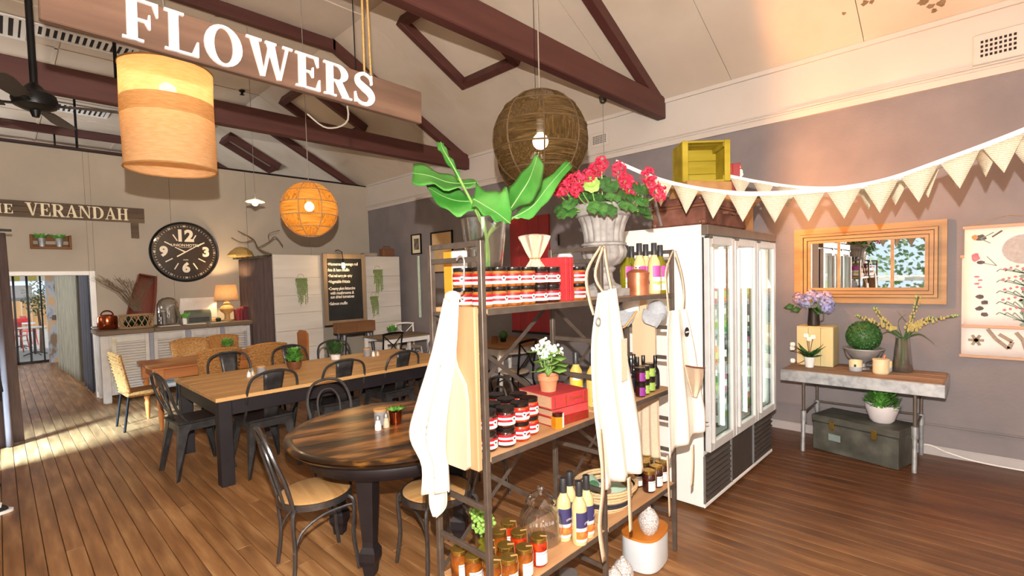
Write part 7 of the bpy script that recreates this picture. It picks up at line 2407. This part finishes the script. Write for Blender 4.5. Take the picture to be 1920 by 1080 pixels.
m_hy = [M('blue_hydrangea', '#8a90c4', '#a9aedb', 60, rough=.8), M('pink_hydrangea', '#b79bb4', '#cdb4ca', 60, rough=.8), M('lilac_hydrangea', '#a79cc8', '#bfb6da', 60, rough=.8)]
for k, (y, z, mi, x, R0) in enumerate(((.13, .27, 1, 0, .06), (.05, .24, 0, -.06, .07), (.03, .3, 1, .03, .06), (-.05, .28, 2, 0, .055), (-.12, .23, 0, -.05, .068), (-.1, .29, 1, .02, .055), (-.13, .18, 0, -.06, .055))):
    g = G()
    for q in range(70):
        n_ = Vector((r_.gauss(0, 1), r_.gauss(0, 1), r_.gauss(.1, 1))).normalized()
        x_ = n_.orthogonal().normalized()
        y_ = n_.cross(x_)
        c = Vector((x, y, z)) + n_ * R0 * r_.uniform(.85, 1.05)
        s = .014
        g.add([c + x_ * s, c + (x_ + y_) * s * .6, c + y_ * s, c + (y_ - x_) * s * .6, c - x_ * s, c - (x_ + y_) * s * .6, c - y_ * s, c + (x_ - y_) * s * .6], [tuple(range(8))])
    g.build('flower_head', m_hy[mi], t, False)
    G().tube([(0, 0, .1), (x, y, z)], .004, 5).build('stem', m_stem, t)
for k, (y, z) in enumerate(((.1, .17), (-.03, .18), (.16, .2), (-.06, .22), (.0, .16))):
    a = Vector((-.05, y, z))
    d = Vector((-.35, .9 if y > 0 else -.5, -.25)).normalized() * .1
    s_ = Vector((.2, .25, .6)).normalized() * .035
    G().add([a, a + d * .35 + s_, a + d, a + d * .35 - s_, a + d * .5], [(0, 1, 4), (1, 2, 4), (2, 3, 4), (3, 0, 4)]).build('leaf', m_green_d, t, True, .003)
t = thing('cyclamen', 'small white cyclamen in a white pot before the pine box', 'potted plant', (5.425, 1.25, CZ))
G().lathe([(0, 0), (.035, 0), (.05, .1), (.045, .1), (.04, .08), (0, .08)], 18).build('pot', m_ceramic, t)
for k in range(26):
    a = k * 2.4
    c = Vector((0, 0, .09))
    d = Vector((cos(a), sin(a), .3 + .9 * (k % 4) / 3)).normalized() * (.1 + .04 * (k % 3))
    s_ = Vector((-sin(a), cos(a), 0)) * .03
    G().add([c, c + d * .5 + s_, c + d, c + d * .5 - s_, c + d * .6 + Vector((0, 0, .01))], [(0, 1, 4), (1, 2, 4), (2, 3, 4), (3, 0, 4)]).build('leaf', m_green_d, t, True, .002)
for k, (y, z, x) in enumerate(((.03, .29, 0), (-.03, .28, 0), (.14, .2, -.03), (.15, .16, 0), (.14, .04, -.03), (-.0, .26, -.02))):
    G().tube(bez([(0, 0, .1), (x * .5, y * .6, z * .8), (x, y, z)], 6), .003, 5).build('stem', m_rough, t)
    g = G()
    for q in range(5):
        a = q * 2 * PI / 5
        g.ball((x + .012 * cos(a), y + .012 * sin(a), z + .012), .017, 6, 4, (.7, .7, 1.3))
    g.build('flower_head', m_wpetal, t)
t = thing('topiary', 'clipped dark green topiary ball in a zinc bowl on a stem', 'topiary', (5.6, .845, CZ))
m_zinc = M('zinc', '#9a9a9d', '#b0b0b3', 14, rough=.5, metal=.5)
G().lathe([(0, 0), (.05, 0), (.05, .012), (.02, .02), (.02, .05), (.045, .07), (.09, .1), (.125, .15), (.14, .185), (.165, .19), (.165, .198), (.13, .195), (.1, .16), (0, .15)], 36).build('bowl', m_zinc, t)
for sx in (-1, 1):
    G().tube(bez([(0, sx * .155, .185), (-.05, sx * .12, .11), (-.06, sx * .05, .065)], 10), .005, 6).build('handle', m_steel, t)
g = G()
g.ball((0, 0, .31), .135, 22, 14)
g.build('core', m_green_d, t)
r_ = random.Random(6)
g = G()
for q in range(1500):
    n_ = Vector((r_.gauss(0, 1), r_.gauss(0, 1), r_.gauss(0, 1))).normalized()
    x_ = n_.orthogonal().normalized()
    y_ = n_.cross(x_)
    a = r_.uniform(0, 6.28)
    d = (n_ * .6 + x_ * cos(a) * .7 + y_ * sin(a) * .7).normalized() * .016
    c = Vector((0, 0, .31)) + n_ * .134
    s_ = d.cross(n_).normalized() * .005
    g.add([c, c + d * .5 + s_, c + d, c + d * .5 - s_], [(0, 1, 2, 3)])
g.build('clipped_leaves', m_green_d, t, False)


def pot2(x, y, label, r, h, spoon=False, mt=None, ridge=False):
    t = thing('stoneware_pot', label, 'pot', (x, y, CZ))
    G().lathe([(0, 0), (r * .85, 0), (r, .01)] + [(r * (1.0 + (.012 if (q % 2 and ridge) else 0)), .01 + (h - .01) * q / 12) for q in range(1, 13)] + [(r * .92, h), (r * .9, .02), (0, .02)], 26).build('body', mt, t)
    if ridge:
        G().lathe([(r * 1.06, h + .0005), (r * 1.06, h + .012), (0, h + .014)], 26).build('lid', mt, t)
        G().tube([(.0, -.02, h + .012), (-.01, -.03, h + .05)], .008, 8).build('wooden_knob', m_terra, t)
    else:
        G().box((-r - .003, -.012, h * .45), (-r + .004, .004, h * .68)).build('dark_tag', m_print, t, False)
    return t


m_two = bands('cream_grey_dip', [(0, '#a9abb4'), (.42, '#dfd0a5')], .1)
pot2(5.44, .88, 'cream pot with a grey dipped base in front of the topiary', .052, .1, mt=m_two)
pot2(5.42, .69, 'ribbed cream pot with a lid, in front at the middle of the console', .06, .12, mt=M('cream_stoneware', '#d8c59d', '#e3d2ad', 12, rough=.6), ridge=True)
pot2(5.56, .67, 'small cream pot half hidden behind the ribbed one', .045, .1, mt=m_two)
t = thing('gladiolus_vase', 'clear glass vase of arching cream gladioli on the console', 'vase', (5.64, .56, CZ))
G().lathe([(0, 0), (.075, 0), (.08, .012), (.052, .29), (.055, .31), (.05, .31), (.047, .29), (.072, .02), (0, .018)], 28).build('glass', m_jar_glass, t)
G().lathe([(0, .02), (.071, .02), (.064, .1), (0, .1)], 24).build('water', m_glass_g, t)
r_ = random.Random(2)
m_glad = M('gladiolus_cream', '#a39658', '#b9ab6e', 30, rough=.7)
for k, path in enumerate(([(0, .02, .05), (0, .02, .3), (-.05, .16, .42), (-.08, .33, .5)], [(0, 0, .05), (0, .0, .3), (-.03, .13, .45), (-.03, .2, .58)], [(0, 0, .05), (0, -.01, .3), (-.02, -.07, .5), (-.03, -.11, .68)], [(0, -.01, .05), (0, -.03, .3), (-.04, -.17, .46), (-.06, -.36, .52)], [(0, -.01, .05), (0, -.02, .3), (-.03, -.1, .44), (-.03, -.2, .5)])):
    Q = bez(path, 24)
    g_ = G().tube(Q, .0055, 6).build('stem', m_green_d, t)
    for i in range(12, len(Q)):
        u = (i - 12) / (len(Q) - 12)
        for sd in (-1, 1):
            p = Q[i] + Vector((-.01, .012 * sd + r_.uniform(-.008, .008), r_.uniform(-.006, .012)))
            s = r_.uniform(.013, .028) * (1 - .6 * u)
            G().ball(tuple(p), s, 6, 4, (.5, .55, .9)).build('floret', m_glad if u < .8 else m_green_l, t)
for k, (p0, p1, p2) in enumerate((((0, .01, .3), (-.02, .1, .36), (-.02, .19, .3)), ((0, -.01, .3), (-.02, -.12, .35), (-.02, -.22, .27)), ((0, 0, .3), (-.03, .03, .45), (-.02, -.02, .52)), ((0, 0, .3), (-.02, -.05, .4), (-.02, .04, .55)))):
    Q = bez([p0, p1, p2], 10)
    G().grid([[q + Vector((0, 0, .009 * (1 - i / 11))), q - Vector((0, 0, .009 * (1 - i / 11)))] for i, q in enumerate(Q)]).build('leaf', m_green_d, t, True, .002)
# under the console
t = thing('tin_trunk', 'old dark grey green tin trunk on the floor under the console', 'trunk', (5.42, .83, 0), -.27 + .02)
m_tin = M('worn_dark_tin', '#33312b', '#48473f', 6, rough=.6, bump=.15, c3='#5c5b52')
G().box((-.17, -.345, .0), (.2, .345, .265), .008).build('body', m_tin, t, False)
G().box((-.178, -.352, .27), (.208, .352, .335), .008).build('lid', m_tin, t, False)
for y in (-.17, .17):
    G().box((-.186, y - .02, .22), (-.171, y + .02, .3), .003).build('hasp', m_gold, t, False)
G().box((-.174, .1, .12), (-.1695, .2, .18)).build('faded_label', M('faded_label', '#6f7f7c', '#7f8e8b', 10, rough=.8), t, False)
t = thing('planter_pot', 'white rounded pot of green foliage standing on the tin trunk', 'potted plant', (5.42, .68, .3355))
G().lathe([(0, 0), (.07, 0), (.09, .02), (.125, .13), (.128, .16), (.118, .16), (.11, .13), (0, .12)], 28).build('pot', M('chalky_white_pot', '#cfc7c9', '#ddd6d8', 8, rough=.8), t)
leafy(t, .13, .13, .14, 420, m_green, 21, .014, .055, 'foliage')
t = thing('skirting_cable', 'white cable running along the skirting on the right', 'cable', (RX - .03, 0, 0))
G().tube(bez([(0, .6, .02), (0, .4, .09), (-.01, .25, .05), (-.015, 0, .012), (-.01, -.6, .012)], 24), .006, 6).build('cable', m_whitepaint, t)

# ------------------------------------------------------------------ right wall beyond the shelving
def framed(y0, y1, z0, z1, label, mat_in, fw_=.022, pic=None):
    t = thing('framed_picture', label, 'picture', (RX - .001, (y0 + y1) / 2, (z0 + z1) / 2))
    a, b_ = abs(y1 - y0) / 2, abs(z1 - z0) / 2
    for p, q in (((-.03, -a, -b_), (0, -a + fw_, b_)), ((-.03, a - fw_, -b_), (0, a, b_)), ((-.03, -a + fw_, -b_), (0, a - fw_, -b_ + fw_)), ((-.03, -a + fw_, b_ - fw_), (0, a - fw_, b_))):
        G().box(p, q, .002).build('frame_bar', m_black, t, False)
    G().box((-.012, -a + fw_, -b_ + fw_), (-.004, a - fw_, b_ - fw_)).build('mount', mat_in, t, False)
    if pic:
        G().box((-.0135, -a * .5, -b_ * .55), (-.0125, a * .5, b_ * .55)).build('photograph', pic, t, False)


framed(8.045, 8.37, 2.22, 2.618, 'small black framed photograph with a cream mount near the corner', M('cream_mount', '#d9ccb2', None, 10, rough=.8), .022, M('dark_photo', '#2d2b2b', '#8a8378', 12, rough=.4))
framed(7.08, 7.73, 1.83, 2.608, 'larger black framed buff coloured sketch on the right wall', M('buff_paper', '#c3a273', '#cfb084', 6, rough=.8), .025)
t = thing('red_panel', 'tall red painted timber panel on the right wall behind the urn', 'panel', (RX - .001, 5.2, 1.75))
m_rp = wood('red_painted_boards', '#8e1216', '#a81d20', 'z', .55, 7, .2)
for a, bb in zip((-.41, -.2, .01, .21), (-.203, .007, .207, .41)):
    G().box((-.03, a, -.9), (0, bb, .9), .003).build('plank', m_rp, t, False)
G().box((-.045, -.4, -.93), (-.0, .4, -.9005)).build('dark_foot', m_dark, t, False)
t = thing('wall_pipe', 'pale green vertical pipe on the right wall near the shelving', 'pipe', (RX - .03, 8.13, 0))
G().tube([(0, 0, .97), (0, 0, 2.18)], .03, 10).build('pipe', M('pale_green_pipe', '#a9b7a6', '#b6c3b3', 10, rough=.5), t)
t = thing('switch_plate', 'grey wall plate with a dark slot right of the red panel', 'switch', (RX - .001, 4.66, 2.25))
G().box((-.012, -.075, -.095), (0, .075, .095), .003).build('plate', m_grey, t, False)
G().box((-.03, -.06, -.085), (-.012, -.035, .08), .003).build('slot', m_dark, t, False)
t = thing('tripod_lamp', 'black metal tripod lamp by the right wall behind the apron', 'lamp', (5.35, 3.45, 0))
for k in range(3):
    a = k * 2 * PI / 3 + .5
    G().tube([(0, 0, .72), (.33 * cos(a), .33 * sin(a), 0)], .013, 8).build('leg', m_steel, t)
G().tube([(0, 0, .7), (0, 0, 1.0)], .015, 8).build('stem', m_steel, t)
g = G().at((0, 0, 1.05), .6, 0, rad(70))
g.lathe([(0, -.1), (.04, -.1), (.05, -.06), (.12, .02), (.14, .06), (.135, .06), (.11, .02), (0, -.03)], 24)
g.build('shade', m_black, t)

# garden outside the left hand windows
t = thing('garden_hedge', 'bright leafy hedge outside the window, seen only in the mirror', 'hedge', (-6.2, 2.2, 0))
r_ = random.Random(31)
g = G()
for q in range(2600):
    p = Vector((r_.uniform(-.25, .35), r_.uniform(-3, 3.5), r_.uniform(0, 3.4)))
    d = Vector((r_.uniform(-.3, 1), r_.uniform(-1, 1), r_.uniform(-.6, .8))).normalized() * r_.uniform(.1, .22)
    n_ = d.orthogonal().normalized() * .06
    g.add([p, p + d * .5 + n_, p + d, p + d * .5 - n_], [(0, 1, 2, 3)])
g.build('foliage', M('hedge_leaf', '#6f8f55', '#c8d8b4', 3, rough=.4), t, False)
t = thing('garden_rail', 'white painted rail in the garden, seen only in the mirror', 'rail', (-5.2, 2.2, 0))
for y in (-2.5, -1, .5, 2):
    G().box((-.03, y - .04, 0), (.03, y + .04, 1.35), .005).build('post', m_whitepaint, t, False)
G().box((-.04, -3, 1.36), (.04, 3, 1.46), .005).build('top_rail', m_whitepaint, t, False)
struct(G().box((-14, -6, -.2), (-3.2, 16, -.05)), 'floor', M('garden_lawn', '#5f7a3c', '#7b9653', 6, rough=.9))
